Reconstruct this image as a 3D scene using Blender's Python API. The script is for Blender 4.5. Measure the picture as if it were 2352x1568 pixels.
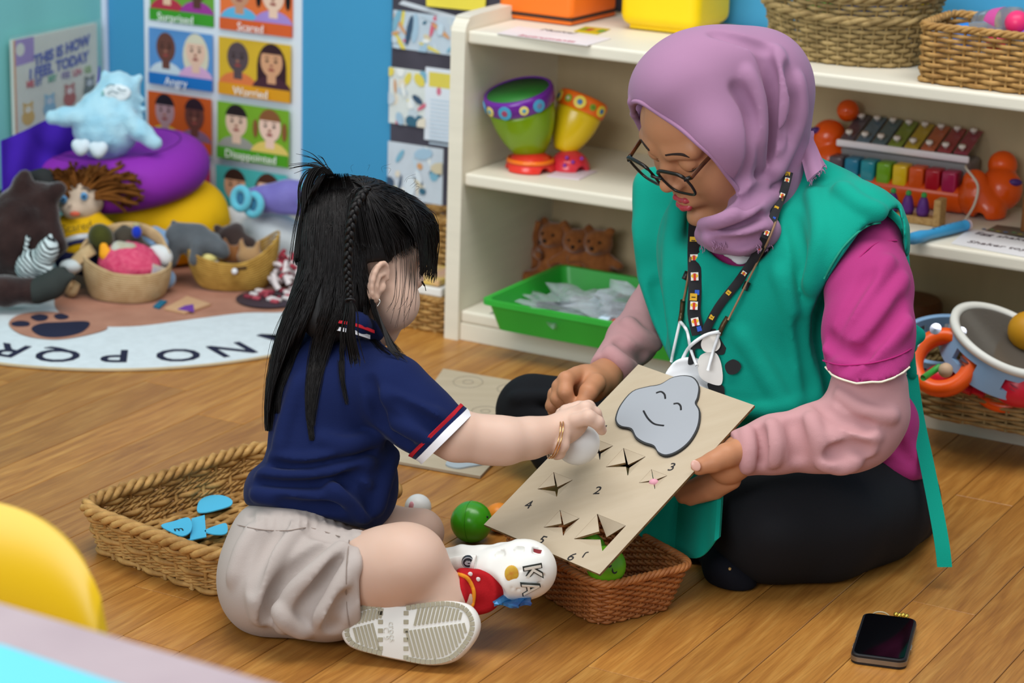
import bpy, bmesh, math, random
import numpy as np
from mathutils import Vector, Matrix

for o in list(bpy.data.objects): bpy.data.objects.remove(o)
SC = bpy.context.scene
COL = SC.collection
V3 = lambda *a: np.array(a, dtype=float)

# ---------------------------------------------------------------- camera
FPX = 5553.0; CX, CY = 1176.0, 784.0; CAMH = 1.2
PITCH, ROLL, YAW = [math.radians(a) for a in (16.52, 1.79, 28.65)]
_cp, _sp = math.cos(PITCH), math.sin(PITCH)
FW = V3(0, _cp, -_sp); _R = V3(1, 0, 0); _U = V3(0, _sp, _cp)
RT = math.cos(ROLL)*_R + math.sin(ROLL)*_U
UP = -math.sin(ROLL)*_R + math.cos(ROLL)*_U
CAM = V3(0, 0, CAMH)
cd = bpy.data.cameras.new('camera'); co = bpy.data.objects.new('camera', cd); COL.objects.link(co)
cd.sensor_width = 36; cd.lens = FPX/2352*36
co.matrix_world = Matrix([[RT[i], UP[i], -FW[i], CAM[i]] for i in range(3)] + [[0, 0, 0, 1]])
cd.clip_start = .05
cd.dof.use_dof = True; cd.dof.focus_distance = 3.06; cd.dof.aperture_fstop = 5.6
SC.camera = co

# ---------------------------------------------------------------- world, lamps, exposure
wd = bpy.data.worlds.new('world'); SC.world = wd; wd.use_nodes = True
bg = wd.node_tree.nodes['Background']; bg.inputs[0].default_value = (.9, .95, 1, 1); bg.inputs[1].default_value = .42
def area(name, loc, aim, sx, sy, power, col):
    l = bpy.data.lights.new(name, 'AREA'); l.shape = 'RECTANGLE'; l.size = sx; l.size_y = sy
    l.energy = power; l.color = col
    o = bpy.data.objects.new(name, l); COL.objects.link(o); o.location = loc
    o.rotation_euler = (Vector(aim)-Vector(loc)).to_track_quat('-Z', 'Y').to_euler()
    return o
area('ceiling_lamp', (-.5, 2.9, 2.8), (-.4, 3.1, 0), 1.6, 1.1, 31, (1, .98, .95))
area('ceiling_lamp.001', (.9, 2.7, 2.8), (.8, 3.1, 0), 1.6, 1.1, 27, (1, .98, .95))
area('window_daylight', (-2.0, -.9, 2.1), (0, 3.4, .4), 2.8, 2.0, 105, (.93, .97, 1))
vs = SC.view_settings; vs.view_transform = 'Standard'; vs.look = 'None'; vs.gamma = 1.0; vs.exposure = .22
vs.use_curve_mapping = False

# ---------------------------------------------------------------- pixel <-> place
def ray(x, y): return FW + (x-CX)/FPX*RT - (y-CY)/FPX*UP
def W(x, y, w): return CAM + w*ray(x, y)
def Fl(x, y, z=0.0):
    r = ray(x, y); return CAM + r*((z-CAMH)/r[2])
def PL(x, y, p0, n):
    r = ray(x, y); return CAM + r*(np.dot(p0-CAM, n)/np.dot(r, n))
def px(p):
    d = np.asarray(p)-CAM; w = d@FW
    return CX+FPX*(d@RT)/w, CY-FPX*(d@UP)/w, w
LN = V3(math.cos(YAW), -math.sin(YAW), 0)      # along the shelf
DP = V3(math.sin(YAW), math.cos(YAW), 0)       # into the shelf / along the planks
ZZ = V3(0, 0, 1)
def norm(v): v = np.asarray(v, float); return v/np.linalg.norm(v)
def frame(o, x, z):
    """4x4 matrix with origin o, local x along x, local z close to z"""
    x = norm(x); y = norm(np.cross(z, x)); z = np.cross(x, y)
    m = np.eye(4); m[:3, 0] = x; m[:3, 1] = y; m[:3, 2] = z; m[:3, 3] = o
    return m
def tf(m, v): v = np.asarray(v, float); return v@m[:3, :3].T + m[:3, 3]
def rotz(a): c, s = math.cos(a), math.sin(a); return np.array([[c, -s, 0], [s, c, 0], [0, 0, 1.]])
def rot(axis, a):
    return np.array(Matrix.Rotation(a, 3, Vector(axis)))

# ---------------------------------------------------------------- materials
def lin(h):
    if not isinstance(h, str): return tuple(h)
    h = h.lstrip('#'); c = [int(h[i:i+2], 16)/255 for i in (0, 2, 4)]
    return tuple(x/12.92 if x <= .04045 else ((x+.055)/1.055)**2.4 for x in c)
MATS = {}
def M(name, hexc, rough=.6, spec=.4, var=.08, vscale=8, bump=0, bscale=60, stretch=None, sheen=0, trans=0,
      sss=0, coat=0, metal=0, emit=0, ior=1.45, alpha=1, hex2=None, weave=0, wscale=400):
    if name in MATS: return MATS[name]
    m = bpy.data.materials.new(name); m.use_nodes = True; MATS[name] = m
    nt = m.node_tree; N = nt.nodes; K = nt.links; b = N['Principled BSDF']
    c = lin(hexc)
    tc = N.new('ShaderNodeTexCoord'); src = tc.outputs['Object']
    if stretch:
        mp = N.new('ShaderNodeMapping'); mp.inputs['Scale'].default_value = stretch; K.new(src, mp.inputs[0]); src = mp.outputs[0]
    nz = N.new('ShaderNodeTexNoise'); nz.inputs['Scale'].default_value = vscale; nz.inputs['Detail'].default_value = 4
    K.new(src, nz.inputs['Vector'])
    rp = N.new('ShaderNodeValToRGB'); K.new(nz.outputs[0], rp.inputs[0])
    c2 = lin(hex2) if hex2 else tuple(min(1, x*(1+var)) for x in c)
    c1 = c if hex2 else tuple(x*(1-var) for x in c)
    rp.color_ramp.elements[0].position = .3; rp.color_ramp.elements[1].position = .7
    rp.color_ramp.elements[0].color = (*c1, 1); rp.color_ramp.elements[1].color = (*c2, 1)
    K.new(rp.outputs[0], b.inputs['Base Color'])
    b.inputs['Roughness'].default_value = rough; b.inputs['Specular IOR Level'].default_value = spec
    b.inputs['Metallic'].default_value = metal; b.inputs['IOR'].default_value = ior
    b.inputs['Transmission Weight'].default_value = trans; b.inputs['Coat Weight'].default_value = coat
    b.inputs['Coat Roughness'].default_value = .12
    b.inputs['Sheen Weight'].default_value = sheen; b.inputs['Sheen Roughness'].default_value = .4
    b.inputs['Alpha'].default_value = alpha
    if sss:
        b.inputs['Subsurface Weight'].default_value = sss; b.inputs['Subsurface Radius'].default_value = (.012, .005, .003)
        b.inputs['Subsurface Scale'].default_value = .6
    if emit: b.inputs['Emission Color'].default_value = (*c, 1); b.inputs['Emission Strength'].default_value = emit
    if bump or weave:
        bp = N.new('ShaderNodeBump'); bp.inputs['Strength'].default_value = bump or weave; bp.inputs['Distance'].default_value = .002
        n2 = N.new('ShaderNodeTexNoise'); n2.inputs['Scale'].default_value = bscale if bump else wscale; n2.inputs['Detail'].default_value = 5
        K.new(src, n2.inputs['Vector']); K.new(n2.outputs[0], bp.inputs['Height']); K.new(bp.outputs[0], b.inputs['Normal'])
    return m

# ---------------------------------------------------------------- objects
def prop(o, label=None, cat=None, group=None, kind=None):
    if label: o['label'] = label
    if cat: o['category'] = cat
    if group: o['group'] = group
    if kind: o['kind'] = kind
    return o
def empty(name, loc, label=None, cat=None, group=None, kind=None):
    o = bpy.data.objects.new(name, None); COL.objects.link(o); o.location = Vector(loc); o.empty_display_size = .02
    return prop(o, label, cat, group, kind)
def put(o, parent):
    if parent is not None:
        o.parent = parent; o.matrix_parent_inverse = Matrix.Translation(-parent.location) if parent.type == 'EMPTY' or parent.parent is None else pw(parent).inverted()
    return o
def pw(o):
    m = o.matrix_basis.copy()
    if o.parent is not None: m = pw(o.parent) @ o.matrix_parent_inverse @ m
    return m
def link(o, parent):
    COL.objects.link(o)
    if parent is not None:
        o.parent = parent; o.matrix_parent_inverse = pw(parent).inverted()
    return o
def obj(name, geo, mat, parent=None, smooth=False, mtx=None, kind=None, label=None, origin=None):
    """geo = (verts, faces) in world metres (or local with mtx)"""
    me = bpy.data.meshes.new(name)
    v, f = geo[0], geo[1]
    v = np.asarray(v, float)
    if origin is None and mtx is None and len(v):
        origin = (v.min(0)+v.max(0))/2; origin[2] = v[:, 2].min()
    if origin is not None and mtx is None: v = v-np.asarray(origin)
    if isinstance(f, np.ndarray) and f.ndim == 2:
        n = len(f); k = f.shape[1]
        me.vertices.add(len(v)); me.vertices.foreach_set('co', v.ravel())
        me.loops.add(n*k); me.loops.foreach_set('vertex_index', f.ravel().astype(np.int32))
        me.polygons.add(n); me.polygons.foreach_set('loop_start', np.arange(0, n*k, k, dtype=np.int32))
        me.update(calc_edges=True)
    else:
        me.from_pydata([tuple(p) for p in v], [], [tuple(int(i) for i in q) for q in f]); me.update()
    if len(geo) > 2 and isinstance(mat, (list, tuple)):
        me.polygons.foreach_set('material_index', np.asarray(geo[2], np.int32))
    for mm in (mat if isinstance(mat, (list, tuple)) else [mat]): me.materials.append(mm)
    if smooth: me.polygons.foreach_set('use_smooth', np.ones(len(me.polygons), bool))
    o = bpy.data.objects.new(name, me)
    if mtx is not None: o.matrix_basis = Matrix(mtx.tolist() if isinstance(mtx, np.ndarray) else mtx)
    elif origin is not None: o.location = Vector(origin)
    link(o, parent)
    if smooth == 'auto':
        try: me.set_sharp_from_angle(angle=math.radians(40))
        except Exception: pass
    if kind: o['kind'] = kind
    if label: o['label'] = label
    return o

# ---------------------------------------------------------------- shapes: all return (verts ndarray, faces list)
def join(*gs):
    vs_, fs_, k = [], [], 0
    for g in gs:
        if len(g[0]) == 0: continue
        vs_.append(np.asarray(g[0], float)); fs_ += [tuple(int(i)+k for i in q) for q in g[1]]; k += len(g[0])
    return np.concatenate(vs_), fs_
def xf(g, m): return tf(m, g[0]), g[1]
def box(c, s, b=0.0, seg=2):
    """centre, full size, bevel"""
    bm = bmesh.new(); bmesh.ops.create_cube(bm, size=1)
    for v in bm.verts: v.co = Vector((v.co.x*s[0], v.co.y*s[1], v.co.z*s[2]))
    if b: bmesh.ops.bevel(bm, geom=bm.edges[:], offset=b, segments=seg, profile=.5, affect='EDGES')
    bm.verts.index_update()
    v = np.array([tuple(p.co) for p in bm.verts])+np.asarray(c, float); f = [tuple(q.index for q in p.verts) for p in bm.faces]; bm.free()
    return v, f
def grid_faces(n, m, cu=False, cv=False):
    f = []
    for i in range(n if cu else n-1):
        for j in range(m if cv else m-1):
            a, b2 = i, (i+1) % n; c, d = j, (j+1) % m
            f.append((a*m+c, b2*m+c, b2*m+d, a*m+d))
    return f
def lathe(prof, n=32, cap=True):
    """prof: list of (r, z)"""
    prof = np.asarray(prof, float); t = np.linspace(0, 2*math.pi, n, endpoint=False)
    v = np.stack([np.outer(np.cos(t), prof[:, 0]), np.outer(np.sin(t), prof[:, 0]), np.tile(prof[:, 1], (n, 1))], -1).reshape(-1, 3)
    f = grid_faces(n, len(prof), cu=True)
    m = len(prof)
    if cap:
        if prof[0, 0] > 1e-6: f.append(tuple(i*m for i in range(n))[::-1])
        if prof[-1, 0] > 1e-6: f.append(tuple(i*m+m-1 for i in range(n)))
    return v, f
def ball(c, r, n=24, m=16, R=None):
    r = np.asarray(r, float)*np.ones(3)
    ph = np.linspace(-math.pi/2, math.pi/2, m); g = lathe(np.stack([np.cos(ph), np.sin(ph)], 1), n, False)
    v = g[0]*r
    if R is not None: v = v@np.asarray(R).T
    return v+np.asarray(c, float), g[1]
def tube(pts, r, n=8, closed=False, cap=True, flat=1.0, up=None):
    """tube along a polyline; r scalar or list; flat squashes along the second axis"""
    P = np.asarray(pts, float); k = len(P); r = np.ones(k)*np.asarray(r, float)
    T = np.roll(P, -1, 0)-np.roll(P, 1, 0)
    if not closed: T[0] = P[1]-P[0]; T[-1] = P[-1]-P[-2]
    T /= np.maximum(np.linalg.norm(T, axis=1, keepdims=True), 1e-9)
    u = np.array(up if up is not None else (0, 0, 1.)); 
    if up is None and abs(T[0]@u) > .9: u = V3(1, 0, 0)
    A = np.zeros_like(P)
    a = u-T[0]*(u@T[0]); a /= np.linalg.norm(a)
    for i in range(k):
        a = (u if up is not None else a); a = a-T[i]*(a@T[i]); nn = np.linalg.norm(a)
        a = a/nn if nn > 1e-6 else V3(1, 0, 0); A[i] = a
    B = np.cross(T, A)
    t = np.linspace(0, 2*math.pi, n, endpoint=False)
    v = P[:, None]+r[:, None, None]*(np.cos(t)[None, :, None]*B[:, None]+flat*np.sin(t)[None, :, None]*A[:, None])
    f = grid_faces(k, n, cu=closed, cv=True)
    if not closed and cap: f += [tuple(range(n))[::-1], tuple((k-1)*n+i for i in range(n))]
    return v.reshape(-1, 3), f
def smooth_path(pts, n=8, closed=False):
    """Catmull-Rom through pts (any dimension)"""
    P = np.asarray(pts, float); k = len(P); out = []
    rng = range(k) if closed else range(k-1)
    for i in rng:
        if closed: p = [P[(i+j) % k] for j in (-1, 0, 1, 2)]
        else: p = [P[max(i-1, 0)], P[i], P[i+1], P[min(i+2, k-1)]]
        for s in np.linspace(0, 1, n, endpoint=False):
            out.append(.5*((2*p[1])+(-p[0]+p[2])*s+(2*p[0]-5*p[1]+4*p[2]-p[3])*s*s+(-p[0]+3*p[1]-3*p[2]+p[3])*s**3))
    if not closed: out.append(P[-1])
    return np.array(out)
def prism(poly, h, m=None, z0=0.0, b=0.0):
    """extrude a 2-D polygon (counter-clockwise) from z0 to z0+h, then transform by m"""
    p = np.asarray(poly, float); n = len(p)
    if b:
        q = p-p.mean(0); q = p-q/np.maximum(np.linalg.norm(q, axis=1, keepdims=True), 1e-6)*b
        rings = [(p, z0), (p, z0+h-b), (q, z0+h)]
    else: rings = [(p, z0), (p, z0+h)]
    v = np.concatenate([np.c_[a, np.full(n, z)] for a, z in rings])
    f = []
    for k in range(len(rings)-1): f += [(k*n+i, k*n+(i+1) % n, (k+1)*n+(i+1) % n, (k+1)*n+i) for i in range(n)]
    f += [tuple(range(n))[::-1], tuple((len(rings)-1)*n+i for i in range(n))]
    if m is not None: v = tf(m, v)
    return v, f
def sheet(G, th=0.0):
    """G: (n,m,3) grid of points -> surface, optionally solid of thickness th"""
    G = np.asarray(G, float); n, m = G.shape[:2]
    f = grid_faces(n, m); v = G.reshape(-1, 3)
    if th:
        du = np.gradient(G, axis=0); dv = np.gradient(G, axis=1); nn = np.cross(du, dv); nn /= np.maximum(np.linalg.norm(nn, axis=2, keepdims=True), 1e-12)
        b2 = (G-nn*th).reshape(-1, 3); k = n*m
        f = f+[tuple(i+k for i in q)[::-1] for q in f]
        rim = [i*m for i in range(n)]+[(n-1)*m+j for j in range(1, m)]+[i*m+m-1 for i in range(n-2, -1, -1)]+[j for j in range(m-2, 0, -1)]
        f += [(rim[(i+1) % len(rim)], rim[i], rim[i]+k, rim[(i+1) % len(rim)]+k) for i in range(len(rim))]
        v = np.concatenate([v, b2])
    return v, f
def text(name, body, size, m, mat, parent, ext=.0003, align='CENTER', shear=0, space=1, bold=0):
    cu = bpy.data.curves.new(name, 'FONT'); cu.body = body; cu.size = size; cu.align_x = align; cu.align_y = 'CENTER'
    cu.extrude = ext; cu.shear = shear; cu.space_character = space; cu.offset = bold; cu.resolution_u = 3
    t = bpy.data.objects.new('tmp', cu); COL.objects.link(t)
    dg = bpy.context.evaluated_depsgraph_get(); me = bpy.data.meshes.new_from_object(t.evaluated_get(dg))
    bpy.data.objects.remove(t); bpy.data.curves.remove(cu)
    me.name = name; me.materials.clear(); me.materials.append(mat)
    o = bpy.data.objects.new(name, me); o.matrix_basis = Matrix(np.asarray(m).tolist())
    return link(o, parent)
def copy_tree(o, parent=None):
    c = o.copy(); COL.objects.link(c); c.parent = parent
    for ch in list(o.children): copy_tree(ch, c)
    return c

# ---------------------------------------------------------------- distance-field modelling for soft and organic shapes
class Soft:
    def __init__(s, lo, hi, h):
        s.lo = np.asarray(lo, float); s.h = h; s.n = np.ceil((np.asarray(hi)-s.lo)/h).astype(int)+1
        s.F = np.full(s.n, .5, np.float32)
    @classmethod
    def around(cls, pts, rad, h):
        P = np.asarray(pts, float); return cls(P.min(0)-rad, P.max(0)+rad, h)
    def sub(s, lo, hi):
        a = np.clip(np.floor((np.asarray(lo)-s.lo)/s.h).astype(int), 0, s.n); b2 = np.clip(np.ceil((np.asarray(hi)-s.lo)/s.h).astype(int)+1, 0, s.n)
        if (b2 <= a).any(): return None
        sl = tuple(slice(a[i], b2[i]) for i in range(3))
        X = [(s.lo[i]+s.h*np.arange(a[i], b2[i])).astype(np.float32) for i in range(3)]
        return sl, X[0][:, None, None], X[1][None, :, None], X[2][None, None, :]
    def mix(s, sl, d, k, op):
        A = s.F[sl]
        if op == '+':
            r = np.minimum(A, d)
            if k: hh = np.maximum(k-np.abs(A-d), 0)/k; r = r-hh*hh*k*.25
        else:
            r = np.maximum(A, -d)
            if k: hh = np.maximum(k-np.abs(A+d), 0)/k; r = r+hh*hh*k*.25
        s.F[sl] = r
    def cap(s, a, b, ra, rb=None, k=.01, op='+', flat=None):
        """round cone a->b. flat=(direction, factor): squash thickness along a direction"""
        a = np.asarray(a, float); b = np.asarray(b, float); rb = ra if rb is None else rb; R = max(ra, rb)+k+s.h*2
        g = s.sub(np.minimum(a, b)-R, np.maximum(a, b)+R)
        if g is None: return s
        sl, X, Y, Z = g; ab = b-a; L2 = max(ab@ab, 1e-12)
        px_, py_, pz_ = X-a[0], Y-a[1], Z-a[2]
        t = np.clip((px_*ab[0]+py_*ab[1]+pz_*ab[2])/L2, 0, 1)
        qx, qy, qz = px_-t*ab[0], py_-t*ab[1], pz_-t*ab[2]
        if flat is not None:
            n = norm(flat[0]); e = (qx*n[0]+qy*n[1]+qz*n[2])*(1/flat[1]-1); qx, qy, qz = qx+e*n[0], qy+e*n[1], qz+e*n[2]
        d = np.sqrt(qx*qx+qy*qy+qz*qz)-(ra+t*(rb-ra))
        if flat is not None: d = d*max(flat[1], .35)
        s.mix(sl, d.astype(np.float32), k, op); return s
    def chain(s, P, r, k=.01, op='+', flat=None):
        r = np.ones(len(P))*np.asarray(r, float)
        for i in range(len(P)-1): s.cap(P[i], P[i+1], r[i], r[i+1], k, op, flat)
        return s
    def ell(s, c, r, R=None, k=.01, op='+'):
        """ellipsoid, R columns = axes"""
        c = np.asarray(c, float); r = np.asarray(r, float)*np.ones(3); R = np.eye(3) if R is None else np.asarray(R)
        e = np.sqrt(((R*r)**2).sum(1))+k+2*s.h
        g = s.sub(c-e, c+e)
        if g is None: return s
        sl, X, Y, Z = g; x, y, z = X-c[0], Y-c[1], Z-c[2]
        q = [(x*R[0, i]+y*R[1, i]+z*R[2, i]) for i in range(3)]
        k0 = np.sqrt(sum((q[i]/r[i])**2 for i in range(3))); k1 = np.sqrt(sum((q[i]/r[i]**2)**2 for i in range(3)))
        d = k0*(k0-1)/np.maximum(k1, 1e-6)
        s.mix(sl, d.astype(np.float32), k, op); return s
    def rbox(s, c, half, rad, R=None, k=.005, op='+'):
        c = np.asarray(c, float); half = np.asarray(half, float); R = np.eye(3) if R is None else np.asarray(R)
        e = np.abs(R)@half+k+2*s.h
        g = s.sub(c-e, c+e)
        if g is None: return s
        sl, X, Y, Z = g; x, y, z = X-c[0], Y-c[1], Z-c[2]
        q = [np.abs(x*R[0, i]+y*R[1, i]+z*R[2, i])-(half[i]-rad) for i in range(3)]
        d = np.sqrt(sum(np.maximum(a, 0)**2 for a in q))+np.minimum(np.maximum(np.maximum(q[0], q[1]), q[2]), 0)-rad
        s.mix(sl, d.astype(np.float32), k, op); return s
    def cut(s, p, n, k=0.0, lo=None, hi=None):
        """remove everything on the side the normal points to"""
        n = norm(n); g = s.sub(lo if lo is not None else s.lo, hi if hi is not None else s.lo+s.h*s.n)
        sl, X, Y, Z = g; d = -((X-p[0])*n[0]+(Y-p[1])*n[1]+(Z-p[2])*n[2])
        s.mix(sl, d.astype(np.float32)+np.zeros_like(s.F[sl]), k, '-'); return s
    def noise(s, amp, freq, seed=0):
        g = s.sub(s.lo, s.lo+s.h*s.n); sl, X, Y, Z = g; rg = np.random.RandomState(seed)
        out = 0
        for i in range(6):
            w = norm(rg.randn(3))*freq*(1+.5*rg.rand()); out = out+np.sin(X*w[0]+Y*w[1]+Z*w[2]+rg.rand()*6.28)
        s.F[sl] += (amp/3*out).astype(np.float32); return s
    def geo(s, relax=1):
        F = s.F; S = F < 0; n = F.shape
        F[0], F[-1] = .01, .01; S[0] = S[-1] = False; F[:, 0] = F[:, -1] = .01; S[:, 0] = S[:, -1] = False; F[:, :, 0] = F[:, :, -1] = .01; S[:, :, 0] = S[:, :, -1] = False
        c = np.zeros(tuple(i-1 for i in n), np.int8)
        for a in (0, 1):
            for b2 in (0, 1):
                for d in (0, 1): c += S[a:n[0]-1+a, b2:n[1]-1+b2, d:n[2]-1+d]
        I, J, K = np.nonzero((c > 0) & (c < 8)); m = len(I)
        pos = np.zeros((m, 3)); cnt = np.zeros(m)
        for ax in range(3):
            o1, o2 = [x for x in range(3) if x != ax]
            for a in (0, 1):
                for b2 in (0, 1):
                    off = [0, 0, 0]; off[o1] = a; off[o2] = b2; e = off.copy(); e[ax] = 1
                    f0 = F[I+off[0], J+off[1], K+off[2]]; f1 = F[I+e[0], J+e[1], K+e[2]]
                    w = (f0 < 0) != (f1 < 0); t = np.where(w, f0/np.where(w, f0-f1, 1), 0)
                    p = np.zeros((m, 3)); p[:, o1] = a; p[:, o2] = b2; p[:, ax] = t
                    pos += p*w[:, None]; cnt += w
        v = pos/cnt[:, None]+np.stack([I, J, K], 1)
        idx = np.full(c.shape, -1, np.int64); idx[I, J, K] = np.arange(m)
        Q = []
        for ax in range(3):
            sl0 = [slice(1, n[i]-1) for i in range(3)]; sl0[ax] = slice(0, n[ax]-1); sl1 = list(sl0); sl1[ax] = slice(1, n[ax])
            A, B = S[tuple(sl0)], S[tuple(sl1)]
            for fwd in (True, False):
                i3 = np.nonzero(A & ~B if fwd else ~A & B); p = [i3[i]+(0 if i == ax else 1) for i in range(3)]
                o1, o2 = [(1, 2), (2, 0), (0, 1)][ax]
                def g(d1, d2):
                    q = list(p); q[o1] = q[o1]-d1; q[o2] = q[o2]-d2; return idx[q[0], q[1], q[2]]
                qs = np.stack([g(1, 1), g(0, 1), g(0, 0), g(1, 0)], 1)
                Q.append(qs if fwd else qs[:, ::-1])
        Q = np.concatenate(Q)
        for _ in range(relax):
            acc = np.zeros_like(v); cn = np.zeros(m)
            for i in range(4):
                a, b2 = Q[:, i], Q[:, (i+1) % 4]
                np.add.at(acc, a, v[b2]); np.add.at(acc, b2, v[a]); np.add.at(cn, a, 1); np.add.at(cn, b2, 1)
            v = .5*v+.5*acc/np.maximum(cn, 1)[:, None]
        return s.lo+v*s.h, Q
def joinq(*gs):
    vs_, fs_, k = [], [], 0
    for g in gs: vs_.append(g[0]); fs_.append(np.asarray(g[1])+k); k += len(g[0])
    return np.concatenate(vs_), np.concatenate(fs_)
def Pts(L, w=None):
    """[(x,y,w),...] pixels + depth -> places"""
    return [W(*p) if len(p) == 3 else W(p[0], p[1], w) for p in L]
R_ = random.Random(7)
# ================================================================ setting
A0 = Fl(1020, 776)                       # front foot of the shelf's end panel
SH_D = .345                              # shelf depth
WALL = A0 + DP*(SH_D+.012)               # a point on the blue wall
m_floor = bpy.data.materials.new('oak_plank'); m_floor.use_nodes = True
def floor_nodes(m):
    nt = m.node_tree; N = nt.nodes; K = nt.links; b = N['Principled BSDF']
    tc = N.new('ShaderNodeTexCoord'); oi = N.new('ShaderNodeObjectInfo')
    ad = N.new('ShaderNodeVectorMath'); ad.operation = 'MULTIPLY_ADD'
    cv = N.new('ShaderNodeCombineXYZ')
    for i, k in enumerate((7.3, 3.1, 5.7)):
        mu = N.new('ShaderNodeMath'); mu.operation = 'MULTIPLY'; mu.inputs[1].default_value = k*10; K.new(oi.outputs['Random'], mu.inputs[0]); K.new(mu.outputs[0], cv.inputs[i])
    ad.inputs[1].default_value = (1, 1, 1); K.new(tc.outputs['Object'], ad.inputs[0]); K.new(cv.outputs[0], ad.inputs[2])
    mp = N.new('ShaderNodeMapping'); mp.inputs['Scale'].default_value = (1.6, 16, 1); K.new(ad.outputs[0], mp.inputs[0])
    n1 = N.new('ShaderNodeTexNoise'); n1.inputs['Scale'].default_value = 3; n1.inputs['Detail'].default_value = 6; n1.inputs['Distortion'].default_value = 1.2; K.new(mp.outputs[0], n1.inputs[0])
    mp2 = N.new('ShaderNodeMapping'); mp2.inputs['Scale'].default_value = (5, 110, 1); K.new(ad.outputs[0], mp2.inputs[0])
    n2 = N.new('ShaderNodeTexNoise'); n2.inputs['Scale'].default_value = 4; n2.inputs['Detail'].default_value = 3; K.new(mp2.outputs[0], n2.inputs[0])
    r1 = N.new('ShaderNodeValToRGB'); K.new(n1.outputs[0], r1.inputs[0])
    e = r1.color_ramp.elements; e[0].position = .28; e[0].color = (*lin('#9b642a'), 1); e[1].position = .72; e[1].color = (*lin('#bf8a44'), 1)
    e.new(.5).color = (*lin('#ae7634'), 1)
    r2 = N.new('ShaderNodeValToRGB'); K.new(n2.outputs[0], r2.inputs[0])
    r2.color_ramp.elements[0].position = .34; r2.color_ramp.elements[0].color = (.62, .58, .52, 1); r2.color_ramp.elements[1].position = .58; r2.color_ramp.elements[1].color = (1, 1, 1, 1)
    mx = N.new('ShaderNodeMix'); mx.data_type = 'RGBA'; mx.blend_type = 'MULTIPLY'; mx.inputs[0].default_value = .45; K.new(r1.outputs[0], mx.inputs[6]); K.new(r2.outputs[0], mx.inputs[7])
    hs = N.new('ShaderNodeHueSaturation'); K.new(mx.outputs[2], hs.inputs['Color'])
    mr = N.new('ShaderNodeMapRange'); mr.inputs[3].default_value = .86; mr.inputs[4].default_value = 1.1; K.new(oi.outputs['Random'], mr.inputs[0]); K.new(mr.outputs[0], hs.inputs['Value'])
    K.new(hs.outputs[0], b.inputs['Base Color']); b.inputs['Roughness'].default_value = .38; b.inputs['Specular IOR Level'].default_value = .45
    bp = N.new('ShaderNodeBump'); bp.inputs['Strength'].default_value = .12; bp.inputs['Distance'].default_value = .001; K.new(n2.outputs[0], bp.inputs['Height']); K.new(bp.outputs[0], b.inputs['Normal'])
floor_nodes(m_floor)
fl = obj('floor', box((0, 3.4, -.02), (5.2, 4.4, .02)), M('subfloor', '#4a3018', .8), kind='structure')
PWd = .0868; PLn = .80
g_pl = box((0, 0, -.004), (PLn-.0012, PWd-.0009, .008), .0007, 1)
pm = None; row0 = Fl(1496, 1568)@LN
rr = random.Random(3)
for r in range(-30, 14):
    s = row0+(r+.5)*PWd; off = rr.random()*PLn
    for k in range(-1, 8):
        t = 1.9+off+k*PLn-.6
        c = LN*s+DP*t
        q = px(c)
        if not (-.2+1.75 < c[1] < 5.4 and -1.9 < c[0] < 1.35): continue
        vis = False
        for e in (-.5, -.25, 0, .25, .5):
            qq = px(c+DP*PLn*e)
            if -60 < qq[0] < 2412 and 300 < qq[1] < 1700: vis = True
        if not vis: continue
        if pm is None:
            o = obj('plank', g_pl, m_floor, fl, mtx=np.eye(4)); pm = o.data
        else: o = link(bpy.data.objects.new('plank', pm), fl)
        mt = np.eye(4); mt[:3, 0] = DP; mt[:3, 1] = np.cross(ZZ, DP); mt[:3, 3] = c
        o.matrix_basis = Matrix(mt.tolist())

# walls: blue back wall parallel to the shelf, teal side wall at its left end
m_blue = M('blue_paint', '#4496c2', .75, .2, var=.03, vscale=3, bump=.05, bscale=300)
m_teal = M('teal_board', '#7cc4c2', .8, .2, var=.07, vscale=5, bump=.1, bscale=40, stretch=(1, 1, .3))
CORN = PL(243, 250, WALL, DP); CORN[2] = 0
def wallbox(p, q, h, th, side):
    d = norm(q-p); n = np.cross(ZZ, d)*side; L_ = np.linalg.norm(q-p)
    m = frame((p+q)/2+n*th/2+ZZ*h/2, d, ZZ); return xf(box((0, 0, 0), (L_, th, h)), m)
wb = obj('wall_back', wallbox(CORN-LN*.03, CORN+LN*3.2, 1.5, .05, 1), m_blue, kind='structure')
wl = obj('wall_left', wallbox(CORN-DP*2.4, CORN+DP*.02, 1.5, .05, 1), m_teal, kind='structure')
tr = obj('trim_1', xf(box((0, 0, .75), (.012, .012, 1.5), .003), frame(CORN+LN*.006-DP*.006, LN, ZZ)), M('white_trim', '#c8d4e6', .5), kind='structure')
obj('baseboard_back', xf(box((1.6, -.006, .04), (3.2, .012, .08), .003), frame(CORN+LN*.012, LN, ZZ)), M('baseboard_white', '#d8d6cf', .5), kind='structure')

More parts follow.
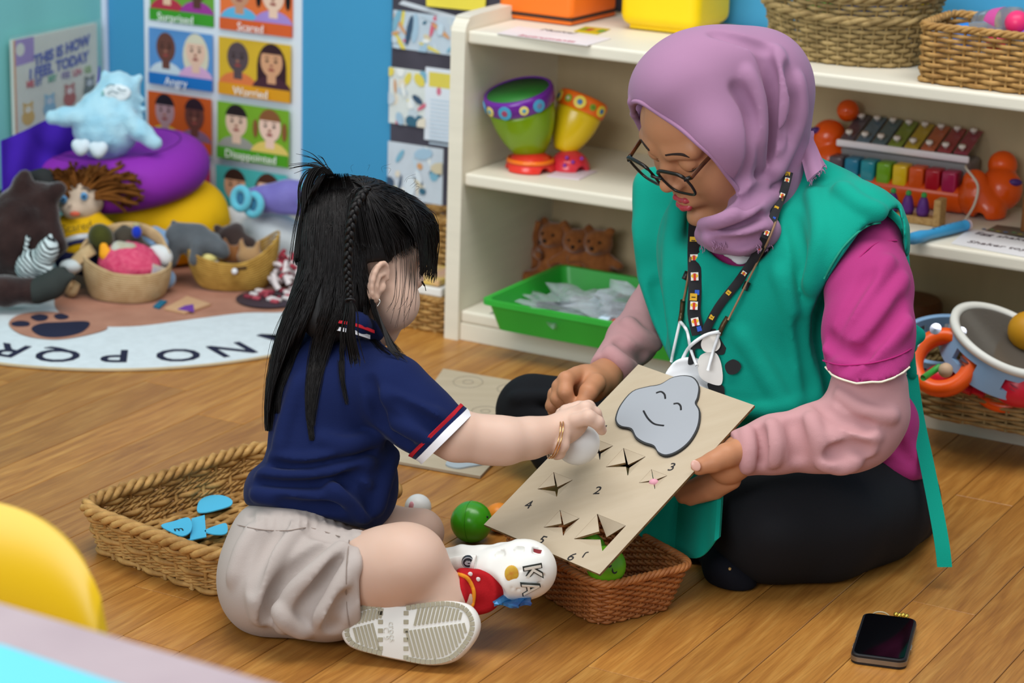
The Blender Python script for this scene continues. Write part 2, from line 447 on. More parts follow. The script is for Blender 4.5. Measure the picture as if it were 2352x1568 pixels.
# flat print: coloured shapes laid on a board in its own plane
def disc(cx, cy, rx, ry=None, n=20, a0=0, a1=2*math.pi, ang=0):
    ry = rx if ry is None else ry; t = np.linspace(a0, a1, n, endpoint=abs(a1-a0) < 6.28)
    p = np.stack([rx*np.cos(t), ry*np.sin(t)], 1); c, s = math.cos(ang), math.sin(ang)
    return p@np.array([[c, s], [-s, c]])+(cx, cy)
def rect(x0, y0, x1, y1): return np.array([(x0, y0), (x1, y0), (x1, y1), (x0, y1)])
class Print:
    """layers of coloured polygons, each a hair in front of the last, as one mesh"""
    def __init__(s, m, step=.00012, z0=.0): s.m = m; s.V = []; s.F = []; s.I = []; s.mats = []; s.z = z0; s.st = step; s.clip = None
    def add(s, poly, hexc):
        mt = M('print_'+hexc.strip('#'), hexc, .5, .3, var=.03, vscale=20)
        if mt not in s.mats: s.mats.append(mt)
        p = np.asarray(poly, float)
        if s.clip is not None: p = clip_poly(p, s.clip)
        if len(p) < 3: return s
        s.z += s.st; k = len(s.V); s.V += [(a, b, s.z) for a, b in p]; s.F.append(tuple(range(k, k+len(p)))); s.I.append(s.mats.index(mt)); return s
    def done(s, name, parent): return obj(name, (tf(s.m, np.array(s.V)), s.F, s.I), s.mats, parent)
def clip_poly(p, r):
    for ax, lim, sg in ((0, r[0], 1), (1, r[1], 1), (0, r[2], -1), (1, r[3], -1)):
        q = []
        for i in range(len(p)):
            a, b = p[i], p[(i+1) % len(p)]; ia, ib = sg*(a[ax]-lim) >= 0, sg*(b[ax]-lim) >= 0
            if ia: q.append(a)
            if ia != ib: q.append(a+(b-a)*(lim-a[ax])/(b[ax]-a[ax]))
        p = np.array(q)
        if len(p) < 3: return p
    return p
def portrait(P, x, y, w, h, skin, hair, shirt, style=0, flip=1):
    """child's head and shoulders in the box x..x+w, y..y+h"""
    cx = x+w/2
    if style in (1, 3): P.add(disc(cx, y+h*.46, w*.40, h*.50), hair)
    if style == 3: P.add(rect(cx-w*.4, y, cx+w*.4, y+h*.5), hair)
    P.add(disc(cx, y-h*.1, w*.56, h*.36), shirt)
    P.add(rect(cx-w*.12, y+h*.1, cx+w*.12, y+h*.4), skin)
    P.add(disc(cx, y+h*.57, w*.30, h*.33), skin)
    if style in (0, 2): P.add(disc(cx, y+h*.62, w*.32, h*.33, a0=.25, a1=math.pi-.25), hair)
    if style in (1, 3): P.add(disc(cx, y+h*.64, w*.31, h*.28, a0=.35, a1=math.pi-.35), hair)
    if style == 2: P.add(disc(cx-w*.40, y+h*.5, w*.07, h*.2), hair); P.add(disc(cx+w*.40, y+h*.5, w*.07, h*.2), hair)
    for e in (-1, 1):
        P.add(disc(cx+e*w*.12, y+h*.58, w*.045, h*.03, 10), '#33241f')
        P.add(rect(cx+e*w*.12-w*.06, y+h*.65, cx+e*w*.12+w*.06, y+h*.67), '#33241f')
    P.add(disc(cx, y+h*.40, w*.09, h*.03, 10), '#9c4a44')
    P.add(disc(cx, y+h*.49, w*.05, h*.03, 10), '#a9705a')

def wall_m(x, y, off):          # print plane on the blue wall, origin at the pixel's place
    return frame(PL(x, y, WALL-DP*off, DP), LN, -DP)
# ---- feelings poster
o_ = PL(333, 0, WALL, DP)
po = empty('feelings_poster', o_*[1, 1, 0]+ZZ*.02-DP*.002, 'tall white poster of children\'s faces in coloured named squares on blue wall', 'poster')
def wc(x, y): q = PL(x, y, WALL, DP); return (q-o_)@LN, q[2]
s1 = wc(694, 200)[0]; z_bot = .03; ztop = o_[2]+.26
mP = frame(o_*[1, 1, 0]-DP*.003, LN, -DP); 
# local axes of mP: x along wall, y = up
mP = np.eye(4); mP[:3, 0] = LN; mP[:3, 1] = ZZ; mP[:3, 2] = -DP; mP[:3, 3] = o_*[1, 1, 0]
obj('sheet', prism(rect(0, z_bot, s1, ztop), .003, mP), M('poster_white', '#dfe6ee', .45, .4, var=.02), po)
c1 = (wc(348, 120)[0], wc(495, 120)[0]); c2 = (wc(510, 150)[0], wc(676, 150)[0])
zr = [(wc(347, 60)[1], wc(351, 189)[1])]
dz = zr[0][1]-wc(351, 205)[1]; hh = zr[0][0]-zr[0][1]
cells = [('Surprised', 'Scared', '#6aa63a', '#e8743a', '#3f9a2a', '#d9602c'), ('Angry', 'Worried', '#5b93cc', '#d9b02f', '#1f72bd', '#dd9a1e'),
         ('Frustrated', 'Disappointed', '#c9581f', '#79ab2c', '#cf5320', '#4d9b23'), ('Sad', 'Happy', '#b5305c', '#49b3b3', '#a02050', '#1f9a9a')]
kids = [[('#e8c0a0', '#8c5a2b', '#b83348', 0), ('#5b3a30', '#201614', '#a03a96', 0)], [('#c89070', '#2a2226', '#62b4dc', 0), ('#edc8b0', '#1c1618', '#a98cd0', 2)],
        [('#6a4238', '#2a1a1a', '#c8d8e0', 4), ('#e6bfa6', '#d8d2b8', '#d6a8cc', 1)], [('#5a4a4c', '#241c1e', '#dd7a44', 4), ('#d8a078', '#3a2226', '#4a2a34', 3)],
        [('#b08a90', '#241a24', '#d9b832', 0), ('#6a3c34', '#301c24', '#86607c', 0)], [('#e2c0a8', '#28201e', '#9a9a92', 0), ('#f0ccb8', '#8a5a34', '#e2c86a', 2)],
        [('#7a4a3c', '#2a1818', '#902048', 3), ('#8a5040', '#241414', '#a02a50', 0)], [('#e0a888', '#3a2420', '#3aa0a0', 0), ('#ecc2a8', '#4a2c24', '#d8d0c0', 1)]]
P = Print(mP, z0=.0031)
for i in range(4):
    zt = zr[0][0]+(1-i)*(hh+dz); zb = zt-hh
    for j, cc in enumerate((c1, c2)):
        nm, bgc, bnd = cells[i][j], cells[i][2+j], cells[i][4+j]
        dzz = -.004*0
        P.clip = (cc[0], zb, cc[1], zt); w = cc[1]-cc[0]; bh = hh*.21
        P.add(rect(cc[0], zb, cc[1], zt), bgc)
        for k in (0, 1):
            sk, ha, sh, st = kids[i*2+j][k]
            portrait(P, cc[0]+w*(.02+.47*k), zb+bh, w*.5, hh-bh+hh*.02, sk, ha, sh, st)
        P.add(rect(cc[0], zb, cc[1], zb+bh), bnd)
P.clip = None
P.done('print', po)
m_wt = M('print_white', '#f2f2ee', .5)
for i in range(4):
    zt = zr[0][0]+(1-i)*(hh+dz); zb = zt-hh
    for j, cc in enumerate((c1, c2)):
        m = mP.copy(); m[:3, 3] = tf(mP, [((cc[0]+cc[1])/2, zb+hh*.105, P.z+.0004)])[0]
        text('lettering', cells[i][j], .023, m, m_wt, po)

# ---- pin board of classroom photographs between poster and shelf
p0 = PL(903, 150, WALL, DP); ob = p0*[1, 1, 0]
bo = empty('pin_board', ob-DP*.002+ZZ*.02, 'dark pin board covered with classroom photographs beside the shelf', 'board')
mB = mP.copy(); mB[:3, 3] = ob; mB = mB.astype(float)
def bc(x, y): q = PL(x, y, WALL, DP); return (q-ob)@LN, q[2]
bw = .55
obj('panel', prism(rect(0, .02, bw, .86), .006, mB), M('charcoal_board', '#4a4650', .8, .2, var=.15, vscale=12), bo)
rb = random.Random(11)
def photo(x0, y0, x1, y1, base, tilt, seed, cols, name='photograph'):
    (a, b), (c, d) = bc(x0, y0), bc(x1, y1); w, h = c-a, b-d
    m = mB.copy(); Rm = np.eye(4); cs, sn = math.cos(tilt), math.sin(tilt); Rm[:2, :2] = [[cs, -sn], [sn, cs]]
    m[:3, 3] = tf(mB, [((a+c)/2, (b+d)/2, .0062+.0006*(seed % 3))])[0]; m = m@Rm
    o = obj(name, prism(rect(-w/2, -h/2, w/2, h/2), .0006, m), M('photo_'+base, base, .35, .5, var=.05, vscale=30), bo)
    Q = Print(m, z0=.0007); Q.clip = (-w/2, -h/2, w/2, h/2); rg = random.Random(seed)
    for i in range(26):
        Q.add(disc(rg.uniform(-w/2, w/2), rg.uniform(-h/2, h/2), rg.uniform(.02, .2)*w, rg.uniform(.02, .14)*h, 9, ang=rg.uniform(0, 3)), rg.choice(cols))
    Q.done('print', o)
pal = ['#dfe6ec', '#c8d8e4', '#7fb2c8', '#3d6a80', '#40566e', '#e8dcc8', '#d8c8a8', '#e6d25a', '#d86a80', '#a8c4d8', '#f0f0ec', '#d8a070', '#c9d4dc', '#eceae4']
photo(908, 22, 1075, 130, '#c4d0dc', -.01, 1, pal)
photo(900, 152, 983, 292, '#dfe2de', 0, 2, pal)
photo(896, 322, 1020, 470, '#cfd6de', 0, 4, pal)
photo(890, 480, 1020, 600, '#dcd0d8', 0, 5, pal+['#d8a8bc', '#e0b8c8'])
(a, b), (c, d) = bc(983, 152), bc(1060, 330)
pg = obj('notice', prism(rect(a, d, c, b), .001, mB, .0075), M('notice_white', '#e4e8f0', .5), bo)
Q = Print(mB, z0=.0086); Q.add(rect(a+.008, b-.036, c, b-.008), '#e2cf5a'); Q.add(disc(a+.03, b-.043, .005, .008), '#d87890')
for i in range(12): Q.add(rect(a+.012, b-.062-.0075*i, c, b-.059-.0075*i), '#c6d6e4')
Q.done('print', pg)
(a, b), (c, d) = bc(905, 4), bc(1075, 20)
Q = Print(mB, z0=.007); Q.add(np.array([bc(920, 8), bc(1075, 52), bc(1075, 42), bc(930, 0)])[::-1], '#d4d8e0'); Q.done('paper_strip', bo)
(a, b), (c, d) = bc(987, -60), bc(1124, 22)
obj('yellow_card', prism(np.array([bc(987, -60), bc(988, 12), bc(1122, 25), bc(1128, -50)])[:, :], .002, mB, .012), M('card_yellow', '#f4de4e', .5), bo)
# ================================================================ low classroom shelf
m_sh = M('cream_maple', '#e2dccb', .5, .35, var=.035, vscale=5, stretch=(1, 1, 9), bump=.04, bscale=40)
SL = 1.22; TP = .0275
sb = empty('shelf_unit', A0, 'long cream wooden classroom shelf with three levels behind the two people', 'shelf')
mS = np.eye(4); mS[:3, 0] = LN; mS[:3, 1] = DP; mS[:3, 2] = ZZ; mS[:3, 3] = A0
def sS(x, y, z): return tf(mS, [(x, y, z)])[0]
def spx(x, y, z):   # shelf coordinates of a pixel on level z
    q = Fl(x, y, z)-A0; return q@LN, q@DP
def endpanel(x):
    pr = [(0, 0), (SH_D, 0), (SH_D, .566), (.05, .566), (.012, .558), (0, .54)]
    pr = smooth_path(pr[2:], 4).tolist(); pr = [(0, 0), (SH_D, 0)]+pr
    m = np.eye(4); m[:3, 0] = DP; m[:3, 1] = ZZ; m[:3, 2] = LN; m[:3, 3] = A0+LN*x
    g = prism(pr, TP, m)
    return g
obj('end_panel', endpanel(0), m_sh, sb); obj('end_panel', endpanel(SL), m_sh, sb)
for z, y0 in ((.5426, .004), (.2975, .004), (.0535, .004)):
    th = .0225
    obj('shelf_board', xf(box(((SL+TP)/2, (SH_D+y0)/2-.0, z-th/2), (SL-TP-.001, SH_D-y0-.006, th), .005, 3), mS), m_sh, sb)
obj('plinth', xf(box(((SL+TP)/2, .016, .0155), (SL-TP-.001, .018, .031), .001), mS), m_sh, sb)
obj('back_panel', xf(box(((SL+TP)/2, SH_D-.004, .275), (SL-TP, .006, .54)), mS), M('shaded_tan_back', '#bfab88', .6, .3, var=.04, vscale=4, stretch=(8, 8, 1)), sb)  # tan back panel, toned darker so shade inside the shelf sits in its colour
# ================================================================ woven baskets
m_wk = M('wicker_straw', '#c2985a', .6, .3, hex2='#8f6734', vscale=45, bump=.3, bscale=300)
m_wk2 = M('wicker_red_brown', '#b3723c', .5, .4, hex2='#8a4e24', vscale=40, bump=.3, bscale=300)
m_wk3 = M('wicker_grey_straw', '#b49a68', .7, .2, hex2='#7d6842', vscale=45, bump=.3, bscale=300)
def contour(a, b, p, n):
    t = np.linspace(0, 2*math.pi, 2000, endpoint=False); c, s = np.cos(t), np.sin(t)
    P = np.stack([a*np.sign(c)*np.abs(c)**(2/p), b*np.sign(s)*np.abs(s)**(2/p)], 1)
    d = np.r_[0, np.cumsum(np.linalg.norm(np.diff(np.r_[P, P[:1]], axis=0), axis=1))]; L_ = d[-1]
    u = np.linspace(0, L_, n, endpoint=False); Pc = np.r_[P, P[:1]]
    return np.stack([np.interp(u, d, Pc[:, 0]), np.interp(u, d, Pc[:, 1])], 1), L_
def onormal(P):
    T = np.roll(P, -1, 0)-np.roll(P, 1, 0); T /= np.linalg.norm(T, axis=1, keepdims=True); return np.stack([T[:, 1], -T[:, 0]], 1)
def basket(name, label, m, a, b, h, taper=.85, p=5, rows=9, stakes=44, sr=.0035, mat=None, rim=3, rimr=.007, group=None, lift=None, twine=(), basew=True, band=None, cat='basket', amp=.9):
    """m: frame at the middle of the base; a, b: half sizes at the rim; lift(s)->extra height of the wall top"""
    mat = mat or m_wk; E_ = empty(name, m[:3, 3], label, cat, group)
    n = stakes*4; C1, L_ = contour(1, b/a, p, n); C1 *= a
    nr = onormal(C1); ph = np.arange(n)/4*math.pi
    lf = np.array([lift(C1[i, 0]/a, C1[i, 1]/b) for i in range(n)]) if lift else np.zeros(n)
    def ring(u): return C1*(taper+(1-taper)*u), u*(h+lf)
    G = []
    for r in range(rows):
        u = (r+.6)/rows; P, z = ring(u); off = sr*amp*np.cos(ph+r*math.pi)
        if r in twine:
            for k in (0, 1, 2):
                a_ = np.arange(n)*.9+k*2*math.pi/3
                G.append(tube(np.c_[P+nr*(sr*.55*np.cos(a_))[:, None], z+sr*.55*np.sin(a_)], sr*.5, 5, True))
        else: G.append(tube(np.c_[P+nr*off[:, None], z], sr*np.ones(n), 6, True, flat=1.0))
    V, F = join(*G); obj('weave', (tf(m, V), F), mat, E_, smooth=True, kind='stuff')
    G = []
    for k in range(stakes):
        i = k*4; q = [np.r_[ring(u)[0][i], ring(u)[1][i]] for u in (0, .5, 1.0)]; G.append(tube(q, sr*.75, 5))
    V, F = join(*G); obj('stakes', (tf(m, V), F), mat, E_, smooth=True, kind='stuff')
    P, z = ring(1.0); nn = n*2; Pd, _ = contour(1, b/a, p, nn); Pd *= a; nrd = onormal(Pd)
    zz = np.interp(np.arange(nn)/2, np.arange(n+1), np.r_[z, z[0]])
    turns = round(L_*a/(rimr*7)); G = []
    for k in range(rim):
        an = np.arange(nn)/nn*2*math.pi*turns+k*2*math.pi/rim
        G.append(tube(np.c_[Pd+nrd*(rimr*.75*np.cos(an))[:, None], zz+rimr*.6*np.sin(an)], rimr*.62, 6, True))
    V, F = join(*G); obj('rim', (tf(m, V), F), mat, E_, smooth=True)
    if band is not None:
        P, z = ring(band); Pb = C1*(taper+(1-taper)*band); G = []
        for k in range(2):
            an = np.arange(n)/n*2*math.pi*turns+k*math.pi; G.append(tube(np.c_[Pb+nr*(sr*1.2+rimr*.4*np.cos(an))[:, None], z+rimr*.4*np.sin(an)], rimr*.5, 6, True))
        V, F = join(*G); obj('band', (tf(m, V), F), mat, E_, smooth=True)
    G = []; Pb = C1*taper; A_, B_ = a*taper, b*taper
    if basew:
        k = int(2*B_/(sr*2.1))
        for i in range(k):
            y = -B_+(i+.5)*2*B_/k; xl = A_*(1-min(.999, abs(y)/B_)**p)**(1/p); x = np.linspace(-xl, xl, 24)
            G.append(tube(np.c_[x, np.full(24, y), sr+sr*.6*np.sin(x/A_*14+i*math.pi)], sr, 5))
        for x in np.linspace(-A_*.9, A_*.9, 12): yl_ = B_*.97*(1-(abs(x)/A_)**p)**(1/p); G.append(tube([(x, -yl_, sr), (x, yl_, sr)], sr*.8, 5))
        V, F = join(*G); obj('base', (tf(m, V), F), mat, E_, smooth=True, kind='stuff')
    return E_
def fr(o, xd=LN): return frame(np.asarray(o, float), xd, ZZ)
# ================================================================ things on the shelf
Z1, Z2, Z3 = .543, .298, .054
def rbox_geo(w, d, h, r, seg=4):
    return box((0, 0, h/2), (w, d, h), r, seg)
# ---- storage tubs on top
def tub(name, label, pn, w, d, h, ang, hexc, r, trim, rows=()):
    c = Fl(pn[0], pn[1], Z1+.001); m = frame(c, rotz(ang)@LN, ZZ); 
    o3 = tf(m, [(-w/2, d/2, 0)])[0]; m[:3, 3] = o3
    E_ = empty(name, o3, label, 'storage box')
    mt = M(name+'_plastic', hexc, .45, .45, var=.03)
    obj('tub', xf(box((0, 0, h/2+.006), (w, d, h), r, 5), m), mt, E_, smooth=True)
    if trim:
        obj('trim_band', xf(box((0, 0, .010), (w+.002, d+.002, .005), .002), m), M('black_rubber', '#26221f', .5), E_)
        obj('foot_rim', xf(box((0, 0, .004), (w-.004, d-.004, .008), .003), m), mt, E_)
    else: obj('foot_rim', xf(box((0, 0, .004), (w-.03, d-.03, .008), .003), m), mt, E_)
    obj('lid', xf(box((0, 0, h+.01), (w+.008, d+.008, .014), .006, 3), m), mt, E_, smooth=True)
    return E_
tub('orange_storage_tub', 'bright orange storage tub with black band at left end of shelf top', (1312, 60), .15, .16, .13, -.05, '#f4771f', .012, True)
tub('yellow_storage_tub', 'bright yellow storage tub beside the orange tub on shelf top', (1600, 86), .148, .15, .13, .02, '#f6d002', .02, False)
# ---- cards
def card(name, label, pts, z, hexc, th=.0012, cat='card'):
    V = [Fl(x, y, z+th) for x, y in pts]; c = np.mean(V, 0); n = len(V)
    v = np.array(V+[p-ZZ*th for p in V]); f = [tuple(range(n)), tuple(range(2*n-1, n-1, -1))]+[(i, n+i, n+(i+1) % n, (i+1) % n) for i in range(n)]
    o = obj(name, (v, [q[::-1] for q in f]), M(name+hexc, hexc, .5), None); return prop(o, label, cat)
m_ink = M('ink_grey', '#5a4a50', .7); m_ink2 = M('ink_pink', '#c86a78', .7); m_black = M('ink_black', '#1c1a1c', .6)
def write_on(o, body, xy, z, size, mat, ang=0, d=None, shear=.15, name='lettering'):
    c = Fl(xy[0], xy[1], z); m = frame(c, rotz(ang)@(LN if d is None else d), ZZ); return text(name, body, size, m, mat, o, .0002, shear=shear)
cm = card('shelf_label_card', 'white handwritten label card lying in front of the orange tub', [(1142, 76), (1349, 104), (1404, 88), (1190, 60)], Z1, '#e6dede')
write_on(cm, 'Musical', (1282, 72), Z1+.0016, .022, m_ink); write_on(cm, 'Instruments', (1256, 88), Z1+.0016, .022, m_ink2)
cs = card('colour_strip_card', 'small green red and yellow striped card under the orange tub', [(1318, 71), (1372, 78), (1402, 66), (1345, 60)], Z1, '#c8b020')
mcs = frame(Fl(1360, 69, Z1+.0014), LN, ZZ); Q = Print(mcs)
for i, h_ in enumerate(['#6a9a30', '#b83a40', '#d8b02a', '#50a050']): Q.add(rect(-.02+.011*i, -.011, -.011+.011*i, .013), h_)
Q.done('print', cs)
ce = card('egg_shaker_label_card', 'white handwritten label card on the middle shelf by the blue recorder', [(2185, 558), (2380, 594), (2420, 555), (2225, 524)], Z2, '#e2e2e6')
write_on(ce, 'Egg shakers', (2312, 545), Z2+.0016, .022, m_ink); write_on(ce, 'Shaker toys', (2296, 565), Z2+.0016, .022, m_ink)
dm = card('patterned_mat', 'dark grey patterned mat behind the handwritten card on middle shelf', [(2262, 530), (2420, 560), (2440, 535), (2290, 516)], Z2, '#6a6458', cat='mat')
Q = Print(frame(Fl(2330, 536, Z2+.0014), LN, ZZ))
for i in range(9): Q.add(disc(-.05+.012*i, .004*math.sin(i*2), .004), ['#5a80a8', '#6a9a68', '#a8a04a'][i % 3])
Q.done('print', dm)
pb = card('toy_base_paper', 'white and pink paper under the toy bongo drums', [(1255, 404), (1330, 412), (1372, 392), (1290, 386)], Z2, '#e2d4de', cat='paper')

# ---- oval basket and its balls
c = Fl(1918, 148, Z1); mo = fr(c+DP*.085-LN*.012)
basket('oval_wicker_basket', 'large oval wicker basket with plaited rim on the shelf top behind the woman', mo, .150, .108, .105, .80, 2.2, 15, 40, .0036, m_wk3, 3, .009,
       lift=lambda x, y: .018*abs(x)**2-.006*x-.008*y, band=.66)
obj_ = obj('ball', xf(ball((.035, .0, .098), .062, 32, 24), mo), M('glossy_blue_ball', '#1450a0', .25, .6, hex2='#0f6ab0', vscale=7), smooth=True); prop(obj_, 'glossy dark blue ball in the oval wicker basket', 'ball')
for (x, y, z, r, h_, lb) in ((-.03, .03, .098, .036, '#e8c812', 'yellow ball left of the blue ball in oval basket'), (.106, .025, .10, .030, '#dcc016', 'yellow ball right of the blue ball in oval basket'), (-.045, -.03, .088, .026, '#8ac860', 'small pale green ball at the front of the oval basket')):
    o = obj('ball', xf(ball((x, y, z), r), mo), M('ball_'+h_, h_, .4), smooth=True); prop(o, lb, 'ball')
# ---- square basket with plastic bottles
c = Fl(2108, 188, Z1); ms = fr(c+LN*.105+DP*.075)
basket('square_wicker_basket', 'honey coloured rectangular wicker basket at right end of shelf top', ms, .108, .078, .088, .985, 9, 11, 30, .0037, m_wk, 3, .0055, basew=True)
m_clear = M('clear_plastic', '#e4ecf4', .12, .6, trans=.85, ior=1.3, var=.01)
m_cap = M('bottle_label_blue', '#2a78c8', .5)
bs = [(-.055, -.02, .062, 20, '#2a78c8', 'clear plastic bottle with a blue label at front of square basket'), (-.012, .03, .085, -30, '#c84a90', 'clear plastic bottle with a pink label in square basket'), (.05, -.01, .065, 80, '#7a50b0', 'clear plastic bottle with a violet label in square basket')]
for (x, y, z, a_, h_, lb) in bs:
    E_ = empty('plastic_bottle', tf(ms, [(x, y, z)])[0], lb, 'bottle', 'bottles in the square basket')
    q = ms@np.array(Matrix.Translation((x, y, z))@Matrix.Rotation(math.radians(a_), 4, 'Z')@Matrix.Rotation(math.radians(90-14), 4, 'Y'))
    obj('bottle_body', xf(lathe([(0, -.05), (.022, -.05), (.026, -.045), (.026, .02), (.024, .035), (.010, .052), (.010, .06), (0, .06)], 24), q), m_clear, E_, smooth=True)
    obj('label_band', xf(lathe([(.0264, -.015), (.0268, -.012), (.0268, .008), (.0264, .011)], 24, False), q), M('lb'+h_, h_, .5), E_, smooth=True)
for i, (x, y, z, h_) in enumerate([(.005, -.035, .066, '#d81e50'), (.082, -.03, .064, '#c81e48'), (.06, .035, .085, '#3a9a60'), (.09, .03, .07, '#6050b0'), (.02, .0, .095, '#e0306a')]):
    o = obj('ball', xf(ball((x, y, z), .019, 20, 14), ms), M('ballm'+h_, h_, .35), smooth=True); prop(o, ['red', 'dark red', 'green', 'violet', 'pink'][i]+' plastic ball among the bottles in square basket', 'ball')

# ---- toy bongo drums
bb = Fl(1216, 400, Z2); mbg = fr(bb+DP*.03+LN*.0)
bon = empty('toy_bongo_drums', mbg[:3, 3], 'green and yellow plastic toy bongo drums on a red base', 'toy drum')
def drum(base, axis, h, r0, r1, bandh, hb, hband, htop, discs, xaxis):
    ax = norm(axis); x = norm(np.cross(np.cross(ax, xaxis), ax)); y = np.cross(ax, x); m = np.eye(4); m[:3, 0] = x; m[:3, 1] = y; m[:3, 2] = ax; m[:3, 3] = base
    t = np.linspace(0, 1, 14); pr = [(r0*(.55)+(r1*.94-r0*.55)*np.sin(u*math.pi/2)**.85, u*(h-bandh)) for u in t]
    b_ = obj('shell', xf(lathe([(0, 0)]+pr, 40), m), M('toy'+hb, hb, .25, .6), bon, smooth=True)
    bn = obj('band', xf(lathe([(r1*.93, h-bandh), (r1, h-bandh+.004), (r1*1.03, h-.006), (r1*1.0, h), (r1*.93, h+.002), (r1*.90, h-.002), (0, h-.002)], 40, False), m), M('toy'+hband, hband, .25, .6), bon, smooth=True)
    obj('drum_head', xf(lathe([(0, h+.0), (r1*.90, h+.0), (r1*.90, h-.004)], 40, False), m), M('toy'+htop, htop, .5), bon, smooth=True)
    for i, (an, rad, c1_, c2_) in enumerate(discs):
        p = V3(math.cos(an)*r1*1.012, math.sin(an)*r1*1.012, h-bandh*.52); q = frame(tf(m, [p])[0], m[:3, :3]@V3(-math.sin(an), math.cos(an), 0), m[:3, :3]@V3(math.cos(an), math.sin(an), 0))
        d1 = obj('badge', xf(lathe([(rad, 0), (rad, .0018), (0, .0024)], 16), q), M('toy'+c1_, c1_, .4), bn)
        obj('badge_spot', xf(lathe([(rad*.45, .002), (rad*.45, .003), (0, .0032)], 10), q), M('toy'+c2_, c2_, .4), bn)
wD = px(bb)[2]+.03
p1 = W(1222, 352, wD+.01); ax1 = W(1191, 215, wD-.040)-p1
fd = -DP*.75-LN*.35
ang0 = lambda x, ax: 0
drum(p1, ax1, np.linalg.norm(ax1)+.006, .045, .060, .029, '#7ca30c', '#6a1f96', '#2e7a30',
     [(a_, r_, c1_, c2_) for a_, r_, c1_, c2_ in ((-.95, .008, '#e8d878', '#5aa0c0'), (-.5, .011, '#4aa8d0', '#7a80a8'), (-.05, .009, '#e8d878', '#5aa0c0'), (.5, .012, '#4aa8d0', '#a84868'), (1.05, .008, '#e8d878', '#5aa0c0'), (1.5, .011, '#4aa8d0', '#7a80a8'))], fd)
p2 = W(1293, 348, wD+.02); ax2 = W(1343, 225, wD+.02)-p2
drum(p2, ax2, np.linalg.norm(ax2), .03, .0435, .027, '#ecc818', '#ef6c14', '#e88020',
     [(-.9, .011, '#f0d848', '#3a78b0'), (-.3, .007, '#8aa830', '#d8c8b0'), (.2, .011, '#f0d848', '#3a78b0'), (.75, .006, '#8aa830', '#609030'), (1.2, .010, '#f0d848', '#3a78b0')], -DP+LN*.1)
def footdome(c, r, h, hexc, nm, band):
    g = Soft(c+V3(-r-.01, -r-.01, -.012), c+V3(r+.01, r+.01, h+.02), .0022)
    g.ell(c, (r, r, h), k=0); g.cut(c, -ZZ)
    for a_ in (1.2, 3.3, 5.4): d_ = rotz(a_)@(-DP); g.cap(c+d_*r*.6-ZZ*.002, c+d_*r*1.3-ZZ*.002, .012, .012, .003, '-')
    b_ = obj(nm, g.geo(), M('toy'+hexc, hexc, .22, .6), bon, smooth=True)
    if band: obj('foot_band', (lambda v: (v[0]+c, v[1]))(lathe([(r*.93, h*.42), (r*.965, h*.44), (r*.9, h*.62), (r*.86, h*.6)], 40, False)), M('toyorange_f', '#f07418', .25, .6), bon, smooth=True)
footdome(W(1218, 392, wD+.005)*[1, 1, 0]+ZZ*Z2, .044, .036, '#de3426', 'foot', True)
footdome(W(1308, 390, wD+.02)*[1, 1, 0]+ZZ*Z2, .036, .034, '#d8303e', 'foot', False)
for x_, y_ in ((1302, 362), (1316, 372), (1336, 364), (1297, 380)): obj('spot', ball(W(x_, y_, wD-.016), .0035, 10, 8), M('toypurple', '#8a3aa0', .4), bon, smooth=True)

# ---- toy xylophone
xs, xy0 = spx(2232, 500, Z2); mX = mS.copy(); mX[:3, 3] = sS(xs, xy0, Z2)
xyl = empty('toy_xylophone', mX[:3, 3], 'orange plastic toy xylophone with rainbow bars and piano keys', 'toy xylophone')
m_or = M('toy_orange', '#ea5408', .25, .6)
Lx = .27
obj('body', xf(box((-Lx/2-.012, .057, .022), (Lx, .112, .042), .014, 4), mX), m_or, xyl, smooth=True)
kc = ['#5a4a52', '#1c7a9c', '#1e90a0', '#74a812', '#f0c218', '#e8581a', '#b81226', '#b02050']
bc_ = ['#5a5058', '#5a7080', '#566a70', '#7a8a34', '#b89a30', '#b86040', '#9a3a40', '#903848']
for i in range(8):
    x = -.243+i*.0282
    obj('piano_key', xf(box((x, .020, .050), (.0248, .034, .038), .004, 3), mX), M('toykey'+kc[i], kc[i], .2, .6), xyl, smooth=True)
    mb = mX@np.array(Matrix.Translation((x+.004, .078, .106))@Matrix.Rotation(math.radians(20), 4, 'X'))
    bar = obj('metal_bar', xf(box((0, 0, 0), (.0245, .088-.0015*i, .004), .0015), mb), M('toybar'+bc_[i], bc_[i], .25, .6, coat=.5), xyl)
    for yy in (-.029, .027): obj('peg', xf(lathe([(.003, 0), (.003, .005), (.006, .006), (.006, .010), (0, .011)], 12), mb@np.array(Matrix.Translation((0, yy, .001)))), M('peg_white', '#e6d8d0', .4), bar, smooth=True)
obj('rail', xf(box((-.140, .036, .086), (.232, .006, .012), .003, 3), mX), M('rail_white', '#e8dce0', .4), xyl, smooth=True)
obj('bar_stand', xf(box((-.140, .078, .062), (.226, .066, .036), .008, 3), mX), M('stand_grey', '#8a8484', .5), xyl, smooth=True)
def xend(nm, parts, feet):
    P_ = [tf(mX, [q])[0] for q, r in parts]; g = Soft.around(P_, .06, .003)
    for q, r in zip(P_, parts): g.ell(q, r[1], k=.006)
    g.cut(mX[:3, 3]+ZZ*.001, -ZZ)
    if feet: g.cap(tf(mX, [(.014, -.06, .002)])[0], tf(mX, [(.014, .1, .002)])[0], .010, .010, .002, '-')
    return obj(nm, g.geo(), m_or, xyl, smooth=True)
xend('caterpillar_head', [((.0, .022, .03), .034), ((.028, .05, .042), .036), ((.022, .07, .078), .024), ((-.004, .012, .058), .02), ((.02, .02, .012), .03)], True)
xend('caterpillar_tail', [((-.285, .075, .085), .03), ((-.262, .095, .13), .019), ((-.27, .06, .05), .03)], False)
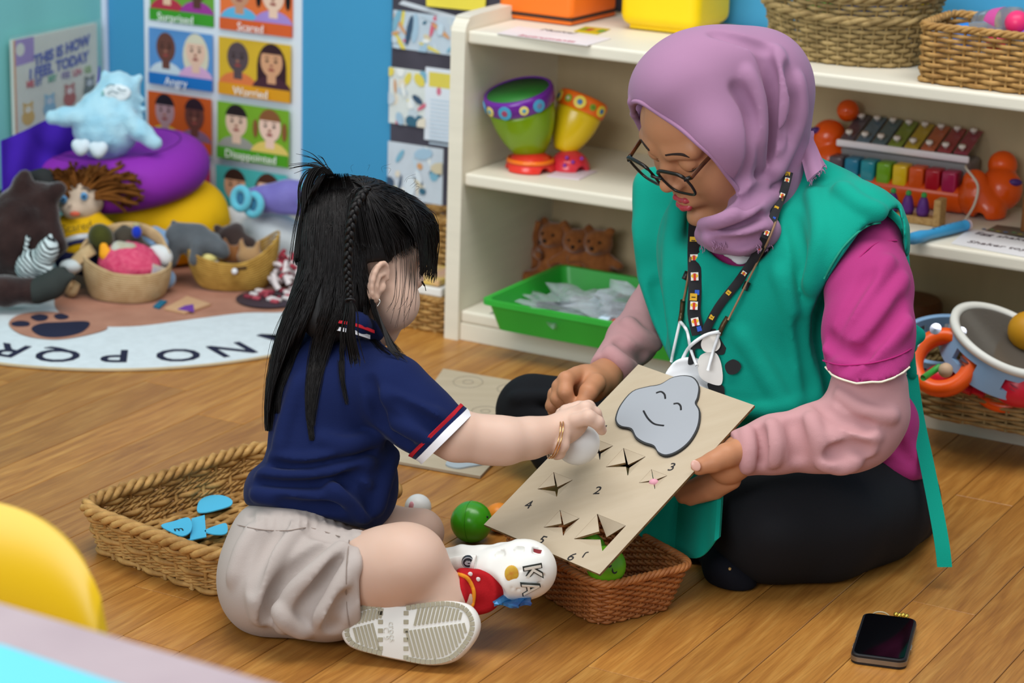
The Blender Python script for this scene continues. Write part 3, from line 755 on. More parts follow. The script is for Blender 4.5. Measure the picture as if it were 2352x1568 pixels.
for p_ in ((.056, .035, .06), (-.30, .053, .098)): obj('eye_mark', ball(tf(mX, [p_])[0], (.012, .006, .006), 12, 8), M('toyviolet', '#4a2a70', .4), xyl, smooth=True)
Lc = [tf(mX, [p_])[0] for p_ in ((-.03, .04, .075), (-.012, -.012, .082), (.012, -.022, .06), (.012, -.03, .03), (-.0, -.035, .003))]
obj('cord', tube(smooth_path(Lc, 6), .0022, 6), M('cord_white', '#d8c8b8', .7), xyl, smooth=True)
# ---- wooden toy with purple figures
w0 = spx(2128, 518, Z2); mW = mS.copy(); mW[:3, 3] = sS(w0[0], w0[1], Z2)
wt = empty('wooden_row_toy', mW[:3, 3], 'small wooden toy tray with purple and green figures before the xylophone', 'toy')
m_pine = M('pine', '#c8a068', .55, hex2='#a87e48', vscale=30, stretch=(1, 8, 8))
obj('tray_base', xf(box((-.05, .012, .006), (.14, .024, .012), .001), mW), m_pine, wt)
obj('tray_end', xf(box((.016, .012, .022), (.012, .03, .044), .002), mW), m_pine, wt)
for i in range(4):
    b_ = obj('figure', xf(lathe([(.009, .012), (.011, .02), (.008, .035), (.005, .042), (0, .044)], 12), mW@np.array(Matrix.Translation((-.012-.026*i, .012, 0)))), M('figure_purple', '#5e2a7c', .4), wt, smooth=True)
    obj('figure_cap', xf(ball((-.012-.026*i, .012, .046), .005, 10, 8), mW), M('figure_green', '#3a9a4a', .4), b_, smooth=True)
# ---- blue recorder
pa, pb_ = Fl(2080, 552, Z2+.010), Fl(2218, 517, Z2+.010)
rc = empty('blue_recorder', pa, 'light blue plastic recorder lying on the middle shelf', 'recorder')
t_ = np.linspace(0, 1, 9); rr_ = [.006, .010, .010, .0075, .008, .0085, .009, .009, .0085]
ax_ = pb_-pa
obj('tube', tube([pa+ax_*u for u in t_], rr_, 14), M('recorder_blue', '#3a9ad0', .35, .5), rc, smooth=True)
for u in np.linspace(.45, .92, 6): obj('finger_hole', ball(pa+ax_*u+ZZ*.0075-norm(ax_)*0, (.0026, .0026, .0016), 8, 6), M('recorder_dark', '#1c5a80', .5), rc)
obj('end_cap', tube([pb_, pb_+norm(ax_)*.006], .0088, 12), M('cap_pink', '#d8c4d0', .4), rc, smooth=True)
# something brown at the right edge of the middle shelf
o = obj('wood_block', xf(box((0, 0, .03), (.03, .04, .06), .003), fr(Fl(2372, 530, Z2))), M('block_brown', '#8a5424', .5)); prop(o, 'brown wooden block at far right of middle shelf', 'block')
# teether in wrapping at the left of the top right drum
# ---- green tray
ca, cb, cc_ = Fl(1104, 690, Z3+.052), Fl(1450, 772, Z3+.052), Fl(1236, 600, Z3+.052)
sa, sb2, sc = [np.array([(q-A0)@LN, (q-A0)@DP]) for q in (ca, cb, cc_)]
x0, y0 = sa; x1 = x0+.40; y1 = sc[1]
gt = empty('green_tray', sS((x0+x1)/2, (y0+y1)/2, Z3), 'bright green plastic tray of wrapped parts on bottom shelf', 'tray')
def rr(x0, y0, x1, y1, r, n=5):
    o = []
    for cx_, cy_, a_ in ((x1-r, y1-r, 0), (x0+r, y1-r, 90), (x0+r, y0+r, 180), (x1-r, y0+r, 270)):
        for u in np.linspace(0, 90, n): o.append((cx_+r*math.cos(math.radians(a_+u)), cy_+r*math.sin(math.radians(a_+u))))
    return np.array(o)
rings = [(rr(x0+.03, y0+.03, x1-.03, y1-.03, .015), .0015), (rr(x0+.02, y0+.02, x1-.02, y1-.02, .015), .0005), (rr(x0+.006, y0+.006, x1-.006, y1-.006, .015), .050), (rr(x0, y0, x1, y1, .016), .052), (rr(x0, y0, x1, y1, .016), .046), (rr(x0-.001, y0-.001, x1+.001, y1+.001, .016), .046), (rr(x0-.001, y0-.001, x1+.001, y1+.001, .016), .0545), (rr(x0+.009, y0+.009, x1-.009, y1-.009, .015), .0545), (rr(x0+.024, y0+.024, x1-.024, y1-.024, .014), .004)]
n_ = len(rings[0][0]); v = np.concatenate([np.c_[p, np.full(n_, z)] for p, z in rings]); f = []
for k in range(len(rings)-1): f += [(k*n_+i, k*n_+(i+1) % n_, (k+1)*n_+(i+1) % n_, (k+1)*n_+i) for i in range(n_)]
f += [tuple(range(n_))[::-1], tuple((len(rings)-1)*n_+i for i in range(n_))]
m2 = mS.copy(); m2[:3, 3] = A0+ZZ*Z3
obj('tray_shell', (tf(m2, v), f), M('tray_green', '#2fae3a', .35, .5), gt, smooth='auto')
# crinkled clear bags in the tray
m_bag = M('crinkle_bag', '#dfe6ee', .12, .9, trans=.6, ior=1.15, var=.02, alpha=.55)
def bag(name, label, c, r, seed, mat, R=None):
    rg = np.random.RandomState(seed); g = ball((0, 0, 0), 1, 40, 24); v = g[0].copy()
    for i in range(16):
        d = norm(rg.randn(3)); v *= (1+.085*np.sin(v@d*rg.uniform(4, 11)+rg.rand()*6))[:, None]
    v = v*np.asarray(r); v = v if R is None else v@R.T
    v[:, 2] = np.maximum(v[:, 2]+r[2]*.9, -.0); o = obj(name, (v+c, g[1]), mat, None, smooth=False); return prop(o, label, 'bag')
RS = rotz(-YAW)
o1 = bag('plastic_bag', 'clear crinkled plastic bag of parts at left of green tray', sS(x0+.12, y0+.11, Z3+.006), (.085, .07, .026), 5, m_bag, RS)
o2 = bag('plastic_bag', 'clear crinkled plastic bag heaped at right of green tray', sS(x0+.255, y0+.13, Z3+.006), (.085, .085, .042), 9, m_bag, RS)
rg = random.Random(4); cl = ['#8a9098', '#5a6068', '#c8d0d8', '#a8b8c4', '#7a7468', '#d8dce0', '#4a5058']
for i in range(16):
    p_ = sS(x0+.06+rg.random()*.25, y0+.05+rg.random()*.13, Z3+.012+.004*(i % 7)); d_ = rotz(rg.uniform(-.6, .6)-YAW)@V3(1, 0, 0)
    o = obj('wrapped_part', xf(box((0, 0, 0), (.06+rg.random()*.04, .012+rg.random()*.012, .009), .002), frame(p_, d_, ZZ+V3(rg.uniform(-.2, .2), rg.uniform(-.2, .2), 0))), M('part'+cl[i % 7], cl[i % 7], .35, .5, metal=.2))
    prop(o, 'small grey or silver strip wrapped in the green tray\'s plastic bags', 'part', 'wrapped strips in the green tray')
oj = empty('orange_jar', sS(x0+.27, y0+.035, Z3+.02), 'orange plastic jar with pale blue lid lying at front of green tray', 'jar')
mj = frame(sS(x0+.215, y0+.04, Z3+.028), LN, ZZ)@np.array(Matrix.Rotation(math.radians(90), 4, 'Y'))
obj('jar_body', xf(lathe([(0, .015), (.020, .015), (.022, .02), (.022, .10), (0, .10)], 24), mj), M('jar_orange', '#c8461c', .3), oj, smooth='auto')
obj('jar_lid', xf(lathe([(0, -.008), (.022, -.008), (.024, -.004), (.024, .012), (.0, .012)], 24), mj), M('jar_lid', '#c8dcec', .35), oj, smooth='auto')
# ---- teddies behind the tray
m_ted = M('teddy_brown', '#a8683a', .95, .1, hex2='#7c4824', vscale=40, sheen=.5, bump=.6, bscale=350)
def teddy(c, fwd, s, label, seed):
    r = random.Random(seed); f_ = norm(fwd); x = np.cross(f_, ZZ); R = np.stack([x, f_, ZZ], 1); Tm = lambda p: c+R@(np.array(p)*s)
    g = Soft(c-V3(.95, .95, .05)*s*1.1, c+V3(.95, .95, 2.0)*s*1.05, .0045)
    g.ell(Tm((0, 0, .5)), np.array((.42, .38, .5))*s, R, k=.01); g.ell(Tm((0, .05, 1.25)), np.array((.42, .38, .38))*s, R, k=.01)
    for e in (-1, 1):
        g.ell(Tm((e*.33, 0, 1.6)), np.array((.15, .09, .15))*s, R, k=.006); g.cap(Tm((e*.35, .05, .8)), Tm((e*(.7+.1*r.random()), .25, .55+.3*r.random())), .15*s, .13*s, .01); g.cap(Tm((e*.25, .2, .15)), Tm((e*.45, .72, .14)), .18*s, .17*s, .01)
    g.ell(Tm((0, .4, 1.15)), np.array((.19, .17, .15))*s, R, k=.006)
    E_ = empty('teddy_bear', c, label, 'teddy bear', 'teddy bears on the bottom shelf')
    obj('body', g.geo(), m_ted, E_, smooth=True); obj('nose', ball(Tm((0, .57, 1.2)), .06*s, 10, 8), M('nose_dark', '#2a1812', .4), E_, smooth=True)
    for e in (-1, 1): obj('eye', ball(Tm((e*.16, .4, 1.35)), .045*s, 8, 6), M('nose_dark', '#2a1812', .4), E_, smooth=True)
for i, (x_, y_, fx, lb) in enumerate(((1292, 598, -.5, 'brown teddy bear with outstretched arm at left of the teddy row'), (1345, 606, 0, 'brown teddy bear second from left on bottom shelf'), (1398, 614, .25, 'brown teddy bear third from left on bottom shelf'), (1448, 622, .1, 'brown teddy bear half hidden by the woman\'s green apron'))):
    s_, d_ = spx(x_, y_, Z3); teddy(sS(s_, .285-.0*d_, Z3+.001), -DP+LN*fx, .062+.003*(i % 2), lb, i)
# ---- instruments basket on the bottom shelf
c = Fl(2095, 958, Z3)-DP*.0; q_ = spx(2110, 955, Z3); mI = mS.copy(); mI[:3, 3] = sS(q_[0]+.155, q_[1]+.135, Z3+.001)
basket('shallow_wicker_basket', 'shallow greenish wicker basket of instruments on the bottom shelf at right', mI, .175, .142, .086, .96, 9, 13, 34, .0034, m_wk3, 3, .0045)
def hoop(name, label, c, ax, r, hgt, hexc, headc=None, slots=6, par=None):
    ax = norm(ax); x = norm(np.cross(ax, V3(.3, .2, .9))); m = np.eye(4); m[:3, 0] = x; m[:3, 1] = np.cross(ax, x); m[:3, 2] = ax; m[:3, 3] = c
    E_ = empty(name, c, label, 'tambourine')
    n = 72; sl = []
    G = []; t = np.linspace(0, 2*math.pi, n+1)
    pr = [(r-.010, -hgt/2), (r, -hgt/2), (r+.002, 0), (r, hgt/2), (r-.010, hgt/2)]
    mt = M('hoop'+hexc, hexc, .35, .5)
    # rings above and below the slots plus uprights between them
    for z0, z1 in ((-hgt/2, -hgt*.2), (hgt*.2, hgt/2)): G.append(lathe([(r-.009, z0), (r, z0), (r, z1), (r-.009, z1), (r-.009, z0)], n, False))
    for k in range(slots):
        a0_ = k*2*math.pi/slots; tt = np.linspace(a0_, a0_+2*math.pi/slots*.52, 8); V_, F_ = [], []
        for i, u in enumerate(tt):
            for rad, z in ((r-.009, -hgt*.21), (r, -hgt*.21), (r, hgt*.21), (r-.009, hgt*.21)): V_.append((rad*math.cos(u), rad*math.sin(u), z))
        for i in range(7): F_ += [(i*4+j, i*4+(j+1) % 4, i*4+4+(j+1) % 4, i*4+4+j) for j in range(4)]
        F_ += [(0, 1, 2, 3), (28, 29, 30, 31)]; G.append((np.array(V_), F_))
    obj('frame', xf(join(*G), m), mt, E_, smooth='auto')
    for k in range(slots):
        u = (k+.76)*2*math.pi/slots; p = V3((r-.005)*math.cos(u), (r-.005)*math.sin(u), 0); q = m@np.array(Matrix.Translation(p))
        for dz_ in (-.003, .003): obj('jingle', xf(lathe([(0, dz_-.0005), (.009, dz_-.0005), (.010, dz_+.0007), (0, dz_+.001)], 14), q), M('jingle_steel', '#b8bccc', .25, metal=.9), E_)
    if headc:
        obj('head_rim', xf(lathe([(r-.002, hgt/2-.004), (r+.004, hgt/2-.002), (r+.005, hgt/2+.006), (r-.002, hgt/2+.009), (r-.009, hgt/2+.006), (r-.009, hgt/2)], n, False), m), M('rim_white', '#dcdcd4', .4), E_, smooth=True)
        obj('drum_skin', xf(lathe([(0, hgt/2+.004), (r-.008, hgt/2+.004), (r-.008, hgt/2+.002), (0, hgt/2+.002)], n, False), m), M('skin'+headc, headc, .15, .6, alpha=.9), E_)
    return m
tc = W(2292, 812, 3.64)
hoop('tambourine', 'pale blue tambourine with white rimmed clear head on top of the basket', tc, V3(.30, -.28, .91), .085, .048, '#8fb4d8', '#57524c')
hoop('tambourine', 'pale blue tambourine leaning behind the orange one', W(2172, 800, 3.73), V3(-.12, -.25, .95), .075, .034, '#88aed4')
m_ = frame(W(2166, 832, 3.61), LN, V3(.1, -.86, .5)); E_ = empty('orange_tambourine', m_[:3, 3], 'orange crescent tambourine ring standing in the instruments basket', 'tambourine')
g = lathe([(.033, -.012), (.044, -.014), (.052, -.010), (.054, 0), (.052, .010), (.044, .014), (.033, .012), (.030, 0), (.033, -.012)], 48, False); obj('ring', xf(g, m_), M('ring_orange', '#ee5a10', .3, .55), E_, smooth=True)
for a_ in (.4, 1.2, 2.0, 2.8): q = m_@np.array(Matrix.Translation((.050*math.cos(a_), .050*math.sin(a_), .012))); obj('jingle', xf(lathe([(0, 0), (.009, 0), (.009, .002), (0, .003)], 14), q), M('jingle_steel', '#b8bccc', .25, metal=.9), E_)
m_ = frame(W(2312, 872, 3.66), LN+DP*.2, V3(.1, -.7, .6)); E_ = empty('orange_ring_shaker', m_[:3, 3], 'second orange ring below the white rimmed tambourine', 'tambourine')
obj('ring', xf(lathe([(.040, -.008), (.050, -.010), (.056, 0), (.050, .010), (.040, .008), (.037, 0), (.040, -.008)], 40, False), m_), M('ring_orange', '#ee5a10', .3, .55), E_, smooth=True)
for i, (x_, y_, h_, lb, rx) in enumerate(((2160, 868, '#c81830', 'red wooden maraca inside the orange ring', .026), (2190, 874, '#d0203a', 'red maraca beside the orange ring, nearest the rim', .022), (2345, 885, '#d82038', 'large red egg shaker at right end of the instruments basket', .042))):
    c_ = W(x_, y_, 3.64 if i < 2 else 3.6); E_ = empty('maraca', c_, lb, 'maraca', 'red shakers in the basket')
    obj('bulb', ball(c_, (rx, rx*.8, rx*.8), 20, 14), M('maraca'+h_, h_, .3, .5), E_, smooth=True)
    obj('handle', tube([c_, c_+LN*.05-ZZ*.012], .007, 10), M('maraca'+h_, h_, .3, .5), E_, smooth=True)
o = obj('wooden_bead', ball(W(2172, 850, 3.54), .011, 14, 10), M('bead_tan', '#c8a888', .5), smooth=True); prop(o, 'tan wooden bead inside the orange tambourine ring', 'bead')
o = obj('drum_stick', tube([W(2120, 868, 3.53), W(2158, 842, 3.56)], .005, 8), M('stick_green', '#3aa040', .4), smooth=True); prop(o, 'thin green stick in the instruments basket', 'stick')
o = obj('brown_drum', xf(lathe([(0, 0), (.05, 0), (.055, .02), (.055, .07), (.05, .078), (0, .078)], 28), fr(sS(spx(2150, 720, Z3)[0]+.02, .27, Z3))), M('drum_brown', '#6a4024', .5), smooth='auto'); prop(o, 'dark brown wooden drum at back of the bottom shelf', 'drum')
o = obj('ochre_shaker', ball(W(2360, 760, 3.62), .03, 16, 12), M('ochre', '#b8820c', .5), smooth=True); prop(o, 'ochre yellow shaker behind the tambourine at right edge', 'shaker')
# ---- baskets and papers against the wall left of the shelf
pL = Fl(968, 762); mk = fr(pL+DP*.065-LN*.05)
basket('wicker_drawer_basket', 'tan wicker basket with papers on top standing beside the shelf end', mk, .088, .055, .06, .97, 9, 8, 26, .0036, m_wk, 3, .005)
o = obj('paper_stack', xf(box((0, -.002, .009), (.165, .105, .016), .003), fr(mk[:3, 3]+ZZ*.064)), M('paper_white', '#e4e2de', .6)); prop(o, 'white stack of papers on the tan wicker basket', 'paper')
o = obj('yellow_book', xf(box((.0, -.004, .007), (.15, .095, .011), .002), fr(mk[:3, 3]+ZZ*.0815)), M('book_yellow', '#e8cc3a', .5, hex2='#d8a890', vscale=30)); prop(o, 'yellow picture book on the white paper stack beside the shelf', 'book')
mk2 = fr(pL+DP*.19-LN*.045)
basket('tall_wicker_basket', 'taller brown wicker basket against the wall behind the yellow book', mk2, .085, .04, .165, .97, 7, 16, 26, .0042, m_wk, 3, .005, basew=False)
# ================================================================ round alphabet rug and the toys in the corner
RC, RR = V3(-.713, 4.276, 0), .481
m_rug = M('rug_white', '#ccd4d8', .95, .1, var=.05, vscale=60, bump=.5, bscale=260, sheen=.2)
m_rugb = M('rug_brown', '#b57f66', .95, .1, hex2='#a06a52', vscale=14, bump=.5, bscale=260, sheen=.2)
m_rugn = M('rug_navy', '#2a2c40', .95, .1, bump=.5, bscale=260)
def in_room(g):
    v = np.array(g[0]); d = np.maximum(0, (v-WALL)@DP+.016); v -= d[:, None]*DP; d = np.maximum(0, .008-(v-CORN)@LN); v += d[:, None]*LN; return v, g[1]
rug = empty('alphabet_rug', RC, 'round white play rug with black letters and a brown bear on the floor', 'rug')
obj('rug_pile', (lambda g: in_room((g[0]+RC, g[1])))(lathe([(0, .0005), (RR-.004, .0005), (RR, .003), (RR-.001, .006), (RR-.004, .007), (0, .007)], 128)), m_rug, rug, smooth='auto')
obj('rug_binding', (lambda g: in_room((g[0]+RC, g[1])))(tube([(RR*math.cos(a), RR*math.sin(a), .003) for a in np.linspace(0, 2*math.pi, 128, endpoint=False)], .003, 6, True)), M('rug_edge', '#b9a888', .9), rug, smooth=True)
def flat_px(name, pts, mat, parent, z=.0072, th=.0008, n=5):
    p = smooth_path([Fl(x, y, z)[:2] for x, y in pts], n, True)
    return obj(name, prism(p, th, None, z), mat, parent)
flat_px('bear_patch', [(125, 697), (165, 730), (225, 748), (319, 748), (446, 732), (560, 718), (670, 712), (700, 660), (640, 600), (480, 560), (300, 560), (160, 610)], m_rugb, rug)
flat_px('bear_paw', [(20, 745), (40, 725), (90, 716), (150, 720), (200, 735), (240, 746), (240, 758), (170, 775), (110, 779), (50, 768)], m_rugb, rug, .0082)
for pts in ([(72, 755), (95, 743), (140, 740), (195, 738), (206, 746), (185, 764), (140, 774), (95, 772)], [(26, 742), (45, 737), (66, 740), (66, 748), (45, 750), (30, 748)], [(70, 728), (90, 722), (110, 726), (105, 735), (85, 737)], [(124, 725), (140, 720), (158, 727), (150, 733), (132, 733)]):
    flat_px('paw_pad', pts, m_rugn, rug, .0092)
for ch, x_, y_ in (('R', 24, 803), ('Q', 134, 815), ('P', 266, 816), ('O', 408, 814), ('N', 530, 801), ('M', 648, 770), ('S', -80, 770), ('L', 735, 735)):
    c = Fl(x_, y_, .0075); d = norm((c-RC)*[1, 1, 0]); xd = np.cross(d, ZZ)
    m = np.eye(4); m[:3, 0] = xd; m[:3, 1] = d; m[:3, 2] = ZZ; m[:3, 3] = c
    text('letter', ch, .098, m, m_rugn, rug, .0006, bold=.001)

def soft(name, label, cat, geo, mat, smooth=True, group=None):
    o = obj(name, geo, mat, None, smooth=smooth); return prop(o, label, cat, group)
def plush_mat(name, h1, h2=None, bump=.7, bs=300): return M(name, h1, .95, .08, hex2=h2, var=.1, vscale=25, sheen=.6, bump=bump, bscale=bs)
def fpx(x, y, z, w): return W(x, y, w)
# ---- poufs
yc = W(368, 505, 4.66); yc[2] = .008
E_ = empty('yellow_pouf', yc, 'round yellow floor cushion under the purple one', 'cushion')
t = np.linspace(-math.pi/2, math.pi/2, 20); yr = .134
g = lathe([(0, 0)]+[(yr-.06+.06*math.cos(a), .072+.072*math.sin(a)) for a in t]+[(0, .142)], 48, False)
obj('cover', (g[0]+yc, g[1]), M('pouf_yellow', '#f0bb10', .8, .2, var=.04, bump=.2, bscale=200), E_, smooth=True)
obj('seam', (lambda q: (q[0]+yc, q[1]))(tube([(yr*math.cos(a), yr*math.sin(a), .072) for a in np.linspace(0, 6.283, 64, endpoint=False)], .0016, 5, True)), M('pouf_seam', '#c8960c', .8), E_, smooth=True)
pc = W(272, 390, 4.60); pr_ = .174; hp = .10
ax = norm(V3(-.10, -.05, 1)); mpf = frame(pc-ax*hp/2, np.cross(V3(0, 1, 0), ax), ax)
E_ = empty('purple_pouf', pc-ZZ*.06, 'large round violet floor cushion stacked on the yellow cushion', 'cushion')
g = lathe([(0, 0), (pr_-.06, 0)]+[(pr_-.055+.055*math.cos(a), hp*.5+hp*.5*math.sin(a)) for a in t[1:]]+[(pr_-.08, hp*.97), (pr_*.4, hp*.86), (0, hp*.82)], 64, False)
obj('cover', xf(g, mpf), M('pouf_purple', '#8a2ba6', .7, .25, var=.05, bump=.15, bscale=200), E_, smooth=True)
obj('seam', xf(tube([((pr_-.05)*math.cos(a), (pr_-.05)*math.sin(a), hp*1.0) for a in np.linspace(0, 6.283, 64, endpoint=False)], .0018, 5, True), mpf), M('pouf_seam2', '#6a1f86', .8), E_, smooth=True)
# ---- dark violet cloth sling behind
top = [(230, 152), (222, 205), (186, 238), (120, 268), (55, 300), (5, 322)]
bot = [(228, 340), (215, 380), (180, 400), (120, 420), (60, 440), (8, 460)]
G = []
for (a, b), (c, d), wt in zip(smooth_path(top, 5), smooth_path(bot, 5), np.linspace(4.80, 4.42, 26)):
    col = []
    for i, u in enumerate(np.linspace(0, 1, 9)): col.append(W(a+(c-a)*u, b+(d-b)*u, wt-.05*math.sin(u*1.6)+.01*math.sin(a*.07+u*3)))
    G.append(col)
cl = obj('cloth_sling', sheet(np.array(G), .003), M('violet_cloth', '#3f1d9c', .85, .15, var=.12, vscale=8, bump=.2, bscale=300), None, smooth='auto'); prop(cl, 'dark violet cloth seat sling hanging behind the purple cushion', 'cloth')
# ---- pale blue monster plush
mw = 4.50; m_mon = plush_mat('monster_blue', '#b2dae8', '#96c8de', .9, 240)
pts = Pts([(240, 270), (245, 205)], mw); g = Soft.around(pts, .14, .004)
ZR = np.stack([RT, UP, -FW], 1)
sc_ = mw/FPX
g.ell(W(243, 285, mw), np.array((78, 82, 66))*sc_, ZR, .02); g.ell(W(272, 222, mw), np.array((50, 58, 46))*sc_, ZR, .015)
for P_, r_ in (([(195, 268), (150, 268), (120, 270)], (24, 22, 17)), ([(290, 270), (325, 302), (355, 328)], (24, 22, 17))): g.chain(Pts(P_, mw-.03), np.array(r_)*sc_, .008)
for P_ in ([(246, 195), (242, 170)], [(300, 198), (322, 178)]): g.chain(Pts(P_, mw), np.array((20, 9))*sc_, .006)
for x_, y_ in ((275, 172), (262, 175), (288, 178)): g.ell(W(x_, y_, mw), 9*sc_, k=.006)
for x_, y_ in ((330, 250), (326, 230), (322, 270)): g.ell(W(x_, y_, mw), 8*sc_, k=.006)
g.noise(.0012, 260, 3)
mon = empty('monster_plush', W(240, 355, mw), 'pale blue furry monster plush with a sad face sitting on violet cushion', 'plush toy')
obj('body', g.geo(), m_mon, mon, smooth=True)
q = Soft.around([W(258, 215, mw-.045)], .06, .003).ell(W(266, 215, mw-.034), np.array((36, 22, 9))*sc_, ZR@rot((0, 0, 1), .1), 0)
obj('face_patch', q.geo(), plush_mat('monster_face', '#d8e4ea', None, .3), mon, smooth=True)
def stroke(pts, w, r, mat, parent, nm): return obj(nm, tube(smooth_path(Pts(pts, w), 4), r, 6), mat, parent, smooth=True)
m_st = M('stitch_grey', '#6a828c', .8)
stroke([(243, 200), (253, 194), (263, 196)], mw-.046, .0012, m_st, mon, 'brow'); stroke([(270, 201), (278, 207), (290, 207)], mw-.046, .0012, m_st, mon, 'brow')
stroke([(246, 216), (256, 209), (270, 215)], mw-.048, .0012, m_st, mon, 'mouth')
obj('tear', ball(W(236, 214, mw-.042), (.003, .003, .005), 10, 8), M('tear_teal', '#8ac0c0', .4), mon, smooth=True)
for x_, y_ in ((186, 338), (226, 344)):
    q = Soft.around([W(x_, y_, mw-.07)], .05, .003)
    for e in (-1, 1): q.ell(W(x_+e*9, y_-6, mw-.075), 13*sc_, k=.004)
    q.ell(W(x_, y_+6, mw-.075), 14*sc_, k=.01); obj('foot', q.geo(), plush_mat('monster_foot', '#cfdde6', None, .3), mon, smooth=True)
# ---- rag doll
dw = 4.44; s_ = dw/FPX
doll = empty('rag_doll', Fl(190, 612), 'rag doll with wild brown yarn hair and yellow jumper', 'doll')
g = Soft.around([W(185, 455, dw)], .11, .004).ell(W(185, 458, dw), np.array((54, 50, 44))*s_, ZR, 0); g.ell(W(165, 482, dw-.02), np.array((24, 18, 20))*s_, ZR, .01); g.ell(W(160, 470, dw-.043), 6*s_, k=.004)
obj('head', g.geo(), M('doll_skin', '#cdb9a4', .9, .1, sheen=.3), doll, smooth=True)
rg = np.random.RandomState(5); G = []
for i in range(240):
    a = rg.uniform(-.35, 3.5); rad = rg.uniform(.78, 1.0); fr_ = rg.uniform(-1, .9)
    cx_, cy_ = 190+52*math.cos(a)*rad, 447-40*math.sin(a)*rad
    L_ = rg.uniform(30, 62)*(.6+.5*abs(math.cos(a)))
    dx, dy = math.cos(a)*1.2+.25, -math.sin(a)*.85+rg.uniform(-.25, .25); w0 = dw+fr_*.035
    P_ = [W(cx_-dx*14, cy_-dy*14, w0), W(cx_+dx*L_*.4, cy_+dy*L_*.4-4, w0), W(cx_+dx*L_, cy_+dy*L_+rg.uniform(-2, 12), w0-rg.uniform(0, .02))]
    G.append(tube(smooth_path(P_, 4), [.0034]*8+[.0022], 5))
V_, F_ = join(*G); obj('yarn_hair', (V_, F_), M('yarn_brown', '#7c4c1e', .9, .15, hex2='#5a3412', vscale=30, bump=.4, bscale=300), doll, smooth=True, kind='stuff')
for x_, y_, w_ in ((193, 451, dw-.041), (146, 458, dw-.036)):
    e = obj('eye', ball(W(x_, y_, w_), (.007, .004, .008), 14, 10), M('doll_eye', '#5a96c4', .4), doll, smooth=True); obj('pupil', ball(W(x_, y_, w_-.004), (.003, .002, .0035), 10, 8), M('doll_pupil', '#1c3a60', .3), e, smooth=True)
stroke([(186, 434), (196, 433), (206, 442)], dw-.040, .0013, M('brow_dark', '#4a3a36', .8), doll, 'brow')
g = Soft.around([W(172, 491, dw-.04)], .03, .002).ell(W(172, 491, dw-.038), np.array((13, 6, 5))*s_, ZR, 0); obj('mouth', g.geo(), M('doll_lips', '#c85a40', .7), doll, smooth=True)
g = Soft.around(Pts([(190, 560), (200, 520)], dw), .16, .004)
g.ell(W(186, 556, dw), np.array((60, 66, 42))*s_, ZR, .02); g.chain(Pts([(222, 505), (258, 535), (262, 565)], dw), np.array((20, 18, 16))*s_, .012); g.chain(Pts([(150, 510), (140, 560)], dw), np.array((18, 15))*s_, .012)
obj('jumper', g.geo(), [M('jumper_yellow', '#d4a818', .9, .1, var=.06, bump=.4, bscale=250)][0], doll, smooth=True)
def bandc(y0, y1, mat, nm, off):
    G = []
    for u in np.linspace(-.95, .95, 15):
        x_ = 184+58*u; yy = -16*math.cos(u*1.4)+8*u*-1
        ww = dw-.0335*math.sqrt(max(0, 1-u*u*.98))*1.0-off; G.append([W(x_, y0+yy, ww), W(x_, y1+yy, ww-.001)])
    obj(nm, sheet(np.array(G)[:, ::-1], .002), mat, doll, smooth=True)
bandc(553, 565, M('stripe_white', '#d4dae0', .9), 'white_stripe', .002); bandc(566, 574, M('stripe_navy', '#1c2350', .9), 'navy_stripe', .002)
mt = np.eye(4); mt[:3, :3] = ZR@rot((0, 0, 1), .18); mt[:3, 3] = W(176, 522, dw-.046); text('lettering', 'Scared', .021, mt, M('ink_dark', '#5a4a10', .8), doll)
g = Soft.around(Pts([(180, 605), (250, 600)], dw-.02), .09, .004).chain(Pts([(150, 600), (200, 606), (245, 598)], dw-.02), np.array((24, 26, 20))*s_, .01); g.cut(ZZ*.008, -ZZ)
obj('trousers', g.geo(), M('doll_navy', '#1a1e3c', .9, .1), doll, smooth=True)
g = Soft.around([W(165, 612, dw-.09)], .07, .004).ell(W(163, 612, dw-.08), np.array((27, 17, 26))*s_, ZR, 0); obj('shoe', g.geo(), M('doll_shoe', '#c8d2d4', .8), doll, smooth=True)
# ---- dark brown furry puppet at far left
gw = 4.36; s_ = gw/FPX; m_gor = plush_mat('gorilla_brown', '#3a2a28', '#261a1a', .9, 200)
gor = empty('furry_puppet', Fl(40, 690), 'big dark brown furry animal puppet slumped at left edge', 'plush toy')
g = Soft.around(Pts([(60, 520), (20, 600), (60, 420)], gw), .22, .0045)
g.ell(W(40, 545, gw), np.array((86, 105, 70))*s_, ZR, .02); g.ell(W(70, 455, gw+.02), np.array((62, 40, 50))*s_, ZR, .02)
for P_, r_ in (([(45, 455), (52, 425), (58, 408)], (24, 22, 17)), ([(112, 470), (125, 440), (136, 432)], (20, 19, 15)), ([(110, 500), (125, 560), (95, 600)], (26, 26, 22))): g.chain(Pts(P_, gw), np.array(r_)*s_, .012)
g.noise(.002, 150, 8); g.cut(ZZ*.012, -ZZ); obj('body', g.geo(), m_gor, gor, smooth=True)
g = Soft.around(Pts([(40, 672), (-40, 670)], gw-.08), .08, .0045).chain(Pts([(-50, 668), (10, 668), (70, 668)], gw-.10), np.array((34, 34, 30))*s_, .01).noise(.0015, 150, 2); g.cut(ZZ*.009, -ZZ); obj('leg', g.geo(), m_gor, gor, smooth=True)
g = Soft.around(Pts([(110, 660), (150, 630)], gw-.10), .08, .004)
g.chain(Pts([(85, 668), (118, 655)], gw-.10), np.array((30, 32))*s_, .012)
for e in ((128, 622), (146, 620), (165, 634)): g.cap(W(120, 655, gw-.10), W(*e, gw-.10), 22*s_, 9*s_, .01)
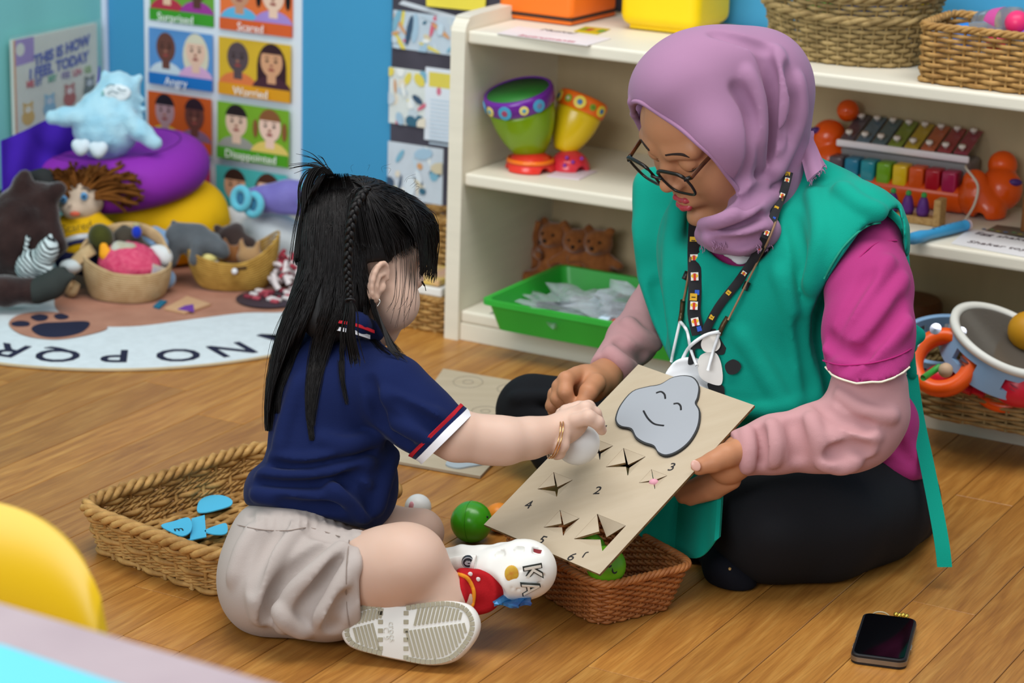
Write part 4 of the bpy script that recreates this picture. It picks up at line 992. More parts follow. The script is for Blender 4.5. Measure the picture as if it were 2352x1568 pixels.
g.cut(ZZ*.009, -ZZ); obj('foot', g.geo(), M('puppet_foot', '#333836', .8, .2, bump=.3), gor, smooth=True)
for P_ in ([(75, 415), (100, 412), (110, 430)], [(-10, 470), (20, 452)]):
    g = Soft.around(Pts(P_, gw+.04), .06, .004).chain(Pts(P_, gw+.05), 24*s_, .01); obj('hood', g.geo(), M('puppet_hood', '#2c2e2e', .8, .2, bump=.3), gor, smooth=True)
# ---- zebra
zw = 4.30; s_ = zw/FPX
m_z = bpy.data.materials.new('zebra_cloth'); m_z.use_nodes = True; nt = m_z.node_tree; N = nt.nodes; K = nt.links
wv = N.new('ShaderNodeTexWave'); wv.inputs['Scale'].default_value = 44; wv.inputs['Distortion'].default_value = 5; wv.inputs['Detail'].default_value = 1; tc_ = N.new('ShaderNodeTexCoord'); mp_ = N.new('ShaderNodeMapping'); mp_.inputs['Rotation'].default_value = (.4, 1.0, .6)
K.new(tc_.outputs['Object'], mp_.inputs[0]); K.new(mp_.outputs[0], wv.inputs[0]); rp_ = N.new('ShaderNodeValToRGB'); K.new(wv.outputs[0], rp_.inputs[0])
rp_.color_ramp.elements[0].position = .34; rp_.color_ramp.elements[0].color = (*lin('#141c20'), 1); rp_.color_ramp.elements[1].position = .42; rp_.color_ramp.elements[1].color = (*lin('#c4d2d4'), 1)
K.new(rp_.outputs[0], N['Principled BSDF'].inputs['Base Color']); N['Principled BSDF'].inputs['Roughness'].default_value = .95
g = Soft.around(Pts([(80, 600), (110, 560)], zw), .12, .004)
g.ell(W(75, 610, zw), np.array((42, 36, 34))*s_, ZR@rot((0, 0, 1), .6), .01); g.ell(W(108, 578, zw-.02), np.array((26, 34, 26))*s_, ZR@rot((0, 0, 1), -.4), .012); g.chain(Pts([(95, 610), (118, 632)], zw-.02), np.array((18, 14))*s_, .008)
g.chain(Pts([(112, 556), (116, 543)], zw-.02), np.array((9, 7))*s_, .005); g.ell(W(64, 546, zw), 7*s_, k=.002); g.chain(Pts([(64, 548), (60, 562), (58, 590)], zw), np.array((6, 5, 6))*s_, .004)
g.cut(ZZ*.009, -ZZ); z_ = obj('zebra_plush', g.geo(), m_z, None, smooth=True); prop(z_, 'black and white striped zebra plush before the dark puppet', 'plush toy')
# ---- olive duck puppet
ow = 4.385; s_ = ow/FPX
dk = empty('duck_puppet', W(232, 590, ow)*[1, 1, 0]+ZZ*.01, 'olive green duck puppet with orange beak beside the doll', 'plush toy')
g = Soft.around(Pts([(232, 545), (245, 600)], ow), .12, .004).ell(W(232, 546, ow), np.array((30, 34, 28))*s_, ZR@rot((0, 0, 1), .4), .01); g.chain(Pts([(240, 565), (252, 590), (255, 630)], ow+.02), np.array((24, 22, 26))*s_, .012); g.cut(ZZ*.009, -ZZ)
obj('body', g.geo(), plush_mat('duck_olive', '#46481e', '#37391a', .4), dk, smooth=True)
g = Soft.around(Pts([(238, 570), (246, 590)], ow-.03), .06, .003).chain(Pts([(238, 566), (243, 584), (247, 592)], ow-.035), np.array((10, 13, 10))*s_, .005, flat=(FW, .6)); obj('beak', g.geo(), M('beak_orange', '#eca014', .7), dk, smooth=True)
# ---- dark bird with blue head
bw_ = 4.42; s_ = bw_/FPX
bd = empty('bird_plush', W(295, 590, bw_)*[1, 1, 0]+ZZ*.01, 'dark grey bird plush with a bright blue patch behind the pink knitting', 'plush toy')
g = Soft.around(Pts([(290, 545), (330, 580)], bw_), .12, .004).ell(W(292, 548, bw_), np.array((34, 28, 30))*s_, ZR, .01); g.chain(Pts([(300, 560), (335, 580), (345, 600)], bw_), np.array((24, 18, 15))*s_, .01); g.chain(Pts([(276, 540), (285, 522)], bw_), np.array((14, 8))*s_, .008); g.ell(W(300, 600, bw_), np.array((46, 46, 34))*s_, ZR, .012); g.cut(ZZ*.009, -ZZ); obj('body', g.geo(), plush_mat('bird_grey', '#38342e', '#4a443a', .5), bd, smooth=True)
g = Soft.around([W(314, 533, bw_-.02)], .05, .003).ell(W(314, 533, bw_-.03), np.array((12, 15, 12))*s_, ZR, 0); obj('blue_patch', g.geo(), plush_mat('bird_blue', '#1c38b4', None, .4), bd, smooth=True)
g = Soft.around([W(312, 520, bw_)], .04, .003).ell(W(313, 517, bw_-.02), np.array((10, 7, 9))*s_, ZR, 0); obj('crown', g.geo(), plush_mat('bird_crown', '#b0a878', None, .4), bd, smooth=True)
# ---- tan owl plush behind pink knitting, light blue knotted toy
def blob(name, label, parts, w, mat, cat='plush toy', k=.012, noise=0, floor=True, h=.004):
    s_ = w/FPX; P_ = [W(p[0], p[1], w+(p[4] if len(p) > 4 else 0)) for p in parts]; g = Soft.around(P_, .11, h)
    for p, q in zip(parts, P_): g.ell(q, np.array((p[2], p[3], (p[2]+p[3])/2*.9))*s_, ZR@rot((0, 0, 1), p[5] if len(p) > 5 else 0), k)
    if noise: g.noise(noise, 180, 4)
    if floor: g.cut(ZZ*.009, -ZZ)
    return soft(name, label, cat, g.geo(), mat)
blob('tan_plush', 'small tan and white plush between duck and blue knotted toy', [(292, 578, 34, 22), (270, 580, 16, 26), (300, 620, 40, 30)], 4.36, plush_mat('tan_plush', '#a08a58', '#c8cfc8', .5))
s_ = 4.46/FPX
g = Soft.around(Pts([(355, 550), (360, 620)], 4.46), .12, .004).chain(Pts([(335, 545), (355, 535), (378, 545), (372, 565), (352, 575), (338, 560), (335, 545)], 4.46), 15*s_, .006); g.chain(Pts([(372, 560), (362, 595), (348, 615)], 4.44), np.array((17, 18, 16))*s_, .008); g.chain(Pts([(345, 600), (380, 640)], 4.42), np.array((20, 24))*s_, .01); g.cut(ZZ*.009, -ZZ)
soft('blue_knot_plush', 'light blue fabric toy with long knotted limbs beside the grey plush', 'plush toy', g.geo(), plush_mat('denim_blue', '#8caed0', '#7c9cc0', .3))
# ---- grey bear-like plush standing over the straw basket
rw = 4.46; s_ = rw/FPX
gr = empty('grey_plush', W(440, 600, rw)*[1, 1, 0]+ZZ*.05, 'grey four legged plush animal leaning over the straw basket', 'plush toy')
g = Soft.around(Pts([(440, 550), (500, 590), (395, 600)], rw), .12, .0035)
g.chain(Pts([(412, 545), (450, 550), (480, 560)], rw), np.array((34, 33, 27))*s_, .015); g.chain(Pts([(480, 562), (505, 572), (516, 582)], rw-.01), np.array((25, 18, 11))*s_, .012)
g.chain(Pts([(402, 560), (392, 592), (390, 602)], rw-.01), np.array((20, 16, 14))*s_, .01); g.chain(Pts([(455, 565), (448, 592), (446, 600)], rw-.03), np.array((15, 11, 10))*s_, .01); g.chain(Pts([(462, 565), (466, 590)], rw+.03), np.array((14, 11))*s_, .01)
g.chain(Pts([(404, 520), (398, 510)], rw), np.array((9, 6))*s_, .005); g.ell(W(498, 545, rw), 8*s_, k=.004); g.noise(.0006, 200, 3)
obj('body', g.geo(), plush_mat('grey_plush', '#5e6368', '#4c5156', .5), gr, smooth=True)
obj('nose', ball(W(517, 583, rw-.015), 5*s_, 10, 8), M('nose_black', '#1c1c20', .4), gr, smooth=True); obj('eye', ball(W(502, 562, rw-.02), 4*s_, 10, 8), M('eye_pale', '#b8bcc4', .3), gr, smooth=True)
# ---- dark brown plush
blob('brown_plush', 'dark brown eared plush animal behind the straw basket', [(530, 548, 38, 32, 0, .5), (556, 570, 36, 30, -.01, .5), (497, 524, 7, 10), (545, 522, 9, 10), (580, 600, 30, 34)], 4.52, plush_mat('brown_plush', '#423430', '#352a28', .6), noise=.0008)
# ---- white plush pillow and violet roll
blob('white_plush', 'large plain white plush cushion under the violet roll', [(610, 545, 80, 62, 0, .15), (680, 560, 60, 52), (640, 600, 62, 30)], 4.62, plush_mat('white_plush', '#d2d8da', '#c6cfd4', .2), h=.005)
s_ = 4.72/FPX
g = Soft.around(Pts([(480, 520), (560, 490)], 4.72), .14, .004).chain(Pts([(490, 530), (530, 505), (568, 490)], 4.72), np.array((32, 26, 14))*s_, .01, flat=(FW, .5)); g.chain(Pts([(482, 528), (488, 600)], 4.72), np.array((30, 34))*s_, .01, flat=(FW, .5)); g.cut(ZZ*.009, -ZZ)
soft('white_cushion', 'flat white cushion corner between yellow cushion and brown plush', 'cushion', g.geo(), plush_mat('white_plush2', '#c9cdd0', None, .2))
vw = 4.56; s_ = vw/FPX
vr = empty('violet_roll_plush', W(620, 490, vw), 'violet plush roll with turquoise ring ends lying on white plush', 'plush toy')
g = Soft.around(Pts([(590, 455), (760, 450)], vw), .09, .004).chain(Pts([(580, 460), (660, 452), (760, 450)], vw), np.array((30, 37, 38))*s_, .01); g.chain(Pts([(640, 480), (760, 488)], vw-.01), np.array((10, 16))*s_, .008); g.noise(.0012, 90, 5)
obj('roll', g.geo(), plush_mat('violet_plush', '#7a74b8', '#6a62a8', .4), vr, smooth=True)
for x_, y_ in ((553, 456), (582, 470), (706, 448)):
    m = np.eye(4); m[:3, :3] = ZR@rot((0, 1, 0), -.5); m[:3, 3] = W(x_, y_, vw-.03); R0 = 20*s_
    e = obj('ring_end', xf(tube([(R0*math.cos(a), R0*1.15*math.sin(a), 0) for a in np.linspace(0, 6.283, 28, endpoint=False)], 9*s_, 8, True), m), plush_mat('turq', '#62b8cc', None, .4), vr, smooth=True)
    obj('ring_centre', xf(ball((0, 0, -.004), (R0*.85, R0, .006), 16, 10), m), plush_mat('turq_dark', '#3a8a9c', '#2c3a80', .4), e, smooth=True)
# ---- red and white yarn toy
rg = np.random.RandomState(2); yw = 4.50
ym = empty('yarn_toy', Fl(655, 672), 'shaggy red and white yarn strip toy beside the girl\'s hair', 'toy')
Gw, Gr = [], []
for i in range(110):
    x_, y_ = 655+rg.normal()*22, 620+rg.normal()*18; a = rg.uniform(0, 6.28); L_ = rg.uniform(10, 26); w0 = yw+rg.uniform(-.05, .03)
    P_ = Pts([(x_, y_, w0), (x_+L_*.5*math.cos(a), y_+L_*.4*math.sin(a)+2, w0-.01), (x_+L_*math.cos(a), min(652, y_+L_*math.sin(a)+10), w0-.012)])
    (Gr if i % 3 == 0 else Gw).append(tube(smooth_path(P_, 3), [.0042]*6+[.002], 5))
for P_, r_ in (([(628, 625), (632, 650), (640, 664)], 0), ([(655, 630), (664, 652)], 0)): Gw.append(tube(smooth_path(Pts(P_, yw-.06), 4), .006, 6))
obj('white_strands', join(*Gw), M('yarn_white', '#dcd4d4', .9), ym, smooth=True, kind='stuff'); obj('red_strands', join(*Gr), M('yarn_red', '#a83a48', .9), ym, smooth=True, kind='stuff')
g = Soft.around([W(655, 628, yw+.02)], .1, .005).ell(W(655, 630, yw+.02), np.array((44, 34, 40))*yw/FPX, ZR, 0); g.cut(ZZ*.009, -ZZ); obj('core', g.geo(), M('yarn_core', '#5a3030', .9), ym, smooth=True)
m_ = fr(Fl(618, 700)); ck = empty('check_tray', m_[:3, 3], 'dark round mat of red and white pieces on the rug edge', 'mat')
obj('plate', xf(lathe([(0, .008), (.055, .008), (.060, .012), (.057, .013), (0, .011)], 40), m_), M('plate_dark', '#3a2c34', .6), ck, smooth='auto')
rg = random.Random(8)
for i in range(22):
    a, r_ = rg.uniform(0, 6.28), rg.uniform(0, .052); obj('piece', xf(box((r_*math.cos(a), r_*math.sin(a), .015), (.016, .010, .006), .002), m_), M('piece%d' % (i % 3), ['#d8d0d0', '#b04a58', '#8a3040'][i % 3], .6), ck)
# ---- two woven baskets on the rug
def coil_basket(name, label, m, a, b, h, base, mat, top, rows=14):
    E_ = empty(name, m[:3, 3], label, 'basket'); n = 96; G = []
    for r in range(rows):
        u = r/(rows-1); C1, _ = contour(1, b/a, 2.3, n); s = a*(base+(1-base)*math.sin(u*math.pi/2)**.7)
        z = np.array([u*(h+top(C1[i, 0], C1[i, 1]*a/b)) for i in range(n)])
        G.append(tube(np.c_[C1*s, z+.004], h/rows*.62, 6, True))
    obj('coils', xf(join(*G), m), mat, E_, smooth=True)
    obj('base', xf((lambda g: (g[0]*[1, b/a, 1], g[1]))(lathe([(0, .001), (a*base, .001), (a*base, .006), (0, .006)], 40)), m), mat, E_); return E_
m_cr = M('crochet_tan', '#cbb087', .9, .1, hex2='#b89a70', vscale=60, bump=.6, bscale=400)
m_st2 = M('straw_gold', '#c79f50', .8, .2, hex2='#a37c38', vscale=50, bump=.5, bscale=350)
mb1 = fr(Fl(278, 712)+V3(.0, .070, .008), V3(.97, -.22, 0))
cb_ = coil_basket('crochet_basket', 'pale tan crochet basket with folded handle flap holding pink knitting', mb1, .078, .068, .060, .82, m_cr, lambda x, y: .016*max(0, -x)-.006*x+.006*y)
hp_ = smooth_path([tf(mb1, [q])[0] for q in ((-.05, -.035, .092), (-.078, -.045, .07), (-.090, -.05, .045), (-.093, -.052, .022), (-.085, -.052, .014), (-.078, -.05, .03))], 5)
obj('handle_flap', tube(hp_, [.012]*len(hp_), 10, flat=.35, up=norm(V3(-.6, -.8, .1))), m_cr, cb_, smooth=True)
hp_ = smooth_path([tf(mb1, [q])[0] for q in ((-.080, -.035, .055), (-.078, .0, .085), (-.045, .04, .108), (.0, .056, .112), (.04, .05, .10), (.068, .03, .072))], 6)
obj('handle', tube(hp_, .003, 10, flat=4.0, up=(0, 0, 1)), m_cr, cb_, smooth=True)
kb = Fl(278, 712)+V3(0, .07, 0)
g = Soft(mb1[:3, 3]-V3(.09, .09, .02), mb1[:3, 3]+V3(.09, .09, .14), .003); g.ell(tf(mb1, [(.008, -.008, .058)])[0], (.058, .05, .044), mb1[:3, :3], 0); g.noise(.0012, 300, 6)
m_kn = M('knit_pink', '#c83c64', .9, .1, hex2='#d8607c', vscale=120, bump=.9, bscale=260)
soft('pink_knitting', 'pink knitted cap lying in the tan crochet basket', 'knitwear', g.geo(), m_kn)
g = Soft(mb1[:3, 3]-V3(.09, .09, .02), mb1[:3, 3]+V3(.12, .12, .14), .003); g.ell(tf(mb1, [(.05, .03, .07)])[0], (.026, .02, .022), mb1[:3, :3], 0); soft('white_felt_animal', 'small white felt toy tucked behind the pink knitting', 'plush toy', g.geo(), plush_mat('felt_white', '#d8dcdc', None, .3))
pc_ = obj('patterned_pouch', sheet(np.array([[W(348+26*u+6*v, 646-40*v+9*u, 4.34+.02*u) for v in np.linspace(0, 1, 6)] for u in np.linspace(0, 1, 6)]), .006), M('pouch', '#a8a4c8', .8, hex2='#cfc49c', vscale=90), None); prop(pc_, 'small lilac patterned pouch leaning on the tan crochet basket', 'pouch')
mb2 = fr(Fl(520, 690)+V3(.004, .075, .008), V3(.98, .12, 0))
sb_ = coil_basket('straw_basket', 'golden straw basket with upright ends holding small toys on the rug', mb2, .084, .06, .052, .72, m_st2, lambda x, y: .045*max(0, x)**2+.018*max(0, -x)**2)
o = obj('handle_slot', xf(box((.018, -.0605, .048), (.022, .006, .006), .002), mb2@np.array(Matrix.Rotation(-.1, 4, 'Y'))), M('slot_dark', '#4a3218', .9), sb_)
ob_ = empty('egg_toy', tf(mb2, [(-.05, -.01, .05)])[0], 'yellow topped white wooden ball in the straw basket', 'toy')
obj('lower_half', xf(lathe([(0, .03)]+[(.022*math.cos(a), .052+.022*math.sin(a)) for a in np.linspace(-1.4, .15, 8)]+[(0, .056)], 24), mb2@np.array(Matrix.Translation((-.048, -.01, 0)))), M('egg_white', '#e4e6e4', .4), ob_, smooth=True)
obj('upper_half', xf(lathe([(0, .053)]+[(.0222*math.cos(a), .052+.0222*math.sin(a)) for a in np.linspace(.1, 1.57, 8)], 24), mb2@np.array(Matrix.Translation((-.048, -.01, 0)))), M('egg_yellow', '#d8cc80', .5), ob_, smooth=True)
for x_, y_, z_, h_, lb in ((-.066, .015, .06, '#b8784c', 'small orange brown felt fox at left in the straw basket'), (.0, .02, .055, '#8a5a34', 'brown felt animal in middle of straw basket'), (.03, .0, .056, '#a8845c', 'tan felt animal at right in straw basket')):
    g = Soft(tf(mb2, [(x_, y_, z_)])[0]-.045, tf(mb2, [(x_, y_, z_)])[0]+.045, .003); c_ = tf(mb2, [(x_, y_, z_)])[0]; g.ell(c_, (.024, .018, .017), None, 0); g.cap(c_+V3(.012, 0, .01), c_+V3(.016, 0, .028), .008, .004, .004); g.cap(c_+V3(-.012, 0, .01), c_+V3(-.016, 0, .028), .008, .004, .004)
    soft('felt_animal', lb, 'plush toy', g.geo(), plush_mat('felt'+h_, h_, None, .4), group='felt animals in the straw basket')
o = obj('white_bead', ball(tf(mb2, [(.002, -.066, .045)])[0], .006, 12, 8), M('bead_white', '#e0e0e4', .4), None, smooth=True); prop(o, 'tiny white bead hanging at the straw basket\'s handle slot', 'bead')
# ---- felt patch on rug
pt = obj('felt_patch', prism([Fl(x, y, .009)[:2] for x, y in ((378, 712), (425, 722), (484, 702), (430, 684))], .004, None, .009), M('patch_tan', '#c89e78', .9), None); prop(pt, 'tan felt patch with a violet shape lying on the rug', 'patch')
obj('violet_shape', prism([Fl(x, y, .0135)[:2] for x, y in ((408, 710), (446, 716), (444, 699), (425, 702))], .001, None, .0132), M('patch_violet', '#6c3a98', .9), pt)
o = obj('teal_scrap', prism([Fl(x, y, .009)[:2] for x, y in ((352, 706), (366, 710), (384, 694), (368, 692))], .003, None, .009), M('teal_scrap', '#1c6a88', .9), None); prop(o, 'small dark teal scrap on the rug right of the crochet basket', 'scrap')
# ---- book in clear pocket on the teal wall
LWn = LN                                   # the side wall faces along +LN
bp0 = PL(20, 95, CORN, LN)
def lw(x, y, off=.012): return PL(x, y, CORN+LN*off, LN)
q0, q1, q2, q3 = lw(22, 92), lw(215, 52), lw(213, 220), lw(20, 312)
u_ = DP; bl = np.eye(4); bl[:3, 0] = DP; bl[:3, 1] = ZZ; bl[:3, 2] = LN; bl[:3, 3] = q0
wB = (q1-q0)@DP; hB = q0[2]-q3[2]; up0 = 0
bk = empty('feelings_book', q3, 'cream picture book about feelings in a clear pocket on teal wall', 'book')
top2 = q1[2]-q0[2]
quad = np.array([(0, -hB), (wB, -hB+0), (wB, top2), (0, 0)])
obj('cover', prism(quad, .008, bl), M('book_cream', '#c9ccc0', .5), bk)
Q = Print(bl, z0=.0081); xs_ = lambda x, y: (x*wB, -hB*(1-y)+top2*x*.0)
Q.add([xs_(0, 1), xs_(0, .72), xs_(.24, .74), xs_(.24, 1.0)][::-1], '#8a6fb0'); Q.add(rect(0, -hB, .012*wB*2, 0), '#c98a58'); Q.add(disc(wB*.08, -hB*.11, wB*.05), '#c9ccc0')
for i, (x, y, c1_, c2_) in enumerate(((.15, .16, '#c29a2a', '#d8d4c0'), (.40, .20, '#6fa8c4', '#b8c8d4'), (.64, .26, '#a03428', '#d8c8c4'), (.88, .30, '#4a5a5a', '#b8c0c8'))):
    px_, py_ = xs_(x, y); Q.add(disc(px_, py_, wB*.075, hB*.085), c1_); Q.add(disc(px_, py_+hB*.09, wB*.06, hB*.055), c1_)
    for e in (-1, 1): Q.add(disc(px_+e*wB*.045, py_+hB*.145, wB*.018, hB*.02, 8), c1_)
    Q.add(disc(px_, py_+hB*.085, wB*.038, hB*.035), c2_)
    for e in (-1, 1): Q.add(disc(px_+e*wB*.016, py_+hB*.092, wB*.006, hB*.006, 8), '#303038')
Q.done('print', bk)
sl = math.atan2(top2*.25, wB)
def bt(body, x, y, size, hx, rz=.02, **k):
    m = bl.copy(); p = xs_(x, y); m[:3, 3] = tf(bl, [(p[0], p[1], .0098)])[0]; m = m@np.array(Matrix.Rotation(rz, 4, 'Z')); return text('lettering', body, size, m, M('bk'+hx, hx, .6), bk, .0003, **k)
bt('THIS IS HOW', .56, .79, .029, '#20389a', bold=.0012, shear=.12, rz=.12); bt('I FEEL TODAY', .52, .635, .029, '#20389a', bold=.0012, shear=.12, rz=.07)
for body, x, hx in (('ME', .18, '#b82838'), ('ET', .28, '#3a4a98'), ('MY', .44, '#3a9a78'), ('FEE', .60, '#7a6a9a'), ('LIN', .74, '#b85a6a'), ('GS', .87, '#7aa050')): bt(body, x, .50+.03*x, .018, hx, bold=.0006)
pk = obj('clear_pocket', sheet(np.array([[tf(bl, [(-.015+(wB+.03)*u, -hB-.02+(hB+.03)*v, .0135)])[0] for v in (0, .5, 1)] for u in (0, .5, 1)]), .0006), M('pocket_film', '#d8e8ea', .2, .6, alpha=.16, trans=.5, ior=1.05), bk)
# ================================================================ helpers for figures
CAMR = np.stack([RT, UP, -FW], 1)            # columns: right, up, towards the lens
def hit(gs, x, y, w0=2.5, w1=4.3):
    """depth at which the sight line through a pixel first meets the soft shapes gs"""
    gs = gs if isinstance(gs, (list, tuple)) else [gs]; best = None
    ws = np.arange(w0, w1, .0015); P_ = CAM+ws[:, None]*ray(x, y)
    for g in gs:
        I = np.rint((P_-g.lo)/g.h).astype(int); ok = ((I >= 0) & (I < g.n)).all(1)
        if not ok.any(): continue
        f = np.full(len(ws), 1.0); J = I[ok]; f[ok] = g.F[J[:, 0], J[:, 1], J[:, 2]]
        k = np.nonzero(f < 0)[0]
        if len(k):
            i = k[0]; w = ws[i]
            if i > 0 and f[i-1] < .2: w = ws[i-1]+(ws[i]-ws[i-1])*f[i-1]/(f[i-1]-f[i])
            best = w if best is None else min(best, w)
    return best
def S(px_, w): return px_*w/FPX
def lay(gs, pts, off=0.0, n=6, default=None):
    """places along a pixel path laid on the surface of soft shapes, lifted off by off"""
    out = []; last = default
    for x, y in smooth_path(pts, n):
        w = hit(gs, x, y); w = last if w is None else w
        if w is None: continue
        last = w; out.append(W(x, y, w-off))
    return np.array(out)
def ridge(g, pts, rpx, hgt, k=.012, n=8, taper=True):
    """raise a fold along a pixel path by hgt (negative: press one in)"""
    P2 = smooth_path(pts, n); ws = [hit(g, x, y) for x, y in P2]; A = []
    for (x, y), w in zip(P2, ws):
        if w is None: continue
        A.append((x, y, w))
    m = len(A)
    if m > 6: ws_ = np.array([a[2] for a in A]); ws_ = np.convolve(np.r_[[ws_[0]]*3, ws_, [ws_[-1]]*3], np.ones(7)/7, 'valid'); A = [(a[0], a[1], w) for a, w in zip(A, ws_)]
    if m < 2: return
    C_, R2 = [], []
    for i, (x, y, w) in enumerate(A):
        t = i/(m-1); tp = (math.sin(math.pi*min(1, max(0, t)))**.6 if taper else 1)
        r = S(rpx, w); hh_ = abs(hgt)*tp
        C_.append(W(x, y, w+r-hh_ if hgt > 0 else w-r+hh_)); R2.append(r)
    g.chain(C_, R2, k, '+' if hgt > 0 else '-')
def E3(c, rx, ry, rz): return c, (rx, ry, rz)
def pe(g, x, y, w, rx, ry, rz, k=.012, op='+', a=0.0):
    """ellipsoid at a pixel: rx, ry in pixels, rz in metres; a rolls it in the picture plane"""
    g.ell(W(x, y, w), (S(rx, w), S(ry, w), rz), CAMR@rot((0, 0, 1), a), k, op)
def pc(g, pts, k=.012, op='+', flat=None):
    """chain of (x, y, depth, radius in pixels)"""
    g.chain([W(p[0], p[1], p[2]) for p in pts], [S(p[3], p[2]) for p in pts], k, op, flat)
def region(x0, y0, x1, y1, w0, w1, h, pad=.01):
    P_ = np.array([W(x, y, w) for x in (x0, x1) for y in (y0, y1) for w in (w0, w1)]); return Soft(P_.min(0)-pad, P_.max(0)+pad, h)
m_skinw = M('skin_woman', '#b57d5a', .5, .35, hex2='#bd8561', vscale=14, sss=.15, bump=.04, bscale=500)
m_skinc = M('skin_child', '#cba893', .5, .3, hex2='#d2b3a2', vscale=10, sss=.2)

def polyd(x, y, poly):
    """signed pixel distance to a polygon, negative inside"""
    p = np.asarray(poly, float); d = np.full(x.shape, 1e9, np.float32); ins = np.zeros(x.shape, bool)
    for i in range(len(p)):
        a, b = p[i], p[(i+1) % len(p)]; ex, ey = b-a; t = np.clip(((x-a[0])*ex+(y-a[1])*ey)/(ex*ex+ey*ey), 0, 1)
        d = np.minimum(d, np.hypot(x-a[0]-t*ex, y-a[1]-t*ey))
        ins ^= ((a[1] > y) != (b[1] > y)) & (x < (b[0]-a[0])*(y-a[1])/((b[1]-a[1]) or 1e-9)+a[0])
    return np.where(ins, -d, d)
def snip(g, poly, w0, w1, k=.003, keep=False, n=0):
    """cut cloth along an outline: remove (or keep only) what lies within it between two depths"""
    poly = smooth_path(poly, n, True) if n else np.asarray(poly, float)
    mn, mx = poly.min(0), poly.max(0)
    if keep: lo, hi = g.lo, g.lo+g.h*g.n
    else: C_ = np.array([W(x, y, w) for x in (mn[0], mx[0]) for y in (mn[1], mx[1]) for w in (w0, w1)]); lo, hi = C_.min(0)-.01, C_.max(0)+.01
    q = g.sub(lo, hi)
    if q is None: return
    sl, X, Y, Z = q; dx, dy, dz = X-CAM[0], Y-CAM[1], Z-CAM[2]
    w = dx*FW[0]+dy*FW[1]+dz*FW[2]; x = CX+FPX*(dx*RT[0]+dy*RT[1]+dz*RT[2])/w; y = CY-FPX*(dx*UP[0]+dy*UP[1]+dz*UP[2])/w
    d = polyd(x, y, poly)*w/FPX
    if keep: g.mix(sl, (-d).astype(np.float32), k, '-'); return
    d = np.maximum(d, np.maximum(w0-w, w-w1)); g.mix(sl, d.astype(np.float32), k, '-')

def split_geo(geo, masks, snap=()):
    """share a mesh out between named pieces: masks are (name, f(centres)->bool); returns dict name -> geo, None = the rest"""
    v, q = geo
    for p_, n_, h_ in snap:
        t = (v-p_)@n_; m_ = np.abs(t) < h_; v = v.copy(); v[m_] -= t[m_, None]*n_
    c = v[q].mean(1); left = np.ones(len(q), bool); out = {}
    def part(sel):
        f = q[sel]; u, inv = np.unique(f, return_inverse=True); return v[u], inv.reshape(f.shape)
    for nm, fn in masks: s_ = fn(c) & left; left &= ~s_; out[nm] = part(s_)
    out[None] = part(left); return out
# ================================================================ the woman
wom = empty('person', Fl(1830, 1200), 'woman in mauve headscarf, glasses and green apron sitting cross-legged holding cardboard', 'person')
# ---- head frame (x = her left, y = back, z = up)
HRc = np.array([[.59, .684, -.429], [-.278, .671, .688], [.758, -.287, .586]])
HR = CAMR@HRc; HW = 3.20; HO = W(1634, 272, HW)
def hl(x, y, z): return HO+HR@V3(x, y, z)
g = Soft(HO-.17, HO+.17, .0018); wg_head = g
g.ell(hl(0, .008, .028), (.066, .084, .088), HR, 0)
g.ell(hl(0, -.028, -.040), (.057, .062, .074), HR, .03)
g.ell(hl(0, -.050, .030), (.056, .040, .052), HR, .02)
for e in (-1, 1):
    g.ell(hl(e*.036, -.055, -.036), (.030, .030, .034), HR, .02)                 # cheek
    g.cap(hl(e*.048, -.072, .019), hl(e*.016, -.084, .017), .010, .010, .014)    # brow ridge
    g.cap(hl(e*.055, .005, -.045), hl(e*.030, -.055, -.098), .016, .014, .02)    # jaw
g.cap(hl(0, -.058, -.100), hl(0, -.072, -.108), .019, .017, .018); g.cap(hl(0, -.072, -.100), hl(0, -.086, -.102), .017, .0150, .014)
for e in (-1, 1):
    g.ell(hl(e*.034, -.040, -.066), (.030, .036, .036), HR, .02); g.chain([hl(e*.054, -.002, -.060), hl(e*.044, -.034, -.088), hl(e*.018, -.060, -.107)], (.020, .019, .018), .02)                # chin
for e in (-1, 1): g.ell(hl(e*.032, -.094, -.001), (.017, .013, .011), HR, .008, '-')
g.chain([hl(0, -.082, .010), hl(0, -.092, -.010), hl(0, -.101, -.024)], (.0085, .0088, .0092), .009)
g.ell(hl(0, -.1035, -.0285), (.0112, .0108, .0092), HR, .006)
for e in (-1, 1):
    g.ell(hl(e*.0122, -.096, -.032), (.0072, .0095, .0068), HR, .005); g.ell(hl(e*.006, -.100, -.0395), (.004, .005, .003), HR, .003, '-')
    g.ell(hl(e*.032, -.0765, -.001), (.0155, .0125, .0125), HR, .002)            # lidded eye
    g.cap(hl(e*.046, -.0805, -.0055), hl(e*.018, -.0855, -.0055), .0016, .0016, .0015, '-')   # lid line
g.ell(hl(0, -.080, -.066), (.026, .020, .016), HR, .012)                        # muzzle
pc(g, [(1720, 420, 3.25, 75), (1740, 560, 3.28, 80)], .02)
head_geo = g.geo()
